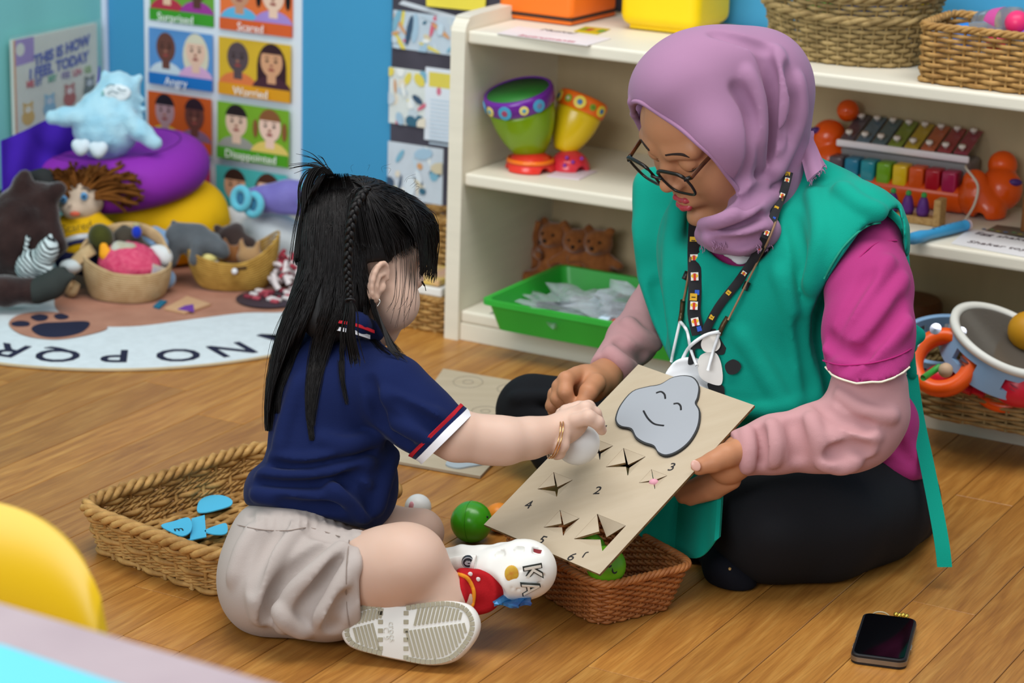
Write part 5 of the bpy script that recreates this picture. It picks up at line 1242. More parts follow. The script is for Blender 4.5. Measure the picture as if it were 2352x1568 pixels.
# ---- hands
def hand_near():
    g = region(1520, 960, 1760, 1170, 2.98, 3.22, .0018)
    pc(g, [(1740, 1030, 3.075, 46), (1700, 1045, 3.065, 44), (1672, 1062, 3.065, 42)], .01)
    pe(g, 1670, 1066, 3.07, 42, 46, .022, .012, a=.5)
    pc(g, [(1700, 1035, 3.048, 30), (1668, 1046, 3.035, 27), (1640, 1060, 3.030, 23), (1606, 1072, 3.030, 19.5)], .006)      # thumb over the card
    for i, (x0, y0, x1, y1, x2, y2, w) in enumerate(((1660, 1084, 1610, 1112, 1560, 1128, 3.105), (1664, 1096, 1618, 1124, 1568, 1142, 3.10), (1672, 1102, 1628, 1130, 1586, 1148, 3.098), (1682, 1104, 1645, 1128, 1612, 1142, 3.097))):
        pc(g, [(x0, y0, w-.02, 23-i), (x1, y1, w, 20-i), (x2, y2, w+.012, 16-i)], .0035)
    pe(g, 1597, 1068, 3.0165, 10, 13, .0035, .002, '-', .6)
    return g
def hand_far():
    g = region(1230, 810, 1450, 980, 3.10, 3.36, .0018)
    pc(g, [(1405, 845, 3.285, 33), (1385, 868, 3.27, 38), (1355, 880, 3.25, 40)], .01)
    pe(g, 1348, 880, 3.245, 48, 38, .020, .012, a=-.5)
    pc(g, [(1368, 880, 3.225, 24), (1352, 900, 3.205, 21), (1338, 928, 3.20, 17), (1333, 944, 3.20, 14)], .005)               # thumb
    pc(g, [(1326, 860, 3.235, 20), (1300, 872, 3.21, 19), (1298, 900, 3.20, 17), (1312, 924, 3.205, 14)], .004)               # index
    pc(g, [(1318, 868, 3.24, 19), (1286, 888, 3.215, 18), (1280, 915, 3.212, 16), (1298, 938, 3.22, 13)], .004)
    pc(g, [(1318, 880, 3.25, 18), (1276, 905, 3.235, 17), (1268, 932, 3.235, 15), (1284, 952, 3.245, 12)], .004)
    pc(g, [(1322, 892, 3.26, 16), (1284, 920, 3.26, 15), (1272, 944, 3.262, 13), (1284, 960, 3.27, 11)], .004)
    return g
gn, gf = hand_near(), hand_far()
# rest of the body under the clothes, same skin, meeting the hands inside the cuffs
gb = region(1180, 500, 2140, 1330, 2.95, 3.7, .007)
pc(gb, [(1720, 560, 3.30, 60), (1800, 760, 3.33, 120), (1850, 980, 3.36, 130), (1880, 1120, 3.40, 135)], .03)
pc(gb, [(1740, 560, 3.3, 60), (1990, 600, 3.20, 40), (1990, 950, 3.11, 38), (1740, 1030, 3.075, 36)], .02)
pc(gb, [(1700, 550, 3.3, 60), (1550, 520, 3.42, 45), (1505, 715, 3.45, 30), (1452, 784, 3.385, 26), (1408, 842, 3.30, 24)], .02)
pc(gb, [(2000, 1160, 3.36, 90), (1790, 1200, 3.22, 80)], .02); pc(gb, [(1750, 1120, 3.48, 80), (1600, 1045, 3.50, 60), (1400, 965, 3.53, 50), (1235, 945, 3.55, 40), (1300, 1045, 3.50, 34), (1450, 1180, 3.38, 30), (1590, 1268, 3.27, 26)], .01)
gb.cut(ZZ*.03, -ZZ)
body = obj('body', joinq(head_geo, gn.geo(), gf.geo(), gb.geo()), m_skinw, wom, smooth=True)
# face details
def onface(x, z, y0=-.16):
    """front of the face at local x, z"""
    for y in np.arange(y0, 0, .0008):
        p = hl(x, y, z); I = np.rint((p-wg_head.lo)/wg_head.h).astype(int)
        if wg_head.F[I[0], I[1], I[2]] < 0: return y
    return -.08
def face_path(L_, off): return [hl(x, onface(x, z)-off, z) for x, z in L_]
m_lash = M('lash_black', '#1a1210', .6); m_brow = M('brow_brown', '#2c1d18', .8); m_lip = M('lip_rose', '#b2404a', .38, .5, var=.08, vscale=60)
for e in (-1, 1):
    obj('eyelash', tube(smooth_path(face_path([(e*.047, -.006), (e*.04, -.0085), (e*.03, -.0095), (e*.019, -.007)], -.0004), 5), [.0006]*4+[.0012]*8+[.0007]*4, 5), m_lash, body, smooth=True)
    obj('eyebrow', tube(smooth_path(face_path([(e*.050, .0175), (e*.042, .0225), (e*.028, .0235), (e*.015, .0215)], -.0012), 5), [.0008, .0012, .0016, .002]+[.0024]*8+[.0026]*3+[.0016], 8), m_brow, body, smooth=True)
gl = Soft(hl(0, -.09, -.066)-.035, hl(0, -.09, -.066)+.035, .0009)
yl = onface(0, -.066)+.0022
gl.chain([hl(-.020, yl+.009, -.0655), hl(-.010, yl+.0005, -.0600), hl(0, yl+.000, -.0612), hl(.010, yl+.0005, -.0600), hl(.020, yl+.009, -.0655)], (.0014, .0038, .0036, .0038, .0014), .002)
gl.chain([hl(-.018, yl+.009, -.0665), hl(-.009, yl+.0005, -.0722), hl(0, yl-.001, -.0732), hl(.009, yl+.0005, -.0722), hl(.018, yl+.009, -.0665)], (.0015, .0050, .0058, .0050, .0015), .002)
gl.cap(hl(-.014, yl-.003, -.0672), hl(.014, yl-.003, -.0672), .0016, .0016, .001, '-')
obj('lips', gl.geo(), m_lip, body, smooth=True)
# thumb nail
nl = Soft.around([W(1598, 1069, 3.015)], .02, .0008); pe(nl, 1598, 1069, 3.0155, 11, 14, .002, 0, a=.6); obj('thumb_nail', nl.geo(), M('nail_pink', '#d8a898', .3, .5), body, smooth=True)
# ring
rgm = np.eye(4); rgm[:3, :3] = CAMR@rot((1, 0, 0), 1.0)@rot((0, 1, 0), .5); rgm[:3, 3] = W(1284, 912, 3.232)
obj('finger_ring', xf(tube([(.0105*math.cos(a), .0105*math.sin(a), 0) for a in np.linspace(0, 6.283, 30, endpoint=False)], .0012, 6, True), rgm), M('gold', '#d8a860', .25, metal=.9), wom, smooth=True)

# ---- trousers
m_trs = M('trousers_black', '#15161a', .85, .25, var=.15, vscale=6, weave=.15, wscale=600)
gt_ = region(1130, 820, 2170, 1360, 2.98, 3.75, .0045)
pc(gt_, [(2030, 1150, 3.38, 125), (1930, 1160, 3.28, 135), (1790, 1185, 3.18, 128)], .03)
pe(gt_, 1850, 1190, 3.22, 205, 132, .115, .03, a=.06); pe(gt_, 1985, 1150, 3.30, 140, 120, .12, .03); pe(gt_, 1760, 1205, 3.18, 118, 108, .10, .03)
pc(gt_, [(1760, 1230, 3.17, 95), (1900, 1230, 3.20, 90), (2020, 1190, 3.28, 95)], .03)          # shin tucked under the thigh
pc(gt_, [(1860, 1110, 3.46, 110), (1600, 1040, 3.50, 92), (1400, 960, 3.53, 88), (1225, 935, 3.55, 76)], .03)
pc(gt_, [(1215, 950, 3.545, 70), (1290, 1040, 3.50, 58), (1450, 1180, 3.38, 50), (1600, 1275, 3.26, 44)], .025)
pe(gt_, 2065, 1150, 3.39, 70, 100, .12, .03)
gt_.cut(ZZ*.003, -ZZ)
ridge(gt_, [(1240, 925), (1310, 930), (1380, 920)], 6, -.004); ridge(gt_, [(1690, 1080), (1720, 1060), (1760, 1050)], 8, .004)
ridge(gt_, [(1180, 915), (1260, 912), (1330, 925)], 8, .004)
obj('trousers', gt_.geo(), m_trs, wom, smooth=True)
gs_ = region(1600, 1240, 1780, 1380, 3.08, 3.3, .003)
pc(gs_, [(1640, 1270, 3.22, 38), (1680, 1305, 3.18, 44), (1705, 1335, 3.165, 30)], .015); pe(gs_, 1672, 1312, 3.18, 56, 44, .045, .02, a=-.5); gs_.cut(ZZ*.002, -ZZ)
obj('sock', gs_.geo(), M('sock_black', '#14151c', .9, .15, bump=.3, bscale=500), wom, smooth=True)
obj('sock_mark', ball(W(1676, 1309, 3.1385), (.003, .0025, .004), 10, 8), M('sock_gold', '#b08a50', .5), wom, smooth=True)

# ---- magenta polo shirt
m_pol = M('polo_magenta', '#a63674', .92, .1, var=.05, vscale=7, sheen=.08, weave=.2, wscale=700)
gp = region(1560, 440, 2150, 1110, 2.95, 3.5, .0038)
pc(gp, [(1800, 560, 3.30, 70), (1980, 585, 3.20, 62)], .03)
pc(gp, [(2000, 560, 3.19, 74), (1996, 660, 3.14, 97), (1995, 760, 3.105, 102), (1996, 900, 3.07, 103)], .015)
n1, n2, n3 = W(1888, 850, 3.07), W(2097, 836, 3.06), W(1985, 884, 3.012)
hn = norm(np.cross(n2-n1, n3-n1)); hn = hn if hn@(-ZZ) > 0 else -hn
gp.cut(n1, hn, .0, W(1700, 700, 3.4)*0+gp.lo, gp.lo+gp.h*gp.n)
gq = region(1560, 440, 2170, 1120, 2.95, 3.6, .0045)
pc(gq, [(1720, 540, 3.30, 80), (1850, 760, 3.34, 140), (1930, 980, 3.36, 150)], .03); pe(gq, 2005, 985, 3.30, 112, 115, .10, .03); pe(gq, 2062, 1052, 3.29, 60, 46, .08, .02)
pc(gq, [(1640, 590, 3.23, 60), (1760, 600, 3.22, 60)], .02)
ridge(gq, [(1980, 960), (2040, 1000), (2100, 1060)], 8, -.004); ridge(gq, [(2040, 1070), (2080, 1085), (2115, 1085)], 8, .004)
def cr(P_, r, hgt): ridge(gp, P_, r, hgt)
cr([(2040, 600), (1970, 710), (1905, 800)], 14, .003); cr([(2075, 640), (2000, 750), (1930, 835)], 12, .003); cr([(2085, 740), (2030, 800), (1960, 850)], 11, .0025)
cr([(2000, 620), (1940, 715), (1895, 800)], 8, -.003); cr([(2080, 690), (2010, 785), (1940, 845)], 7, -.0025); cr([(1895, 770), (1930, 800), (1990, 815)], 7, -.002)
obj('polo_torso', gq.geo(), m_pol, wom, smooth=True)
slv = obj('polo_sleeve', gp.geo(2), m_pol, wom, smooth=True)
# hem piping, white
hem = []
for x in np.linspace(1889, 2096, 30):
    for y in np.arange(905, 800, -1.0):
        w_ = hit(gp, x, y)
        if w_: hem.append((x, y, w_)); break
hem = np.array(hem); hem[:, 2] = np.convolve(np.r_[[hem[0, 2]]*2, hem[:, 2], [hem[-1, 2]]*2], np.ones(5)/5, 'valid'); hem[:, 1] = np.convolve(np.r_[[hem[0, 1]]*2, hem[:, 1], [hem[-1, 1]]*2], np.ones(5)/5, 'valid'); hem = [W(*q) for q in hem[1:-1]]
obj('sleeve_piping', tube(hem, .0015, 6), M('piping_cream', '#e4dcc8', .8), slv, smooth=True)
stt = lay(gp, [(1886, 826), (1930, 838), (2000, 834), (2060, 818), (2094, 800)], .0004)
obj('hem_stitch', tube(stt, .0012, 5), M('polo_dark', '#a81f6c', .9), slv, smooth=True)
stt = lay(gp, [(1965, 600), (2010, 560), (2060, 552)], .0003); 
if len(stt) > 2: obj('shoulder_seam', tube(stt, .0010, 5), M('polo_dark', '#a81f6c', .9), slv, smooth=True)
# ---- pale pink under-sleeves
m_und = M('undersleeve_pink', '#bf9092', .92, .1, var=.06, vscale=8, sheen=.08, weave=.15, wscale=700)
gu = region(1630, 820, 2130, 1120, 2.92, 3.3, .0032)
pc(gu, [(1996, 840, 3.09, 66), (1996, 880, 3.085, 84), (1995, 940, 3.09, 88), (1962, 985, 3.09, 92), (1880, 1005, 3.075, 78), (1780, 1020, 3.07, 66), (1700, 1040, 3.065, 55)], .012)
pe(gu, 1985, 960, 3.10, 88, 92, .055, .02); pe(gu, 1940, 1050, 3.075, 40, 30, .03, .02)
nW = norm(W(1690, 1045, 3.065)-W(1780, 1020, 3.07)); gu.cut(W(1688, 1040, 3.065), nW, .003)
for P_, r, hgt in (([(1930, 905), (1990, 945), (2050, 955)], 9, .004), ([(1900, 940), (1950, 985), (2010, 1005)], 9, .004), ([(1870, 915), (1930, 962), (2000, 982)], 6, -.004), ([(1900, 1000), (1950, 1030), (2000, 1030)], 8, .004),
                   ([(1860, 960), (1880, 1010), (1890, 1060)], 9, .004), ([(1820, 965), (1830, 1010), (1835, 1060)], 8, -.003), ([(1770, 975), (1780, 1020), (1775, 1060)], 8, .004), ([(1740, 985), (1745, 1030), (1740, 1070)], 7, -.003), ([(1715, 990), (1720, 1030), (1716, 1075)], 7, .003),
                   ([(1890, 1062), (1930, 1072), (1965, 1060)], 8, .005), ([(1905, 1045), (1950, 1030), (2000, 1040)], 7, -.004)): ridge(gu, P_, r, hgt)
obj('undersleeve', gu.geo(), m_und, wom, smooth=True)
gv = region(1330, 640, 1600, 920, 3.2, 3.55, .0032)
pc(gv, [(1540, 640, 3.46, 60), (1500, 720, 3.42, 60), (1452, 782, 3.36, 57), (1400, 845, 3.29, 46)], .012)
nW2 = norm(W(1385, 868, 3.27)-W(1450, 780, 3.35)); gv.cut(W(1396, 852, 3.28), nW2, .003)
for P_, r, hgt in (([(1440, 740), (1470, 770), (1510, 790)], 8, .004), ([(1420, 775), (1450, 805), (1485, 825)], 7, -.004), ([(1400, 805), (1430, 832), (1455, 850)], 7, .004)): ridge(gv, P_, r, hgt)
obj('undersleeve', gv.geo(), m_und, wom, smooth=True)

# ---- green apron
m_apr = M('apron_green', '#0f9480', .9, .12, var=.04, vscale=5, sheen=.06, weave=.2, wscale=800)
ga = region(1420, 350, 2160, 1130, 2.95, 3.62, .0038)
pc(ga, [(1500, 445, 3.42, 50), (1600, 445, 3.38, 72), (1740, 465, 3.33, 95), (1890, 462, 3.255, 92), (1985, 520, 3.19, 84), (2030, 545, 3.18, 66)], .03)
pe(ga, 1700, 700, 3.26, 170, 230, .10, .04, a=.10); pe(ga, 1790, 900, 3.28, 165, 200, .105, .04, a=.1); pe(ga, 1640, 560, 3.28, 130, 150, .10, .04); pe(ga, 1820, 620, 3.235, 120, 170, .10, .04); pe(ga, 1640, 900, 3.27, 130, 150, .09, .04)
pc(ga, [(1495, 438, 3.40, 44), (1490, 560, 3.37, 42), (1506, 680, 3.36, 44), (1545, 790, 3.34, 52), (1590, 870, 3.32, 60)], .03)            # far shoulder flap
pe(ga, 1975, 530, 3.185, 118, 110, .075, .025, a=-.5); pe(ga, 1930, 600, 3.16, 80, 110, .06, .03, a=.4)                # near shoulder flap
pc(ga, [(2045, 530, 3.24, 40), (2055, 600, 3.255, 36), (2074, 690, 3.28, 28), (2090, 790, 3.30, 24)], .012)         # back panel edge
snip(ga, [(1870, 330), (1895, 366), (1960, 396), (2035, 436), (2072, 466), (2090, 520), (2092, 600), (2098, 690), (2112, 800), (2250, 800), (2250, 330)], 2.8, 3.7, .01)
snip(ga, [(1380, 340), (1462, 388), (1453, 420), (1450, 520), (1464, 640), (1498, 740), (1540, 830), (1560, 900), (1380, 900)], 2.8, 3.7, .006)
# armhole for the near sleeve
snip(ga, [(2062, 474), (2020, 496), (1979, 526), (1926, 601), (1884, 670), (1864, 723), (1864, 771), (1889, 878), (1905, 980), (2200, 980), (2200, 600), (2078, 590), (2074, 520)], 2.8, 3.225, .004)
# neckline
pe(ga, 1585, 490, 3.18, 62, 75, .085, .03, '-')
pe(ga, 1695, 508, 3.17, 88, 104, .12, .008, '-', .2)
for P_, r, hgt in (([(1560, 470), (1540, 640), (1560, 800)], 14, .008), ([(1520, 480), (1505, 640), (1530, 780)], 10, -.006), ([(1610, 640), (1600, 760), (1630, 860)], 14, .005), ([(1815, 480), (1840, 600), (1830, 740)], 10, -.006), ([(1868, 440), (1885, 540), (1862, 660)], 14, .006),
                   ([(1790, 620), (1825, 740), (1850, 860)], 14, .006), ([(1840, 740), (1852, 820), (1866, 900)], 8, -.006), ([(1930, 430), (1975, 470), (2020, 490)], 12, .004), ([(1700, 760), (1760, 860), (1800, 930)], 16, .005), ([(1640, 930), (1740, 945), (1830, 930)], 12, .004)): ridge(ga, P_, r, hgt)
apr = obj('apron', ga.geo(2), m_apr, wom, smooth=True)
obj('apron_hem', tube(lay(ga, [(1893, 640), (1935, 570), (1990, 520), (2040, 510)], .0006), .0016, 5), M('apron_seam', '#178a72', .8), apr, smooth=True)
# skirt of the apron hanging between the knees
G = []
topc = [(1480, 1105, 3.22), (1540, 1060, 3.20), (1600, 1040, 3.18), (1665, 1040, 3.12)]; botc = [(1455, 1220, 3.17), (1500, 1248, 3.15), (1600, 1282, 3.125), (1652, 1232, 3.075)]
tp, bt_ = smooth_path(topc, 8), smooth_path(botc, 8)
for i, (a, b) in enumerate(zip(tp, bt_)):
    G.append([W(*(a+(b-a)*v+V3(0, 0, -.022*math.sin(v*2.2)*math.sin(i*.42)-.008*math.sin(i*.9)*v))) for v in np.linspace(0, 1, 14)])
obj('apron_skirt', sheet(np.array(G), .002), m_apr, apr, smooth='auto')
# ties at the back
def ribbon(name, pts, wd, mat, parent, th=.0012, side=None, n=8):
    P_ = smooth_path([W(*p) for p in pts], n); d = RT if side is None else side
    G_ = [[p-d*wd/2, p, p+d*wd/2] for p in P_]; return obj(name, sheet(np.array(G_), th), mat, parent, smooth='auto')
ribbon('apron_tie', [(2092, 860, 3.27), (2105, 950, 3.25), (2128, 1060, 3.215), (2150, 1170, 3.19), (2164, 1250, 3.175), (2170, 1302, 3.17)], .0195, m_apr, apr)
gk = region(2040, 700, 2150, 860, 3.15, 3.4, .003); pc(gk, [(2075, 740, 3.26, 18), (2108, 770, 3.26, 16), (2086, 795, 3.25, 14)], .006); pc(gk, [(2085, 780, 3.26, 14), (2095, 860, 3.27, 12)], .006)
obj('apron_knot', gk.geo(), m_apr, apr, smooth=True)
gk = region(2030, 1060, 2160, 1230, 3.25, 3.6, .004); pc(gk, [(2105, 1090, 3.44, 26), (2112, 1150, 3.42, 24), (2085, 1185, 3.40, 22)], .01, flat=(RT, .6)); obj('apron_back_hem', gk.geo(), M('apron_green', '#1fa387'), apr, smooth=True)
# polo collar tip
gc_ = region(1660, 555, 1780, 640, 3.05, 3.3, .002)
cw = hit([gq], 1712, 592) or 3.18
pc(gc_, [(1668, 580, cw-.012, 10), (1700, 590, cw-.016, 14), (1735, 588, cw-.014, 11)], .004, flat=(FW, .4)); obj('collar_tip', gc_.geo(), M('collar_white', '#dcd8dc', .8), wom, smooth=True)

# ---- mauve headscarf
m_hij = M('hijab_mauve', '#9c7492', .9, .12, var=.05, vscale=6, sheen=.1, weave=.08, wscale=1400)
gh = region(1420, 40, 1910, 620, 2.98, 3.5, .0028)
pe(gh, 1700, 235, 3.235, 164, 166, .105, .03); pe(gh, 1600, 205, 3.195, 140, 128, .098, .03, a=-.25); pe(gh, 1545, 225, 3.19, 96, 92, .085, .03, a=-.4)
pe(gh, 1655, 150, 3.21, 130, 80, .09, .03); pe(gh, 1760, 190, 3.25, 96, 108, .10, .03); pe(gh, 1640, 320, 3.16, 95, 120, .075, .03, a=.5)
pc(gh, [(1745, 330, 3.245, 104), (1748, 410, 3.235, 86), (1735, 480, 3.23, 78), (1715, 530, 3.24, 72)], .03)
pc(gh, [(1690, 420, 3.16, 40), (1700, 470, 3.15, 44), (1680, 515, 3.15, 42), (1640, 530, 3.17, 36)], .02)
pc(gh, [(1618, 532, 3.17, 24), (1650, 545, 3.15, 30), (1700, 548, 3.14, 34), (1755, 530, 3.16, 40)], .015)
pc(gh, [(1606, 545, 3.19, 14), (1660, 560, 3.17, 18), (1720, 566, 3.165, 18), (1770, 560, 3.19, 22)], .012)
# face opening
EDGE = [(1450, 236), (1471, 238), (1519, 269), (1561, 298), (1600, 332), (1635, 363), (1666, 403), (1690, 435), (1694, 453)]
CHIN = [(1685, 466), (1653, 490), (1627, 506), (1598, 510)]
gh.ell(hl(0, -.128, -.028), (.058, .105, .094), HR, .006, '-'); gh.ell(hl(-.012, -.075, -.045), (.054, .06, .062), HR, .008, '-')
snip(gh, EDGE+CHIN+[(1560, 530), (1380, 530), (1380, 255)], 2.9, 3.235, .004)
snip(gh, [(1380, 236), (1449, 238), (1462, 270), (1480, 300), (1490, 360), (1560, 480), (1590, 520), (1380, 520)], 2.9, 3.5, .004)
pc(gh, [(1449, 234, 3.175, 9), (1456, 262, 3.22, 8), (1474, 298, 3.25, 8)], .006)
# brim
edge = EDGE
for P_, r, hgt in (([(1782, 120), (1800, 200), (1790, 300), (1770, 380), (1735, 440)], 12, .010), ([(1745, 110), (1770, 190), (1768, 300), (1745, 400)], 9, -.012), ([(1712, 165), (1738, 220), (1745, 300), (1738, 390)], 10, .008), ([(1690, 200), (1720, 260), (1725, 350), (1705, 430)], 7, -.005),
                   ([(1830, 180), (1838, 260), (1815, 330), (1780, 400)], 10, .006), ([(1815, 150), (1822, 240), (1800, 330)], 7, -.006), ([(1640, 520), (1690, 505), (1740, 480), (1790, 440)], 9, .007), ([(1630, 536), (1690, 528), (1750, 500)], 6, -.006), ([(1625, 548), (1690, 546), (1760, 520)], 8, .006), ([(1640, 560), (1700, 560), (1760, 545)], 5, -.004),
                   ([(1700, 470), (1735, 450), (1770, 415)], 7, -.006), ([(1640, 72), (1700, 90), (1760, 110)], 8, -.004), ([(1610, 515), (1650, 508), (1690, 490)], 5, .004), ([(1652, 390), (1672, 430), (1690, 470)], 7, .004)): ridge(gh, P_, r, hgt)
# tail of the scarf
hij = obj('headscarf', gh.geo(2), m_hij, wom, smooth=True); 
def quad_sheet(c, n=9, m=9, wave=.006):
    c = [np.array(q, float) for q in c]; G_ = []
    for u in np.linspace(0, 1, n): G_.append([W(*((c[0]*(1-u)+c[1]*u)*(1-v)+(c[3]*(1-u)+c[2]*u)*v+V3(0, 0, wave*math.sin(u*7+v*2)*(.3+v)))) for v in np.linspace(0, 1, m)])
    return np.array(G_)
obj('scarf_tail', sheet(quad_sheet([(1822, 318, 3.25), (1858, 306, 3.27), (1897, 380, 3.18), (1858, 418, 3.17)]), .0025), m_hij, hij, smooth='auto')
obj('scarf_tail', sheet(quad_sheet([(1815, 306, 3.27), (1866, 304, 3.29), (1870, 322, 3.27), (1830, 345, 3.24)]), .003), m_hij, hij, smooth='auto')
rg = np.random.RandomState(1); G = []
for i in range(46):
    if i < 18: u_ = rg.rand(); x, y, w_ = 1858+39*u_, 418-38*u_-3, 3.172; dx, dy = rg.uniform(-2, 8), rg.uniform(4, 14)
    elif i < 32: x, y, w_ = 1610+rg.rand()*60, 552+rg.rand()*16, None; dx, dy = rg.uniform(-4, 6), rg.uniform(6, 14)
    else: x, y, w_ = 1735+rg.rand()*45, 560+rg.rand()*12, None; dx, dy = rg.uniform(-4, 6), rg.uniform(6, 14)
    if w_ is None: w_ = (hit(gh, x, y) or 3.16)-.002
    G.append(tube(smooth_path(Pts([(x, y, w_), (x+dx*.5+2, y+dy*.5, w_-.002), (x+dx, y+dy, w_)]), 3), .0006, 4))
obj('fringe', join(*G), m_hij, hij, smooth=True, kind='stuff')
# brim edge roll
ep = []
for x, y in smooth_path(edge, 5):
    w_ = hit(gh, x+7, y-7); w_ = w_ if w_ else 3.15; ep.append((x+2, y-2, w_+.003))
ep = np.array(ep); ep[:, 2] = np.convolve(np.r_[[ep[0, 2]]*4, ep[:, 2], [ep[-1, 2]]*4], np.ones(9)/9, 'valid')
obj('scarf_edge', tube([W(*q) for q in ep], [.0015]+[.0030]*(len(ep)-2)+[.0015], 8), m_hij, hij, smooth=True)

# ---- glasses: built in the head's own frame, slid low on the nose
gls = empty('eyeglasses', hl(0, -.11, -.02), 'black framed eyeglasses with brown temples worn low on the woman\'s nose', 'glasses')
m_fr = M('frame_black', '#15120f', .3, .5); m_tm = M('temple_brown', '#6a3a1c', .3, .5, hex2='#3a2012', vscale=60); m_ln = M('lens', '#eef4f4', .03, .5, trans=.95, ior=1.08, alpha=.18, var=.0)
gy, gz, tl = -.111, -.011, .16
for e in (-1, 1):
    c = V3(e*.034, gy+.004, gz); n = 40; P_ = []
    for a in np.linspace(0, 2*math.pi, n, endpoint=False):
        ca, sa = math.cos(a), math.sin(a); x = .0255*np.sign(ca)*abs(ca)**.5; z = .0225*np.sign(sa)*abs(sa)**.5
        if z < 0: x *= 1-.16*(-z/.0225)
        P_.append(hl(c[0]+x, c[1]+abs(x+e*.0)*.0+e*x*.12+z*tl*-1*0-z*.18, c[2]+z))
    obj('rim', tube(P_, [.0026 if 3 < i < 18 else .0019 for i in range(n)], 8, True), m_fr, gls, smooth=True)
    q = np.array(P_); cen = q.mean(0); obj('lens', (np.r_[q, [cen]], [(i, (i+1) % n, n) for i in range(n)]), m_ln, gls, smooth=True)
    h0 = (c[0]+e*.026, c[1]+.004, c[2]+.013)
    obj('hinge', tube([hl(c[0]+e*.0225, c[1]-.001, c[2]+.014), hl(h0[0]+e*.003, h0[1]+.003, h0[2])], .003, 8), m_fr, gls, smooth=True)
    obj('temple', tube(smooth_path([hl(h0[0]+e*.003, h0[1]+.002, h0[2]), hl(e*.066, -.07, gz+.018), hl(e*.071, -.02, gz+.022), hl(e*.072, .03, gz+.018)], 6), .0036, 8, flat=.5, up=HR[:, 0]), m_tm, gls, smooth=True)
obj('bridge', tube(smooth_path([hl(-.010, gy-.001, gz+.005), hl(0, gy-.006, gz+.010), hl(.010, gy-.001, gz+.005)], 5), .002, 8), m_fr, gls, smooth=True)

# ---- lanyard and mask chain
lan = empty('lanyard', W(1600, 700, 3.1), 'black printed lanyard hanging from the woman\'s neck', 'lanyard')
allg = [ga, gh, gq]
def strap(name, pts, wpx, mat, parent, off=.004, up=None):
    P2 = smooth_path(pts, 6); C_ = []; last = 3.15; ws = []
    for x, y in P2:
        w_ = hit(allg, x, y); w_ = last if w_ is None else w_; last = w_; ws.append(w_)
    ws = np.array(ws); ws = np.convolve(np.r_[[ws[0]]*3, ws, [ws[-1]]*3], np.ones(7)/7, 'valid')
    G_ = []
    for i, ((x, y), w_) in enumerate(zip(P2, ws)):
        a = P2[max(i-1, 0)]; b = P2[min(i+1, len(P2)-1)]; t_ = norm(b-a); nx, ny = -t_[1], t_[0]
        hw = wpx/2; G_.append([W(x-nx*hw, y-ny*hw, w_-off), W(x, y, w_-off-.001), W(x+nx*hw, y+ny*hw, w_-off)])
    return obj(name, sheet(np.array(G_), .0012), mat, parent, smooth='auto'), P2, ws
m_lan = M('lanyard_black', '#1c1c20', .6, .3)
L1, p1_, w1_ = strap('strap', [(1597, 505), (1594, 580), (1596, 660), (1594, 720), (1604, 768)], 30, m_lan, lan)
L2, p2_, w2_ = strap('strap', [(1812, 395), (1800, 440), (1775, 500), (1745, 570), (1700, 640), (1650, 705), (1615, 770)], 19, m_lan, lan, .006)
def badge_marks(P2, ws, spots, wpx, parent):
    for i, (u, kind) in enumerate(spots):
        k = int(u*(len(P2)-1)); x, y = P2[k]; w_ = ws[k]-.0085; a, b = P2[max(k-1, 0)], P2[min(k+1, len(P2)-1)]; t_ = norm(b-a)
        wpx_ = wpx*.78; m = np.eye(4); xd = norm(W(x-t_[1], y+t_[0], w_)-W(x, y, w_)); yd = norm(W(x-t_[0], y-t_[1], w_)-W(x, y, w_)); m[:3, 0] = -xd; m[:3, 1] = yd; m[:3, 2] = np.cross(-xd, yd); 
        if m[:3, 2]@FW > 0: m[:3, 0] *= -1; m[:3, 2] *= -1
        m[:3, 3] = W(x, y, w_); s = wpx_/2*w_/FPX; Q = Print(m, .00015)
        if kind == 'y': Q.add(rect(-s*.9, -s*.7, s*.5, s*.7), '#d8a82a'); Q.add(rect(-s*.6, -s*.15, s*.2, s*.05), '#2a2418')
        elif kind == 'b': Q.add(rect(0, -s*.5, s*.9, s*.5), '#2c58b8')
        else: Q.add(rect(-s*.75, -s*.8, s*.75, s*.8), '#e6e2d8'); Q.add(disc(0, s*.1, s*.72, s*.42, 12), '#e8b82c'); Q.add(rect(-s*.25, -s*.8, s*.25, s*.6), '#c83a30')
        Q.done('printed_mark', parent)
badge_marks(p1_, w1_, [(.07, 'w'), (.19, 'y'), (.30, 'w'), (.45, 'w'), (.555, 'b'), (.60, 'y'), (.70, 'w'), (.84, 'w'), (.95, 'b')], 30, lan)
badge_marks(p2_, w2_, [(.03, 'y'), (.11, 'w'), (.20, 'w'), (.28, 'y'), (.36, 'b'), (.44, 'w'), (.52, 'w'), (.66, 'w'), (.75, 'y'), (.9, 'y')], 19, lan)
msk = empty('face_mask', W(1590, 830, 3.1), 'white folded face mask hanging on a thin cord at the woman\'s chest', 'mask')
def cord(name, pts, r, mat, parent, off=.005): 
    P_ = lay(allg, pts, off, 5, 3.15); return obj(name, tube(P_, r, 6), mat, parent, smooth=True)
m_crd = M('cord_tan', '#8a6a4c', .5); m_clp = M('clip_bronze', '#5a4a34', .35, metal=.7)
cord('cord', [(1800, 450), (1770, 540), (1725, 630), (1690, 700), (1672, 735)], .0016, m_crd, msk, .010); cord('cord', [(1586, 590), (1578, 650), (1570, 690)], .0016, m_crd, msk)
for x, y in ((1714, 657), (1576, 633)): obj('bead', tube([W(x+4, y-9, (hit(allg, x, y) or 3.1)-.007), W(x-4, y+9, (hit(allg, x, y) or 3.1)-.007)], .0042, 10), M('bead_black', '#181818', .4), msk, smooth=True)
for P_ in ([(1672, 728), (1660, 748), (1652, 768)], [(1568, 690), (1566, 715), (1562, 740)]): cord('clip', P_, .0036, m_clp, msk, .007)
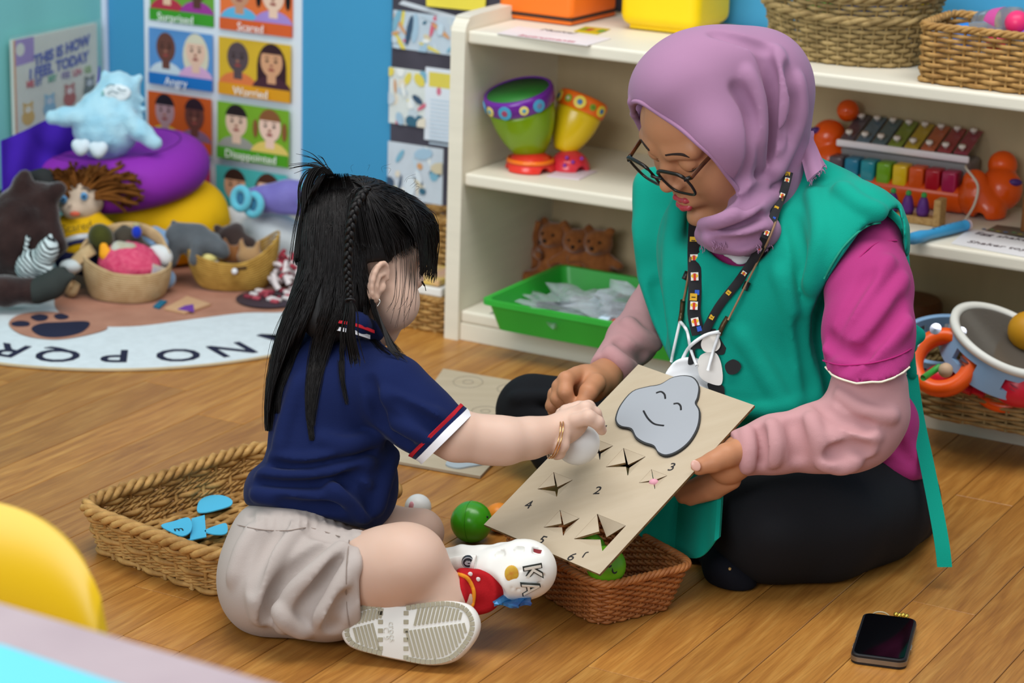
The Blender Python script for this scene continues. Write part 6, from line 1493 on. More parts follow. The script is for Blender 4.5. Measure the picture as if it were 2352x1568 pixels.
mw_ = (hit(allg, 1590, 830) or 3.12)-.02
m_msk = M('mask_white', '#e6e8ea', .8, .15, sheen=.2)
cord('ear_loop', [(1562, 738), (1548, 800), (1542, 830)], .0022, m_msk, msk, .011); cord('ear_loop', [(1562, 738), (1578, 760), (1586, 800), (1600, 840)], .0022, m_msk, msk, .013)
cord('ear_loop', [(1652, 762), (1620, 770), (1585, 795), (1565, 830)], .0026, m_msk, msk, .016); cord('ear_loop', [(1652, 764), (1640, 800), (1626, 850)], .0022, m_msk, msk, .012)
gm = region(1510, 800, 1660, 930, mw_-.05, mw_+.06, .002); pe(gm, 1583, 878, mw_+.004, 60, 58, .014, 0, a=-.3); pe(gm, 1588, 872, mw_+.010, 56, 48, .016, .006)
for P_ in ([(1535, 850), (1580, 842), (1625, 862)], [(1532, 870), (1585, 860), (1635, 885)]): ridge(gm, P_, 4, -.002)
obj('mask_body', gm.geo(), m_msk, msk, smooth=True)
# ---- stitched patch on the apron bib
pch = empty('apron_patch', W(1640, 830, 3.1), 'black and white stitched figure patch on the green apron bib', 'patch')
def blobpatch(nm, pts, hexc, off, th=.0016):
    P2 = smooth_path(pts, 5, True); w_ = np.mean([hit(ga, *p) or 3.15 for p in pts])-off
    V_ = [W(x, y, w_) for x, y in P2]; n_ = len(V_); V2 = [W(x, y, w_-th) for x, y in P2]
    obj(nm, (np.array(V_+V2), [tuple(range(n_)), tuple(range(2*n_-1, n_-1, -1))]+[(i, n_+i, n_+(i+1) % n_, (i+1) % n_) for i in range(n_)]), M('patch'+hexc, hexc, .6, .3), pch)
blobpatch('hair', [(1655, 760), (1672, 775), (1668, 800), (1655, 815), (1600, 800), (1598, 830), (1580, 835), (1590, 790), (1610, 770), (1635, 755)], '#1a1a1c', .004)
blobpatch('dress', [(1610, 815), (1640, 808), (1655, 830), (1660, 870), (1650, 885), (1612, 870), (1602, 840)], '#dcd8d2', .006)
blobpatch('pompon', [(1665, 838), (1682, 825), (1698, 832), (1702, 845), (1690, 858), (1672, 858)], '#1c1c1e', .006)
blobpatch('face', [(1618, 775), (1645, 768), (1655, 790), (1645, 806), (1620, 808), (1610, 792)], '#e2dcd4', .007)
blobpatch('feet', [(1625, 880), (1660, 885), (1662, 915), (1640, 912)], '#1a1a1c', .004)
# ================================================================ the little girl
chi = empty('person', Fl(700, 1400), 'little girl with long black hair in navy polo and beige shorts sitting on floor', 'person')
CF = norm(V3(.80, -.27, -.53)); CUp = V3(.17, .96, -.2); CRt = norm(np.cross(CF, CUp)); CUp = np.cross(CRt, CF)
CHc = np.stack([-CRt, -CF, CUp], 1)          # x = her left, y = back, z = up  (camera axes)
CH = CAMR@CHc; CO = W(812, 640, 3.055)
def cl_(x, y, z): return CO+CH@V3(x, y, z)
g = Soft(CO-.15, CO+.15, .0018); cg_head = g
g.ell(cl_(0, .004, .042), (.064, .074, .076), CH, 0); g.ell(cl_(0, -.035, -.012), (.054, .052, .054), CH, .03)
for e in (-1, 1):
    g.ell(cl_(e*.036, -.046, -.022), (.027, .030, .030), CH, .02); g.ell(cl_(e*.030, -.087, .016), (.014, .008, .009), CH, .008, '-'); g.ell(cl_(e*.030, -.070, .016), (.013, .0115, .0115), CH, .002)
g.cap(cl_(0, -.055, -.052), cl_(0, -.062, -.056), .016, .014, .015); g.chain([cl_(0, -.080, .012), cl_(0, -.090, -.006)], (.006, .0085), .01); g.ell(cl_(0, -.080, -.032), (.014, .008, .008), CH, .008)
g.ell(cl_(0, -.055, .055), (.05, .035, .035), CH, .02)
# ear
ec = cl_(-.0645, .006, -.012); ER = CH@rot((0, 0, 1), .35)@rot((1, 0, 0), .12)
g.ell(ec+ER@V3(-.004, 0, 0), (.007, .015, .026), ER, .005); g.ell(ec+ER@V3(-.013, -.001, .003), (.006, .0095, .017), ER, .003, '-')
hx = [(-.009, .013*math.cos(a)+.001, .023*math.sin(a)+.001) for a in np.linspace(-1.9, 2.75, 12)]; g.chain([ec+ER@V3(*p) for p in hx], [.0026]*4+[.0034]*8, .002)
g.chain([ec+ER@V3(*p) for p in ((-.0085, -.004, .012), (-.009, .004, .005), (-.009, .003, -.008), (-.0085, -.003, -.013))], .0026, .002); g.ell(ec+ER@V3(-.006, -.004, -.021), (.0045, .006, .006), ER, .003); g.ell(ec+ER@V3(-.0095, -.009, -.004), (.003, .004, .006), ER, .002)
pc(g, [(808, 700, 3.06, 62), (790, 790, 3.06, 66)], .02)
head_c = g.geo()
# arm and hand
ga_ = region(960, 880, 1430, 1110, 2.88, 3.2, .002)
pc(ga_, [(960, 960, 2.985, 60), (1050, 1000, 2.975, 57), (1120, 1010, 2.985, 53), (1160, 1012, 2.99, 52), (1220, 1005, 3.005, 45), (1262, 997, 3.015, 37), (1292, 985, 3.02, 36)], .012)
pe(ga_, 1312, 972, 3.022, 42, 34, .018, .012, a=.35)
for P_ in ([(1318, 952, 3.018, 18), (1345, 938, 3.012, 17.5), (1366, 950, 3.018, 15.5), (1378, 972, 3.03, 12.5)],
           [(1322, 966, 3.005, 18), (1352, 958, 2.996, 17.5), (1372, 970, 3.0, 15.5), (1382, 988, 3.012, 12)],
           [(1300, 945, 3.03, 17), (1330, 938, 3.035, 17), (1352, 934, 3.04, 15), (1368, 950, 3.05, 12)],
           [(1290, 950, 3.045, 15), (1312, 940, 3.055, 14), (1336, 936, 3.062, 12), (1350, 950, 3.07, 10)],
           [(1292, 1000, 3.005, 19), (1290, 1022, 3.0, 17), (1284, 1040, 3.01, 14), (1278, 1046, 3.02, 11)]): pc(ga_, P_, .0035)
arm_c = ga_.geo()
# legs
gl_ = region(560, 1080, 1150, 1480, 2.72, 3.25, .003)
pc(gl_, [(680, 1320, 2.985, 84), (790, 1325, 2.955, 86), (860, 1318, 2.935, 90), (900, 1305, 2.925, 90), (935, 1290, 2.92, 84)], .02)
pe(gl_, 930, 1298, 2.915, 88, 82, .05, .02); 
pc(gl_, [(945, 1300, 2.925, 76), (990, 1345, 2.93, 55), (1035, 1374, 2.935, 43), (1062, 1368, 2.94, 38)], .018); pe(gl_, 985, 1362, 2.925, 62, 40, .03, .02, a=-.35)
pc(gl_, [(720, 1240, 3.10, 80), (880, 1225, 3.08, 62), (965, 1220, 3.07, 48)], .02); pc(gl_, [(965, 1225, 3.07, 46), (900, 1330, 3.0, 40), (850, 1420, 2.93, 34)], .02)
gl_.cut(ZZ*.004, -ZZ)
# torso under the clothes
gt2 = region(560, 740, 960, 1440, 2.85, 3.25, .006); pc(gt2, [(790, 790, 3.06, 60), (760, 900, 3.06, 85), (720, 1080, 3.05, 90), (690, 1260, 3.02, 100)], .03); pc(gt2, [(800, 830, 3.05, 50), (890, 890, 3.0, 42), (960, 960, 2.985, 40)], .02); pc(gt2, [(740, 830, 3.08, 50), (900, 920, 3.14, 40)], .02); gt2.cut(ZZ*.02, -ZZ)
cbody = obj('body', joinq(head_c, arm_c, gl_.geo(), gt2.geo()), m_skinc, chi, smooth=True)
obj('eyelash', tube(smooth_path([cl_(-.043, -.074, .014), cl_(-.037, -.083, .011), cl_(-.033, -.088, .007)], 5), [.0012]*5+[.0005]*6, 5), m_lash, cbody, smooth=True)
obj('earring', tube(smooth_path([ec+ER@V3(-.011, -.005, -.021), ec+ER@V3(-.013, -.006, -.024), ec+ER@V3(-.011, -.006, -.030)], 4), .0008, 6), M('silver', '#c8c4bc', .25, metal=.9), chi, smooth=True)
# bangles
for i, (x, dx) in enumerate(((1272, 0), (1278, 4))):
    P_ = []
    for a in np.linspace(0, 2*math.pi, 40, endpoint=False): P_.append(W(x+12*math.cos(a)+10*math.sin(a), 1006-46*math.sin(a), 3.016-.031*math.cos(a)+.004*math.sin(a)))
    o = obj('bangle', tube(P_, .0011, 6, True), M('rose_gold', '#d8a470', .22, metal=.95), None, smooth=True); prop(o, ['thin gold bangle nearer the girl\'s elbow on her wrist', 'thin gold bangle nearer the girl\'s hand on her wrist'][i], 'bangle', 'gold bangles')

# ---- navy polo
m_nav = M('polo_navy', '#18224a', .95, .08, var=.07, vscale=7, sheen=.06, weave=.2, wscale=800)
gn_ = region(530, 720, 1120, 1250, 2.82, 3.28, .0034)
pc(gn_, [(790, 800, 3.06, 78), (760, 880, 3.055, 118), (735, 1000, 3.05, 136), (722, 1090, 3.045, 138), (700, 1150, 3.04, 130)], .03)
pe(gn_, 770, 900, 3.06, 150, 120, .085, .03, a=-.2); pe(gn_, 770, 1080, 3.05, 140, 120, .08, .03, a=-.3); pe(gn_, 655, 1120, 3.035, 90, 62, .08, .03, a=.2); pe(gn_, 800, 1140, 3.05, 100, 80, .07, .03, a=-.2)
pc(gn_, [(840, 855, 3.015, 74), (900, 900, 2.99, 80), (960, 955, 2.98, 76), (1040, 1015, 2.972, 72)], .02)
pc(gn_, [(800, 850, 3.1, 70), (900, 920, 3.16, 56)], .02)
n1, n2 = W(1087, 943, 2.975), W(968, 1060, 2.975); hn = norm(np.cross(n2-n1, FW)); hn = hn if hn@RT > 0 else -hn
gn_.cut(n1, hn, .002, lo=np.min([W(x, y, w) for x in (955, 1150) for y in (880, 1140) for w in (2.8, 3.08)], 0), hi=np.max([W(x, y, w) for x in (955, 1150) for y in (880, 1140) for w in (2.8, 3.08)], 0))
snip(gn_, [(530, 1155), (575, 1162), (640, 1170), (700, 1180), (770, 1195), (862, 1222), (880, 1260), (530, 1260)], 2.7, 3.3, .01)
snip(gn_, [(480, 740), (696, 740), (668, 790), (638, 870), (620, 950), (613, 1030), (604, 1058), (570, 1085), (557, 1110), (554, 1150), (480, 1150)], 2.7, 3.3, .012)
for P_, r, hgt in (([(630, 1050), (700, 1062), (780, 1045), (870, 1015)], 8, .004), ([(625, 1072), (700, 1080), (790, 1062), (860, 1040)], 7, -.004), ([(600, 1090), (680, 1098), (770, 1085), (850, 1062)], 8, .005), ([(590, 1112), (660, 1118), (750, 1112), (830, 1090)], 6, -.004), ([(585, 1135), (660, 1142), (760, 1140), (840, 1115)], 8, .004), ([(640, 1158), (720, 1165), (800, 1160)], 6, -.003), ([(740, 1010), (800, 1022), (870, 1000)], 8, .003), ([(760, 1120), (800, 1150), (840, 1190)], 7, .004), ([(790, 1100), (830, 1130), (860, 1170)], 6, -.003),
                   ([(858, 950), (900, 985), (935, 1025)], 8, -.005), ([(880, 905), (930, 930), (1010, 960)], 9, .003), ([(890, 960), (940, 985), (1000, 1015)], 8, .003), ([(905, 925), (960, 955), (1010, 990)], 6, -.002), ([(843, 870), (862, 930), (880, 980)], 6, -.003), ([(905, 1040), (885, 1100), (865, 1170)], 8, .003), ([(690, 870), (660, 960), (645, 1030)], 9, .003)): ridge(gn_, P_, r, hgt)
plo = obj('polo_shirt', gn_.geo(2), m_nav, chi, smooth=True)
def sleeve_band(g, c, ax_, t0, t1, off, mat, nm, parent, th=.002):
    """a knitted band round a sleeve: outline felt for at each angle, then smoothed"""
    a_ = norm(np.cross(ax_, FW)); b_ = np.cross(ax_, a_); N_ = 72; G_ = []
    for t in (t0, t0*.5+t1*.5, t1):
        R3 = []
        for u in np.linspace(0, 2*math.pi, N_, endpoint=False):
            d = a_*math.cos(u)+b_*math.sin(u); r = .03
            for r in np.arange(.012, .075, .0008):
                I = np.rint((c+ax_*min(t, -.004)+d*r-g.lo)/g.h).astype(int)
                if (I < 0).any() or (I >= g.n).any() or g.F[I[0], I[1], I[2]] > 0: break
            R3.append(r)
        R3 = np.array(R3); F3 = np.fft.rfft(R3); F3[5:] = 0; R3 = np.fft.irfft(F3, N_)
        G_.append([c+ax_*t+(a_*math.cos(u)+b_*math.sin(u))*(R3[i % N_]+off) for i, u in enumerate(np.linspace(0, 2*math.pi, N_+1))])
    return obj(nm, sheet(np.array(G_), th), mat, parent, smooth='auto')
m_wh = M('trim_white', '#e6e6ea', .8, .15); m_rd = M('trim_red', '#b0202c', .8, .15)
cc_ = (n1+n2)/2
for nm_, t0, t1, mm_ in (('white_cuff', -.0075, .0022, m_wh), ('navy_cuff', -.0125, -.0075, m_nav), ('red_cuff', -.0172, -.0125, m_rd)): sleeve_band(gn_, cc_, hn, t0, t1, .0022, mm_, nm_, plo)
# collar
def collar_ring(pts, hpx, mat, nm, off):
    P2 = smooth_path(pts, 6); G_ = []
    for x, y in P2:
        w_ = (hit([gn_, cg_head], x, y) or 3.0)-off; G_.append([W(x, y, w_), W(x, y+hpx/2, w_-.001), W(x, y+hpx, w_)])
    return obj(nm, sheet(np.array(G_), .003), mat, plo, smooth='auto')
gcl = region(670, 680, 900, 800, 2.9, 3.2, .0025); pc(gcl, [(715, 722, 3.05, 26), (760, 728, 2.99, 26), (820, 745, 2.985, 26), (860, 762, 3.02, 24)], .012, flat=(UP, 1.0)); obj('collar', gcl.geo(), m_nav, plo, smooth=True)
def laystrip(gs, pts, hpx, mat, nm, off): 
    P2 = smooth_path(pts, 6); G_ = []
    ws = [hit(gs, x, y) or 3.0 for x, y in P2]; ws = np.convolve(np.r_[[ws[0]]*3, ws, [ws[-1]]*3], np.ones(7)/7, 'valid')
    for (x, y), w_ in zip(P2, ws): G_.append([W(x, y-hpx/2, w_-off), W(x, y+hpx/2, w_-off-.001)])
    return obj(nm, sheet(np.array(G_), .0016), mat, plo, smooth='auto')
laystrip([gcl, gn_], [(700, 742), (760, 752), (810, 762), (848, 774)], 9, m_wh, 'collar_white', .003); laystrip([gcl, gn_], [(705, 726), (760, 736), (815, 746), (858, 762)], 7, m_rd, 'collar_red', .003)

# ---- beige shorts
m_sho = M('shorts_beige', '#b3a8a2', .85, .15, var=.04, vscale=8, sheen=.05, weave=.2, wscale=900)
gs2 = region(480, 1100, 900, 1490, 2.72, 3.25, .0032)
pe(gs2, 640, 1300, 3.015, 132, 148, .105, .03); pe(gs2, 620, 1350, 3.0, 108, 105, .10, .03, a=.3); pe(gs2, 690, 1220, 3.03, 130, 72, .09, .03, a=-.15)
pc(gs2, [(660, 1330, 2.98, 118), (760, 1335, 2.95, 116), (860, 1330, 2.93, 112)], .02); pc(gs2, [(700, 1230, 3.09, 85), (860, 1215, 3.09, 66)], .02); pe(gs2, 740, 1400, 2.955, 90, 58, .08, .03)
snip(gs2, [(846, 1190), (840, 1215), (828, 1250), (824, 1320), (828, 1400), (832, 1460), (960, 1500), (960, 1190)], 2.7, 3.0, .003)
snip(gs2, [(880, 1100), (880, 1300), (1000, 1300), (1000, 1100)], 2.9, 3.3, .003)
snip(gs2, [(480, 1090), (480, 1200), (545, 1172), (570, 1158), (640, 1163), (720, 1172), (800, 1195), (868, 1218), (900, 1080)], 2.7, 3.3, .004)
gs2.cut(ZZ*.002, -ZZ)
for P_, r, hgt in (([(690, 1200), (640, 1270), (590, 1350), (600, 1420)], 13, .008), ([(770, 1240), (690, 1300), (630, 1370), (620, 1430)], 11, -.010), ([(800, 1250), (730, 1310), (670, 1370), (650, 1440)], 13, .009), ([(790, 1290), (740, 1340), (700, 1400), (690, 1445)], 10, -.009), ([(815, 1290), (780, 1350), (745, 1420)], 12, .008),
                   ([(800, 1370), (770, 1420), (765, 1450)], 10, -.007), ([(600, 1200), (560, 1260), (540, 1330)], 12, .005), ([(640, 1210), (600, 1280), (570, 1360)], 9, -.005), ([(720, 1215), (760, 1225), (820, 1235)], 9, -.004), ([(640, 1400), (660, 1430), (700, 1450)], 9, .006)): ridge(gs2, P_, r, hgt)
for i in range(12): x0 = 575+i*20; ridge(gs2, [(x0, 1172+max(0, i-6)*4), (x0+3, 1190+max(0, i-6)*4), (x0+2, 1206+max(0, i-6)*4)], 6, -.0025, k=.004)
sho = obj('shorts', gs2.geo(2), m_sho, chi, smooth=True)
m_seam = M('shorts_seam', '#94857c', .9)
for P_ in ([(545, 1205), (600, 1216), (660, 1218), (712, 1212), (780, 1232)], [(802, 1240), (796, 1300), (796, 1380), (802, 1440)]): obj('stitching', tube(lay(gs2, P_, .0002), .0007, 5), m_seam, sho, smooth=True)

# ---- hair
m_hair = M('hair_black', '#0c0a0a', .5, .28, hex2='#171313', vscale=30, stretch=(6, 6, 1))
gh2 = region(590, 370, 1030, 960, 2.86, 3.24, .003)
gh2.ell(cl_(0, .008, .047), (.071, .082, .084), CH, 0)
gh2.ell(cl_(0, .028, .01), (.067, .058, .072), CH, .02); gh2.ell(cl_(0, -.045, .075), (.058, .052, .052), CH, .02)
pc(gh2, [(775, 620, 3.03, 86), (762, 690, 3.0, 74), (752, 735, 2.99, 50)], .02, flat=(FW, .7))
snip(gh2, [(560, 340), (900, 340), (900, 396), (850, 388), (800, 394), (755, 404), (718, 436), (700, 480), (691, 560), (686, 640), (676, 700), (668, 760), (560, 760)], 2.7, 3.4, .008)
# clear the face and ear
snip(gh2, [(842, 604), (870, 600), (893, 606), (905, 588), (935, 570), (965, 548), (984, 560), (975, 640), (1030, 660), (1030, 800), (905, 800), (868, 720), (845, 690)], 2.7, 3.3, .004)
gh2.ell(cl_(0, -.10, -.005), (.058, .06, .05), CH, .01, '-')
hcap = obj('hair', gh2.geo(2), m_hair, chi, smooth=True)
HS = [gh2]
rg = np.random.RandomState(11); G = []
def lock(pts, r0, n=4, tip=.35, sides=4): P_ = smooth_path(pts, n); k = len(P_); G.append(tube(P_, [r0*min(1, .15+3.5*i/k)*(1 if i < k*.6 else 1-(1-tip)*(i-k*.6)/(k*.4)) for i in range(k)], sides))
LB = [(400, 740), (440, 712), (480, 698), (560, 689), (640, 684), (720, 668)]; RB = [(400, 800), (480, 834), (560, 840), (640, 844), (720, 862)]
ly, lx = zip(*LB); ry, rx = zip(*RB); HS2 = [gh2, gn_]
CLU = [([(668, 720), (640, 810), (620, 910), (616, 990)], 13), ([(700, 720), (668, 810), (640, 890), (634, 950)], 12), ([(745, 720), (722, 820), (710, 920), (716, 1012)], 9), ([(775, 720), (745, 810), (724, 900), (716, 980)], 9), ([(800, 720), (786, 800), (786, 870), (798, 930)], 7), ([(835, 720), (850, 760), (870, 800), (900, 815)], 8), ([(860, 715), (884, 765), (915, 806), (925, 812)], 5)]
CP = [np.array([.30, .20, .20, .12, .05, .06, .07]).cumsum(), [smooth_path(c[0], 6) for c in CLU]]
for i in range(2300):
    u = rg.rand(); k = int(np.searchsorted(CP[0], u)); k = min(k, 6); pth = CP[1][k]; y0 = rg.uniform(397, 415) if rg.rand() < .8 else rg.uniform(420, 560); yend = pth[-1, 1]-rg.rand()**2*130
    lo_ = 0 if k == 0 else CP[0][k-1]; fr2 = (u-lo_)/(CP[0][k]-lo_); uu = min(1, [.0, .18, .38, .56, .72, .82, .92][k]+fr2*[.2, .22, .2, .18, .14, .14, .08][k])
    off = rg.normal()*CLU[k][1]*.55; P_ = []; last = 3.0; ph = rg.rand()*6
    for y in np.r_[np.linspace(y0, 520, 5)[:-1], np.linspace(520 if y0 < 515 else y0+5, yend, 10)]:
        xa = np.interp(y, ly, lx)*(1-uu)+np.interp(y, ry, rx)*uu; xb = np.interp(y, pth[:, 1], pth[:, 0])+off*(1-.5*max(0, (y-800)/220)); t = min(1, max(0, (y-600)/150)); t = t*t*(3-2*t)
        x = xa*(1-t)+xb*t+1.5*math.sin(ph+y*.02); w_ = hit(HS2, x, y, 2.8, 3.2)
        if w_ is None: w_ = last+.0004
        w_ = min(w_, last+.03) if P_ else w_; last = w_; P_.append(W(x, y, w_-rg.uniform(.0008, .0038)))
    lock(P_, rg.uniform(.0003, .00065), 2, .2)
# hair combed up to the two bunches
for bx, by, bw, N_ in ((838, 432, None, 620), (762, 408, None, 260)):
    for i in range(N_):
        if bx == 838:
            a = rg.uniform(-.5, 2.7) if i % 4 else rg.uniform(-2.7, -.2); ex, ey = (bx+math.cos(a)*rg.uniform(60, 175), by+math.sin(a)*rg.uniform(40, 190)) if a > -.2 else (bx+math.cos(a)*rg.uniform(30, 110), by+math.sin(a)*rg.uniform(16, 40))
            if ex > 985 or (ex > 850 and ey > 600) or ex < 775: continue
        else:
            a = rg.uniform(.6, 2.9); ex, ey = bx+math.cos(a)*rg.uniform(30, 80), by+math.sin(a)*rg.uniform(40, 110)
            if ex > 785 or ex < 700: continue
        P_ = []
        for t in np.linspace(0, 1, 8):
            x, y = ex+(bx-ex)*t, ey+(by-ey)*t-10*math.sin(t*3.14); w_ = hit(HS, x, y, 2.8, 3.2)
            if w_ is None: continue
            P_.append(W(x, y, w_-.0018-.004*t))
        if len(P_) > 3: lock(P_, rg.uniform(.0004, .0008), 2, .8)
# fringe over the forehead
for i in range(320):
    u = rg.rand(); x0, y0 = 862+60*rg.rand(), 430+50*rg.rand()
    x1, y1 = 940+55*u+rg.uniform(-8, 8), 520+rg.uniform(-10, 20); x2, y2 = 960+40*u, 600+rg.uniform(-20, 25)+10*u
    w0 = hit(HS, x0, y0) or 3.05; w1 = 3.01+.10*u; P_ = [W(x0, y0, w0-.002), W(x1, y1-20, min(w1, hit(HS, x1, y1-20) or 9)-.003), W(x2+4, y2-20, w1+.005), W(x2-2+6*rg.rand(), y2+rg.uniform(5, 22), w1+.01)]
    lock(P_, rg.uniform(.0003, .0007), 4, .3)
for i in range(130):
    u = rg.rand(); x0, y0 = 893+75*u, 596-30*u+rg.uniform(-6, 14); P_ = []
    for t in np.linspace(0, 1, 7):
        x, y = x0+(850-x0)*t*.8, y0+(450-y0)*t*.8; w_ = hit([gh2, cg_head], x, y, 2.8, 3.2)
        if w_: P_.append(W(x, y, w_-.0012))
    if len(P_) > 3: lock(P_, rg.uniform(.0003, .0007), 2, .6)
# loose wisps by the cheek and shoulder
for i in range(30):
    if i < 14: x0 = 905+55*rg.rand(); P_ = Pts([(x0-10, 540, 3.0), (x0, 600, 2.985), (x0-2+rg.uniform(-6, 6), 680, 2.985), (x0-12+rg.uniform(-14, 6), 700+rg.uniform(0, 70), 2.985)]); lock(P_, .00030, 4, .4)
    else: dx = rg.uniform(-10, 10); P_ = Pts([(862, 700, 2.985), (880+dx*.3, 750, 2.975), (900+dx, 800, 2.965), (925+dx*1.5, 815+rg.uniform(0, 18), 2.965)]); lock(P_, .0008, 4, .3)
# stray hairs
for i in range(22):
    a = rg.uniform(3.3, 5.6); x, y = 845+150*math.cos(a), 545+152*math.sin(a)
    P_ = Pts([(x, y, 3.05), (x+14*math.cos(a)+rg.uniform(-8, 8), y+14*math.sin(a), 3.05), (x+20*math.cos(a)+rg.uniform(-22, 22), y+20*math.sin(a)+rg.uniform(-6, 10), 3.05)]); lock(P_, .00016, 4, .5)
V_, F_ = join(*G); obj('hair_strands', (V_, F_), m_hair, hcap, smooth=True, kind='stuff')
def bunch(name, paths, N_, spread, r, seed, flare=1.0):
    global G
    G = []; rg2 = np.random.RandomState(seed); base = np.array(paths, float)
    for i in range(N_):
        o = rg2.normal(size=2); P_ = []
        for k, (x, y, w_, s_) in enumerate(base): P_.append(W(x+o[0]*s_*spread, y+o[1]*s_*spread*.6, w_+o[1]*s_*spread*.0004))
        lock(P_, r, 4, .3)
    V_, F_ = join(*G); return obj(name, (V_, F_), m_hair, hcap, smooth=True, kind='stuff')
bunch('hair_bunch', [(764, 410, 3.02, 2.5), (748, 392, 3.02, 5), (722, 396, 3.02, 7), (704, 430, 3.02, 7), (700, 480, 3.02, 6), (692, 530, 3.02, 7), (684, 600, 3.0, 8)], 130, .9, .0007, 3)
bunch('hair_bunch', [(764, 410, 3.02, 3), (742, 386, 3.02, 6), (718, 374, 3.02, 14), (690, 376, 3.02, 24)], 18, 1.0, .0005, 4)
bunch('hair_bunch', [(840, 434, 2.955, 4), (826, 442, 2.945, 7), (822, 470, 2.95, 8), (828, 520, 2.95, 12), (836, 570, 2.955, 16)], 60, 1.0, .001, 5)
# braid
bp_ = smooth_path([(838, 436, 2.945), (818, 470, 2.93), (806, 520, 2.925), (801, 570, 2.925), (798, 620, 2.925), (802, 660, 2.925), (803, 690, 2.925)], 14)
for k in range(3):
    P_ = []; rr_ = []
    for i, (x, y, w_) in enumerate(bp_):
        t = i/len(bp_)*2*math.pi*5.5+k*2*math.pi/3; wd = 7*(1-.45*i/len(bp_)); P_.append(W(x+wd*math.sin(t), y, w_-.004*math.sin(2*t)-.004)); rr_.append(.0036*(1-.4*i/len(bp_)))
    obj('braid_strand', tube(P_, rr_, 7), m_hair, hcap, smooth=True)
bunch('braid_tail', [(803, 692, 2.92, 3), (806, 720, 2.92, 6), (802, 770, 2.925, 8), (812, 830, 2.935, 10)], 40, 1.0, .0009, 6)
for x, y, w_ in ((763, 411, 3.005), (842, 433, 2.945), (804, 690, 2.915)): obj('hair_tie', xf(tube([(.0052*math.cos(a), .0052*math.sin(a), 0) for a in np.linspace(0, 6.283, 20, endpoint=False)], .0014, 6, True), (lambda m: m)(np.block([[CAMR@rot((1, 0, 0), 1.2), W(x, y, w_)[:, None]], [np.zeros((1, 3)), 1]]))), M('tie_black', '#1c1a1c', .4), hcap, smooth=True)
# ================================================================ the girl's clogs and socks
m_clg = M('clog_white', '#e7e6e0', .45, .35, var=.02, vscale=10)
m_trd = M('tread_grey', '#a8a28c', .7)
m_sck = M('sock_red', '#a8181f', .85, .15, bump=.2, bscale=400)
# ---- sock
gk = region(1000, 1290, 1160, 1440, 2.83, 3.05, .0022)
pc(gk, [(1040, 1352, 2.937, 44), (1062, 1354, 2.938, 45), (1086, 1360, 2.94, 47), (1106, 1358, 2.945, 45), (1128, 1344, 2.95, 40)], .01)
nS = norm(W(1112, 1362, 2.945)-W(1050, 1352, 2.938)); gk.cut(W(1044, 1352, 2.938), -nS, .002)
for P_ in ([(1085, 1330), (1095, 1365), (1092, 1400)], [(1105, 1325), (1118, 1360), (1112, 1400)]): ridge(gk, P_, 5, -.002)
sk = obj('sock', gk.geo(), m_sck, chi, smooth=True)
obj('sock_band', tube(lay(gk, [(1052, 1318), (1074, 1328), (1088, 1356), (1086, 1386), (1078, 1400)], .0005), .0022, 6, flat=1.2), M('sock_orange', '#e08a18', .8), sk, smooth=True)
for x, y in ((1080, 1318), (1098, 1330)): obj('sock_motif', ball(W(x, y, (hit(gk, x, y) or 2.9)-.0005), (.003, .0015, .003), 10, 6), M('sock_white', '#e0d8d8', .8), sk)
# ---- clog on the foot that points right
shA = empty('clog_shoe', W(1150, 1370, 2.95), 'white foam clog with raised K and A letters, toe pointing right', 'shoe', 'girl\'s clogs')
gc2 = region(1000, 1225, 1300, 1410, 2.83, 3.08, .0018)
pc(gc2, [(1035, 1300, 2.985, 34), (1090, 1300, 2.975, 38), (1140, 1308, 2.96, 48), (1195, 1308, 2.955, 60), (1212, 1308, 2.955, 60)], .012)
pe(gc2, 1208, 1306, 2.958, 64, 60, .036, .015, a=-.1); pe(gc2, 1175, 1330, 2.95, 60, 40, .034, .015, a=.3)
pc(gc2, [(1022, 1272, 2.985, 14), (1060, 1266, 2.978, 14), (1105, 1268, 2.97, 14), (1150, 1262, 2.975, 14), (1190, 1254, 2.98, 14), (1230, 1260, 2.982, 14), (1260, 1290, 2.985, 14)], .006)      # sole edge
pc(gc2, [(1095, 1345, 2.915, 46), (1110, 1375, 2.925, 52)], .006, '-'); pc(gc2, [(1040, 1330, 2.92, 36), (1095, 1340, 2.915, 40)], .006, '-')
for x, y, a in ((1148, 1272, .25), (1192, 1262, 0), (1234, 1266, -.2)):
    w_ = hit(gc2, x, y) or 2.94; gc2.rbox(W(x, y, w_), (S(12, w_), S(7, w_), .007), .0012, CAMR@rot((0, 0, 1), a), .001, '-')
for x, y in ((1196, 1308), (1248, 1322), (1238, 1340), (1176, 1352), (1190, 1354), (1222, 1318)): w_ = hit(gc2, x, y) or 2.93; gc2.ell(W(x, y, w_), S(4.6, w_), None, .0008, '-')
shell = obj('shell', gc2.geo(), m_clg, shA, smooth=True)
for x, y, a in ((1148, 1272, .25), (1192, 1262, 0), (1234, 1266, -.2)): w_ = (hit(gc2, x, y) or 2.94)+.0004; obj('vent_lining', xf(box((0, 0, 0), (S(20, w_), S(10, w_), .001)), np.block([[CAMR@rot((0, 0, 1), a), W(x, y, w_)[:, None]], [np.zeros((1, 3)), 1]])), M('vent_red', '#8a2c30', .7), shell)
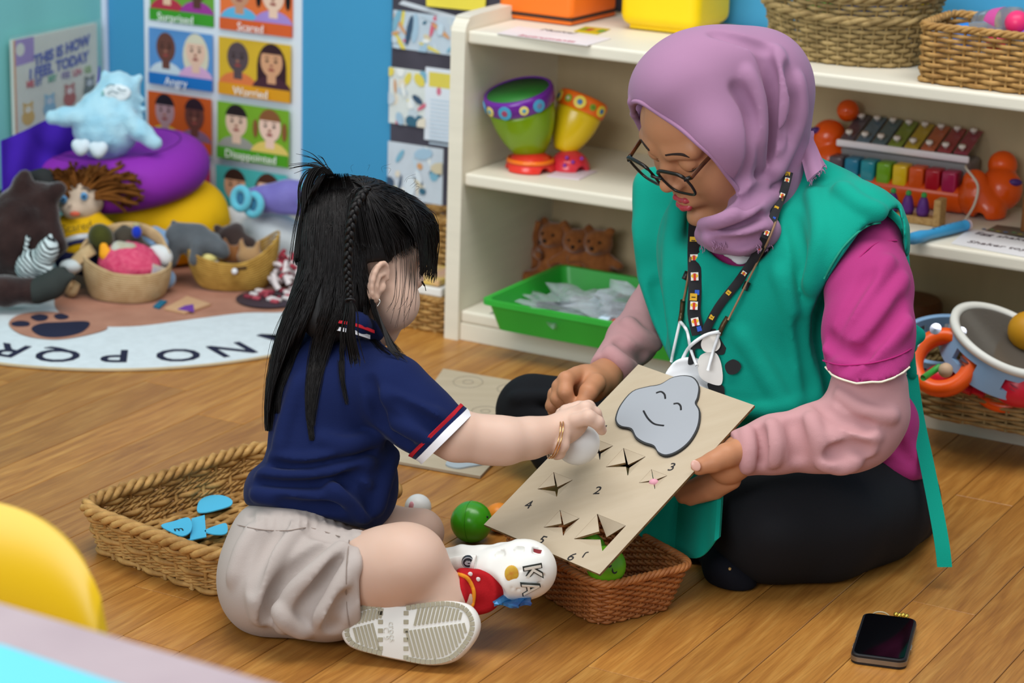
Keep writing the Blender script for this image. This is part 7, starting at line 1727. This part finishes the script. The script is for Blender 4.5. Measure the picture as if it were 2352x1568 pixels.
# strap with button
st = lay(gc2, [(1024, 1300), (1050, 1294), (1076, 1290), (1092, 1292)], .004, 5, 2.95)
strp = obj('heel_strap', tube(st, .0095, 10, flat=.35, up=-FW), m_clg, shA, smooth=True)
bw2 = (hit(gc2, 1075, 1290) or 2.95)-.009
mbn = np.block([[CAMR@rot((1, 0, 0), .35), W(1075, 1290, bw2)[:, None]], [np.zeros((1, 3)), 1]])
bt2 = obj('strap_button', xf(lathe([(.0078, -.003), (.0078, .001), (.006, .0022), (0, .0022)], 24), mbn), M('button_black', '#20242a', .4), strp, smooth='auto')
obj('button_ring', xf(tube([(.0066*math.cos(a), .0066*math.sin(a), .0018) for a in np.linspace(0, 6.283, 28, endpoint=False)], .0006, 5, True), mbn), M('button_grey', '#a8b0b4', .4), bt2, smooth=True)
Q = Print(mbn, z0=.0024); Q.add(disc(0, -.0005, .0042, .003, 16), '#a8b2b6'); Q.add(disc(-.0012, .0018, .0013, .0013, 8), '#a8b2b6'); Q.add(disc(.0014, .0016, .0013, .0013, 8), '#a8b2b6'); Q.add(disc(.001, -.0008, .0016, .0008, 8), '#2a2e34'); Q.done('button_emblem', bt2)
# raised letters
for ch, x, y in (('K', 1222, 1313), ('A', 1217, 1349)):
    w_ = (hit(gc2, x, y) or 2.93)-.0012; dn = .35 if ch == 'K' else .75
    R3 = CAMR@rot((1, 0, 0), dn)@rot((0, 1, 0), .18)@rot((0, 0, 1), -1.45); m = np.block([[R3, W(x, y, w_)[:, None]], [np.zeros((1, 3)), 1]])
    o = text('letter_charm', ch, .030, m, M('charm_black', '#1e2420', .5), shA, .0012, bold=.0016); m2_ = m.copy(); m2_[:3, 3] += R3[:, 2]*.0008
    text('letter_face', ch, .030, m2_, M('charm_cream', '#e4e2d8', .5), o, .0012, bold=.0002)
# plain oval charm where a cartoon charm sits
w_ = (hit(gc2, 1175, 1317) or 2.93)-.001; mch = np.block([[CAMR@rot((1, 0, 0), .3), W(1175, 1317, w_)[:, None]], [np.zeros((1, 3)), 1]])
oc = obj('oval_charm', xf((lambda q: (q[0]*[1, 1.25, 1], q[1]))(lathe([(.0085, -.001), (.0085, .0012), (.0075, .002), (0, .0022)], 20)), mch), M('charm_orange', '#d08838', .5, hex2='#e0c040', vscale=120), shA, smooth='auto')
# ---- clog seen from below
out = [(783, 1452), (803, 1484), (864, 1503), (927, 1516), (993, 1525), (1047, 1512), (1088, 1467), (1097, 1428), (1076, 1393), (1029, 1382), (969, 1387), (924, 1393), (870, 1388), (825, 1392), (795, 1414)]
SW = 2.885; cx2, cy2 = 940, 1455
SR3 = CAMR@rot((1, 0, 0), -.10)@rot((0, 1, 0), -.14); mso = np.block([[SR3, W(cx2, cy2, SW)[:, None]], [np.zeros((1, 3)), 1]])
to2 = lambda x, y: ((x-cx2)*SW/FPX, -(y-cy2)*SW/FPX)
op = smooth_path([to2(*p) for p in out], 6, True)[::-1]
if np.sum(op[:, 0]*np.roll(op[:, 1], -1)-np.roll(op[:, 0], -1)*op[:, 1]) < 0: op = op[::-1]
shB = empty('clog_shoe', W(940, 1520, 2.9), 'white foam clog turned over with its ribbed sole towards the camera', 'shoe', 'girl\'s clogs')
cen = op.mean(0); rings = [(1.0, -.026), (1.03, -.014), (1.02, -.004), (.985, -.0004), (.965, 0)]
n_ = len(op); v = np.concatenate([np.c_[cen+(op-cen)*s_, np.full(n_, z)] for s_, z in rings]); f = []
for k in range(len(rings)-1): f += [(k*n_+i, k*n_+(i+1) % n_, (k+1)*n_+(i+1) % n_, (k+1)*n_+i) for i in range(n_)]
f += [tuple(range(n_))[::-1], tuple((len(rings)-1)*n_+i for i in range(n_))]
obj('sole', (tf(mso, v), f), m_clg, shB, smooth='auto')
g = Soft(W(940, 1440, 2.93)-.13, W(940, 1440, 2.93)+.13, .003); g.chain([W(830, 1440, 2.93), W(930, 1440, 2.935), W(1030, 1440, 2.93)], (S(40, 2.93), S(42, 2.93), S(56, 2.93)), .02); g.cut(W(940, 1450, 2.906), -SR3[:, 2]*-1, 0); g.cut(ZZ*.004, -ZZ)
obj('upper', g.geo(), m_clg, shB, smooth=True)
def inside(p, s_): return polyd(np.array([p[0]]), np.array([p[1]]), cen+(op-cen)*s_)[0] < 0
xl, xr = op[:, 0].min(), op[:, 0].max()
# border blocks
d = np.r_[0, np.cumsum(np.linalg.norm(np.diff(np.r_[op, op[:1]], axis=0), axis=1))]; NB = 62
gb_ = None; bm0 = None
for i in range(NB):
    u = (i+.5)/NB*d[-1]; x = np.interp(u, d, np.r_[op[:, 0], op[0, 0]]); y = np.interp(u, d, np.r_[op[:, 1], op[0, 1]]); p = cen+(np.array([x, y])-cen)*.93
    fx = (p[0]-xl)/(xr-xl)
    if .30 < fx < .46: continue
    x2 = np.interp(u+.001, d, np.r_[op[:, 0], op[0, 0]]); y2 = np.interp(u+.001, d, np.r_[op[:, 1], op[0, 1]]); a = math.atan2(y2-y, x2-x)
    m = mso@np.array(Matrix.Translation((p[0], p[1], .0003))@Matrix.Rotation(a, 4, 'Z'))
    if bm0 is None: o = obj('tread_block', box((0, 0, 0), (d[-1]/NB*.82, .0058, .0014), .0003, 1), m_trd, shB, mtx=np.eye(4)); bm0 = o.data; o.parent = None; COL.objects.unlink(o); link(o, shB)
    else: o = link(bpy.data.objects.new('tread_block', bm0), shB)
    o.matrix_basis = Matrix(m.tolist())
for fx in (.285, .475):       # cross rows
    for j in range(9):
        y = -.045+j*.0105; p = np.array([xl+(xr-xl)*fx+.0, cen[1]+y])
        if not inside(p, .90): continue
        o = link(bpy.data.objects.new('tread_block', bm0), shB); o.matrix_basis = Matrix((mso@np.array(Matrix.Translation((p[0], p[1], .0003))@Matrix.Rotation(1.5708, 4, 'Z'))).tolist())
# ribs
def rib(x0, y0, x1, y1, w=.0016):
    L_ = math.hypot(x1-x0, y1-y0); m = mso@np.array(Matrix.Translation(((x0+x1)/2, (y0+y1)/2, .0003))@Matrix.Rotation(math.atan2(y1-y0, x1-x0), 4, 'Z'))
    obj('tread_rib', xf(box((0, 0, 0), (L_, w, .0014)), m), m_trd, shB)
def clipseg(x0, y0, x1, y1, s_):
    T = [t for t in np.linspace(0, 1, 40) if inside((x0+(x1-x0)*t, y0+(y1-y0)*t), s_)]
    if len(T) < 6: return None
    a, b = T[0], T[-1]; return x0+(x1-x0)*a, y0+(y1-y0)*a, x0+(x1-x0)*b, y0+(y1-y0)*b
for z0, z1, n in ((.50, .95, 15), (.03, .27, 9)):
    for k in range(n):
        x = xl+(xr-xl)*(z0+(z1-z0)*(k+.5)/n); yc = cen[1]+.010*(k/n)
        for sg in (1, -1):
            q = clipseg(x+(.004 if sg > 0 else -.006), yc+.003*sg, x+(.018 if sg > 0 else .010), yc+.06*sg, .86)
            if q: rib(*q, w=.0030)
m = mso.copy(); m[:3, 3] = tf(mso, [(xl+(xr-xl)*.37, cen[1]-.004, .0006)])[0]; m = m@np.array(Matrix.Rotation(-1.5, 4, 'Z')); text('sole_lettering', 'crocs', .011, m, M('emboss_white', '#d6d4ca', .5), shB, .0005)
m = mso.copy(); m[:3, 3] = tf(mso, [(xl+(xr-xl)*.325, cen[1]-.006, .0006)])[0]; m = m@np.array(Matrix.Rotation(-1.5, 4, 'Z')); text('sole_lettering', 'C 9', .010, m, M('emboss_white', '#d6d4ca', .5), shB, .0005)
# ================================================================ the cardboard ball game
from mathutils.geometry import tessellate_polygon
cT, cR, cB, cL = W(1487, 818, 3.215), W(1712, 950, 3.075), W(1345, 1347, 2.925), W(1143, 1177, 3.065)
cO = (cT+cR+cB+cL)/4; bu = norm((cT-cL)+(cR-cB)); bv = (cB-cL)+(cR-cT); bv = norm(bv-bu*(bv@bu)); bn = np.cross(bu, bv); bn = bn if bn@FW < 0 else -bn
BL, BW_ = (np.linalg.norm(cT-cL)+np.linalg.norm(cR-cB))/4, (np.linalg.norm(cB-cL)+np.linalg.norm(cR-cT))/4
# board axes: x = along the long side (up), y = left in the picture
mC = np.eye(4); mC[:3, 0] = bu; mC[:3, 1] = np.cross(bn, bu); mC[:3, 2] = bn; mC[:3, 3] = cO
def bd(x, y):
    q = PL(x, y, cO, bn)-cO; return np.array([q@mC[:3, 0], q@mC[:3, 1]])
m_cb = M('cardboard', '#b2a28a', .85, .15, hex2='#baab94', vscale=9, stretch=(1, 5, 1), bump=.1, bscale=80)
m_cbe = M('cardboard_edge', '#8a6c44', .9, hex2='#5a4426', vscale=160)
game = empty('ball_game_board', cB, 'cardboard sheet with grey smiling cloud and numbered cut holes held over basket', 'board game')
holes = [((1374, 1032), .014), ((1437, 1060), .0185), ((1500, 1100), .013), ((1275, 1112), .0165), ((1290, 1200), .0165), ((1378, 1222), .0235)]
outer = [bd(*p) for p in ((1487, 818), (1143, 1177), (1345, 1347), (1712, 950))]
outer = [np.array((BL, BW_*1)), np.array((-BL, BW_)), np.array((-BL, -BW_)), np.array((BL, -BW_))]
if (outer[0]-bd(1487, 818))@(outer[0]-bd(1487, 818)) > .02: outer = outer
hp = []
for (x, y), s_ in holes: c = bd(x, y); hp.append([c+np.array(q)*s_ for q in ((1, 1), (1, -1), (-1, -1), (-1, 1))])
TH = .0036
polys = [outer]+hp; flat = [p for q in polys for p in q]
tri = tessellate_polygon([[Vector((p[0], p[1], 0)) for p in q] for q in polys])
v = [(p[0], p[1], 0) for p in flat]+[(p[0], p[1], -TH) for p in flat]; n0 = len(flat)
f, mi = [], []
for t in tri:
    a, b, c = [np.array(flat[i]) for i in t]; cr_ = (b-a)[0]*(c-a)[1]-(b-a)[1]*(c-a)[0]; t = t if cr_ > 0 else t[::-1]
    f += [tuple(t), tuple(i+n0 for i in t[::-1])]; mi += [0, 0]
k = 0
for q in polys:
    for i in range(len(q)): a, b = k+i, k+(i+1) % len(q); f.append((a, b, b+n0, a+n0)); mi.append(1)
    k += len(q)
obj('sheet', (tf(mC, np.array(v)), f, mi), [m_cb, m_cbe], game)
rg = random.Random(3)
bend = {0: (.3, .5, .4, .2), 1: (.42, .55, .40, .10), 2: (.2, .4, .3, .12), 3: (.40, .50, .62, .12), 4: (.35, .66, .40, .10), 5: (.75, 1.0, .45, -.06)}
for i, ((x, y), s_) in enumerate(holes):
    c = bd(x, y); cs = [c+np.array(q)*s_ for q in ((1, 1), (1, -1), (-1, -1), (-1, 1))]
    for j in range(4):
        a, b = cs[j], cs[(j+1) % 4]; ap = c+(np.array(((a+b)/2))-c)*.04; mid = (a+b)/2
        d = ap-mid; L_ = np.linalg.norm(d); d /= L_; an = bend[i][j]; aw = (a-mid)*.97, (b-mid)*.97
        P3 = [np.r_[mid+aw[0], -.0002], np.r_[mid+aw[1], -.0002], np.r_[mid+d*L_*math.cos(an), -math.sin(an)*L_-.0002]]
        nn = np.cross(P3[1]-P3[0], P3[2]-P3[0]); nn = norm(nn); nn = nn if nn[2] > 0 else -nn
        vv = P3+[p-nn*.003 for p in P3]; ff = [(0, 1, 2), (5, 4, 3), (0, 3, 4, 1), (1, 4, 5, 2), (2, 5, 3, 0)]
        obj('flap', (tf(mC, np.array(vv)), ff, [0, 0, 1, 1, 1]), [m_cb, m_cbe], game)
# grey cloud with a face
cp = [(1415, 961), (1426, 934), (1453, 903), (1487, 892), (1518, 886), (1545, 871), (1572, 866), (1595, 871), (1608, 890), (1606, 915), (1601, 930), (1610, 949), (1606, 984), (1587, 1018), (1560, 1041), (1533, 1051), (1514, 1045), (1503, 1030), (1480, 1022), (1461, 1010), (1449, 990), (1426, 984), (1416, 975)]
c2 = smooth_path([bd(*p) for p in cp], 4, True)
def ccw(p): return p if np.sum(p[:, 0]*np.roll(p[:, 1], -1)-np.roll(p[:, 0], -1)*p[:, 1]) > 0 else p[::-1]
c2 = ccw(c2); cc = c2.mean(0)
cld = obj('cloud_border', prism(c2, .0034, mC, .0002), M('marker_black', '#26282a', .5), game)
d_ = c2-cc; inn = cc+d_*(1-.0022/np.linalg.norm(d_, axis=1, keepdims=True))
obj('cloud', prism(inn, .0012, mC, .0031), M('cloud_grey', '#9a9ea4', .35, .45, var=.02), game)
def ink(pts, r, nm, z=.0048, par=None, mat=None): return obj(nm, tube(tf(mC, np.c_[smooth_path([bd(*p) for p in pts], 6), np.full((len(pts)-1)*6+1, z)]), r, 6, flat=.6, up=bn), mat or m_black, par or game, smooth=True)
ink([(1509, 908), (1520, 905), (1528, 911), (1530, 921)], .0012, 'eye'); ink([(1549, 933), (1559, 932), (1565, 938), (1566, 947)], .0012, 'eye'); ink([(1480, 949), (1490, 966), (1505, 979), (1527, 983)], .0012, 'smile')
for ch, x, y in (('1', 1386, 986), ('2', 1371, 1127), ('3', 1541, 1073), ('4', 1212, 1160), ('5', 1243, 1240), ('6', 1311, 1279)):
    xd = RT-bn*(RT@bn); xd = norm(xd); xd = rot(tuple(bn), math.radians(-14 if ch not in '56' else -30))@xd; m = np.eye(4); m[:3, 0] = xd; m[:3, 1] = np.cross(bn, xd); m[:3, 2] = bn; m[:3, 3] = tf(mC, [np.r_[bd(x, y), .0003]])[0]
    text('number', ch, .019, m, m_black, game, .0002, shear=.2)
ink([(1338, 1280), (1345, 1270), (1352, 1268)], .0008, 'pencil_mark', .0004)
o = obj('pink_bead', ball(PL(1502, 1108, cO-bn*.004, bn), (.0065, .005, .005), 14, 10), M('bead_pink', '#d89aa8', .5), None, smooth=True); prop(o, 'tiny pink bead poking through hole number three', 'bead')
# ---- balls
def ballo(label, c, r, mat, mark=None):
    E_ = obj('ball', ball(c, r, 40, 28), mat, None, smooth=True); prop(E_, label, 'ball'); return E_
m_bw = M('ball_white', '#dcdcda', .4, .4, var=.02)
def floor_ball(x, y, rpx): 
    # centre pixel and pixel radius of a ball standing on the floor
    w = 3.2
    for _ in range(20): r = rpx*w/FPX; q = W(x, y, w); w += (q[2]-r)*2.2
    return W(x, y, w), rpx*w/FPX
ballo('white ball under the girl\'s fingers at the cardboard hole', W(1326, 1016, 3.052), S(52, 3.052), m_bw)
c, r = floor_ball(960, 1165, 31); b_ = ballo('white ball with pink smudge on the floor behind the girl\'s knee', c, r, m_bw); obj('pink_smudge', ball(c+norm(CAM-c+RT*-.9*2.2)*r*.93, (.004, .003, .009), 12, 8), M('smudge', '#dc9aa4', .5), b_, smooth=True)
c, r = floor_ball(1083, 1198, 48.5); b_ = ballo('glossy green ball on the floor beside the basket', c, r, M('ball_green', '#3f9a18', .25, .55, var=.03)); obj('seam', tube([c+np.array(CAMR@rot((0, 1, 0), 1.25))@V3(r*1.0*math.cos(a), r*1.0*math.sin(a), 0) for a in np.linspace(0, 6.283, 60, endpoint=False)], .0004, 4, True), M('seam_green', '#2c7410', .4), b_, smooth=True)
obj('black_dot', ball(c+norm(CAM-c+RT*4.0+UP*1.2)*r*.985, (.002, .0015, .002), 8, 6), m_black, b_)
c, r = floor_ball(1146, 1188, 34); ballo('orange ball half hidden behind the green ball', c, r, M('ball_orange', '#f08c14', .35, .5, var=.03))
# ---- red-brown basket under the card
Nn, Ll, Rr_ = Fl(1388, 1352, .066)[:2], Fl(1150, 1216, .066)[:2], Fl(1590, 1290, .066)[:2]
e1 = Ll-Nn; e2 = Rr_-Nn; ctr = Nn+e1/2+e2/2; xd = norm(np.r_[e1, 0])
mR = frame(np.r_[ctr, 0.001], xd, ZZ)
basket('square_red_basket', 'red-brown wicker basket on floor catching balls below the cardboard', mR, np.linalg.norm(e1)/2, np.linalg.norm(e2)/2, .064, .80, 7, 15, 52, .0025, m_wk2, 4, .0046)
cb2 = tf(mR, [(-.060, .0, .036)])[0]
gb2 = ballo('lime green ball marked two in the red-brown basket', W(1392, 1298, 3.01), S(46, 3.01), M('ball_lime', '#5aa616', .35, .45, var=.03))
mtx_ = np.block([[CAMR@rot((1, 0, 0), -.1)@rot((0, 1, 0), .55), W(1408, 1306, 2.987)[:, None]], [np.zeros((1, 3)), 1]]); text('number', '2', .018, mtx_@np.array(Matrix.Rotation(-2.6, 4, 'Z')), m_black, gb2, .0004)
ballo('lime green ball seen through hole number six', W(1352, 1262, 3.03), S(40, 3.03), M('ball_lime', '#5aa616', .35, .45, var=.03))
# ---- straw basket behind the girl with blue paper pieces
Ll, Nn, Ff = Fl(182, 1152, .066)[:2], Fl(492, 1284, .066)[:2], Fl(618, 1010, .066)[:2]
e1 = Ff-Ll; e2 = Nn-Ll; ctr = Ll+e1/2+e2/2; mL = frame(np.r_[ctr, .001], norm(np.r_[e1, 0]), ZZ)
basket('paper_piece_basket', 'large flat wicker basket with plaited rim behind the girl on floor', mL, np.linalg.norm(e1)/2, np.linalg.norm(e2)/2, .062, .93, 8, 8, 44, .0042, m_wk, 3, .0082, twine=(1, 2, 4, 5))
m_bp = M('paper_cyan', '#4fb6dc', .6, .3, var=.02)
def piece(label, pts, z, rise=0):
    n_ = 5; p2 = smooth_path(pts, n_, True) if len(pts) > 4 else np.array(pts, float); V_ = [Fl(x, y, z+rise*(i/len(p2))) for i, (x, y) in enumerate(p2)]; k = len(V_)
    V_ = np.array(V_+[q-ZZ*.0014 for q in V_]); o = obj('paper_piece', (V_, [tuple(range(k)), tuple(range(2*k-1, k-1, -1))]+[(i, k+i, k+(i+1) % k, (i+1) % k) for i in range(k)]), m_bp, None); return prop(o, label, 'paper', 'blue paper pieces')
zb = .018
piece('half round blue paper piece lying alone in the flat basket', [(453, 1173), (458, 1150), (480, 1138), (510, 1137), (532, 1147), (530, 1160), (500, 1170), (470, 1176)], zb)
p_ = piece('blue paper piece with a black mark at front of flat basket', [(370, 1206), (400, 1196), (432, 1188), (441, 1205), (436, 1222), (418, 1230), (395, 1222)], zb+.01)
mtx_ = frame(Fl(410, 1215, zb+.0105+.0), RT*[1, 1, 0], ZZ); text('lettering', 'm', .018, mtx_@np.array(Matrix.Rotation(.3, 4, 'Z')), m_black, p_, .0003)
piece('square blue paper piece standing behind the marked one', [(440, 1190), (470, 1182), (474, 1232), (436, 1240)], zb+.004)
piece('blue paper piece tucked beside the girl\'s shorts', [(470, 1218), (500, 1205), (520, 1202), (520, 1224), (490, 1226)], zb+.004)
piece('small blue paper piece under the marked one', [(400, 1240), (440, 1236), (450, 1250), (415, 1254)], zb)
# ---- spare cardboard sheet on the floor
fc = [(1018, 846), (1292, 893), (1103, 1093), (878, 1053)]
sp = empty('spare_cardboard', Fl(1080, 960), 'flat cardboard sheet with pencil circles on floor behind girl\'s arm', 'cardboard')
q = np.array([Fl(x, y, .005)[:2] for x, y in fc]); q = ccw(q); obj('sheet', prism(q, .004, None, .001), m_cb, sp)
for x, y, a, b in ((1075, 877, 34, 13), (1172, 893, 30, 11), (1115, 944, 32, 11), (1010, 930, 30, 11)):
    for s_ in (1, .35): obj('pencil_circle', tube([Fl(x+a*s_*math.cos(t), y+b*s_*math.sin(t), .0052) for t in np.linspace(0, 6.283, 40, endpoint=False)], .0005, 4, True), M('pencil', '#8a8274', .8), sp)
cp2 = [(1024, 1068), (1034, 1056), (1060, 1048), (1090, 1046), (1120, 1054), (1110, 1066), (1080, 1072), (1050, 1076)]
q = ccw(smooth_path([Fl(x, y, .006)[:2] for x, y in cp2], 4, True)); obj('grey_cloud', prism(q, .0025, None, .0052), M('cloud_grey2', '#a8b2ba', .4), sp)
# ---- snack wrapper
G_ = [[W(1135+84*u, 1371+22*v-4*math.sin(u*9), 2.945-.02*v+.004*math.sin(u*13+v*5)) for v in np.linspace(0, 1, 6)] for u in np.linspace(0, 1, 14)]
o = obj('snack_wrapper', sheet(np.array(G_), .004), M('foil_blue', '#3a86b8', .3, .6, hex2='#2a4a8c', vscale=60, metal=.3), None); prop(o, 'crumpled blue foil wrapper on the floor under the clog', 'wrapper')
o = obj('plastic_scrap', sheet(np.array([[Fl(899+16*u, 1140-9*v, .004+.004*math.sin(u*4)) for v in (0, .5, 1)] for u in np.linspace(0, 1, 5)]), .001), M('scrap_clear', '#dfe4ea', .2, trans=.3, alpha=.7), None); prop(o, 'tiny clear plastic scrap on floor near white ball', 'scrap')
# ---- phone
z_ = .0135; p4 = [Fl(x, y, z_) for x, y in ((1986, 1404), (2104, 1420), (2084, 1516), (1952, 1500))]
pcn = np.mean(p4, 0); xd = norm((p4[1]-p4[0])+(p4[2]-p4[3])); yd = norm((p4[0]-p4[3])+(p4[1]-p4[2])); pw_ = (np.linalg.norm(p4[1]-p4[0])+np.linalg.norm(p4[2]-p4[3]))/2; ph_ = (np.linalg.norm(p4[0]-p4[3])+np.linalg.norm(p4[1]-p4[2]))/2
mp2 = frame(pcn*[1, 1, 0], xd, ZZ); phn = empty('smartphone', mp2[:3, 3], 'black smartphone with gold charm lying on the wooden floor', 'phone')
pr = rr(-pw_/2, -ph_/2, pw_/2, ph_/2, .011, 8)
obj('case', prism(pr, .0125, mp2, .0006, .0012), M('phone_case', '#17171a', .45, .4), phn, smooth='auto')
pr2 = rr(-pw_/2-.0006, -ph_/2-.0006, pw_/2+.0006, ph_/2+.0006, .0115, 8); obj('metal_frame', prism(pr2, .0058, mp2, .0035), M('phone_metal', '#8a8276', .35, metal=.8), phn, smooth='auto')
obj('screen', prism(rr(-pw_/2+.003, -ph_/2+.003, pw_/2-.003, ph_/2-.003, .009, 8), .0008, mp2, .0130), M('phone_glass', '#050507', .06, .2, var=0), phn, smooth='auto')
for y0, y1, sx in ((-.02, -.005, 1), (.0, .02, -1), (-.035, -.022, -1)): obj('side_button', xf(box((sx*(pw_/2+.001), (y0+y1)/2, .0065), (.0015, y1-y0, .003), .0004), mp2), M('phone_btn', '#b8b0a4', .3, metal=.8), phn)
ch_ = Fl(2046, 1406, .008); cg = empty('gold_charm', ch_, 'small gold bead charm at the top end of the phone', 'charm')
for i in range(9): obj('charm_bead', ball(tf(mp2, [(.006+.0045*(i % 5), ph_/2+.006+.004*(i//5)+.002*(i % 2), .006+.004*(i//5))])[0], .0036, 12, 8), M('charm_gold', '#c8a848', .25, metal=.8), cg, smooth=True)
obj('charm_loop', xf(tube([(-.012+.011*math.cos(a), ph_/2+.003, .008+.007*math.sin(a)) for a in np.linspace(0, 6.283, 30, endpoint=False)], .001, 6, True), mp2), M('loop_clear', '#d8c8a0', .3, trans=.4), cg, smooth=True)
# ---- yellow chair and table in the foreground
tz = .52; ta, tb = Fl(-40, 1368, tz), Fl(700, 1586, tz); td = norm(tb-ta); tn = np.cross(ZZ, td); tn = tn if tn@V3(0, -1, 0) > 0 else -tn
tab = empty('low_table', (ta+tb)/2*[1, 1, 0]+tn*.3, 'pale pink topped low table in the blurred foreground corner', 'table')
m_tt = M('table_pink', '#c2b0b4', .5, .3, hex2='#b5a2a8', vscale=9)
tl0 = ta-td*.45; m = np.eye(4); m[:3, 0] = td; m[:3, 1] = -tn; m[:3, 2] = ZZ; m[:3, 3] = tl0
TLn = 1.15; obj('table_top', xf(box((TLn/2, -.30, -.011), (TLn, .60, .022), .004, 3), m), m_tt, tab, smooth='auto')
for x, y in ((.06, -.05), (TLn-.06, -.05), (.06, -.55), (TLn-.06, -.55)): q = tf(m, [(x, y, -.02)])[0]; obj('leg', tube([q, q*[1, 1, 0]+ZZ*.001], .018, 16), M('table_leg', '#b8b4b0', .4, metal=.5), tab, smooth='auto')
pp = ccw(np.array([Fl(x, y, tz+.001)[:2] for x, y in ((10, 1484), (300, 1582), (200, 1680), (-140, 1600), (-60, 1470))]))
o = obj('cyan_paper', prism(pp, .0012, None, tz+.0006), M('paper_cyan2', '#6fd4e8', .6, .2, var=.02), None); prop(o, 'bright cyan paper sheet lying on the blurred pink table', 'paper')
# chair shell: curved back with thickness, seat and legs
cw2 = 2.02; cc0 = W(-95, 1440, cw2); 
chr_ = empty('yellow_chair', cc0*[1, 1, 0], 'glossy yellow plastic child chair behind the foreground table', 'chair')
m_ch = M('chair_yellow', '#f4c605', .3, .5, var=.02)
fx = norm(RT*[1, 1, 0]); fy = norm(np.cross(ZZ, fx)); mch2 = np.eye(4); mch2[:3, 0] = fx; mch2[:3, 1] = fy; mch2[:3, 2] = ZZ; mch2[:3, 3] = cc0*[1, 1, 0]
zt = W(-95, 1158, cw2)[2]; zs = .30; G_ = []
HWd = .126
for t in np.linspace(-1, 1, 41):
    x = HWd*t; top = zt-(zt-cc0[2])*(1-math.sqrt(max(0, 1-abs(t)**2.2)))*1.0; col_ = []
    for v in np.linspace(0, 1, 16): z = zs+(top-zs)*v; col_.append((x*(1-.06*(1-v)), -.05*t*t+.05*(v-.5)**2+.03*v, z))
    G_.append(col_)
obj('backrest', (lambda g: (tf(mch2, g[0]), g[1]))(sheet(np.array(G_), .016)), m_ch, chr_, smooth='auto')
obj('seat', xf(box((0, -.15, zs), (.28, .30, .022), .01, 3), mch2), m_ch, chr_, smooth='auto')
for x, y in ((-.11, -.02), (.11, -.02), (-.11, -.28), (.11, -.28)): obj('leg', tube([tf(mch2, [(x, y, zs)])[0], tf(mch2, [(x*1.15, y+(.03 if y > -.1 else -.02), .002)])[0]], .011, 12), M('chair_steel', '#b0b0b0', .3, metal=.8), chr_, smooth='auto')
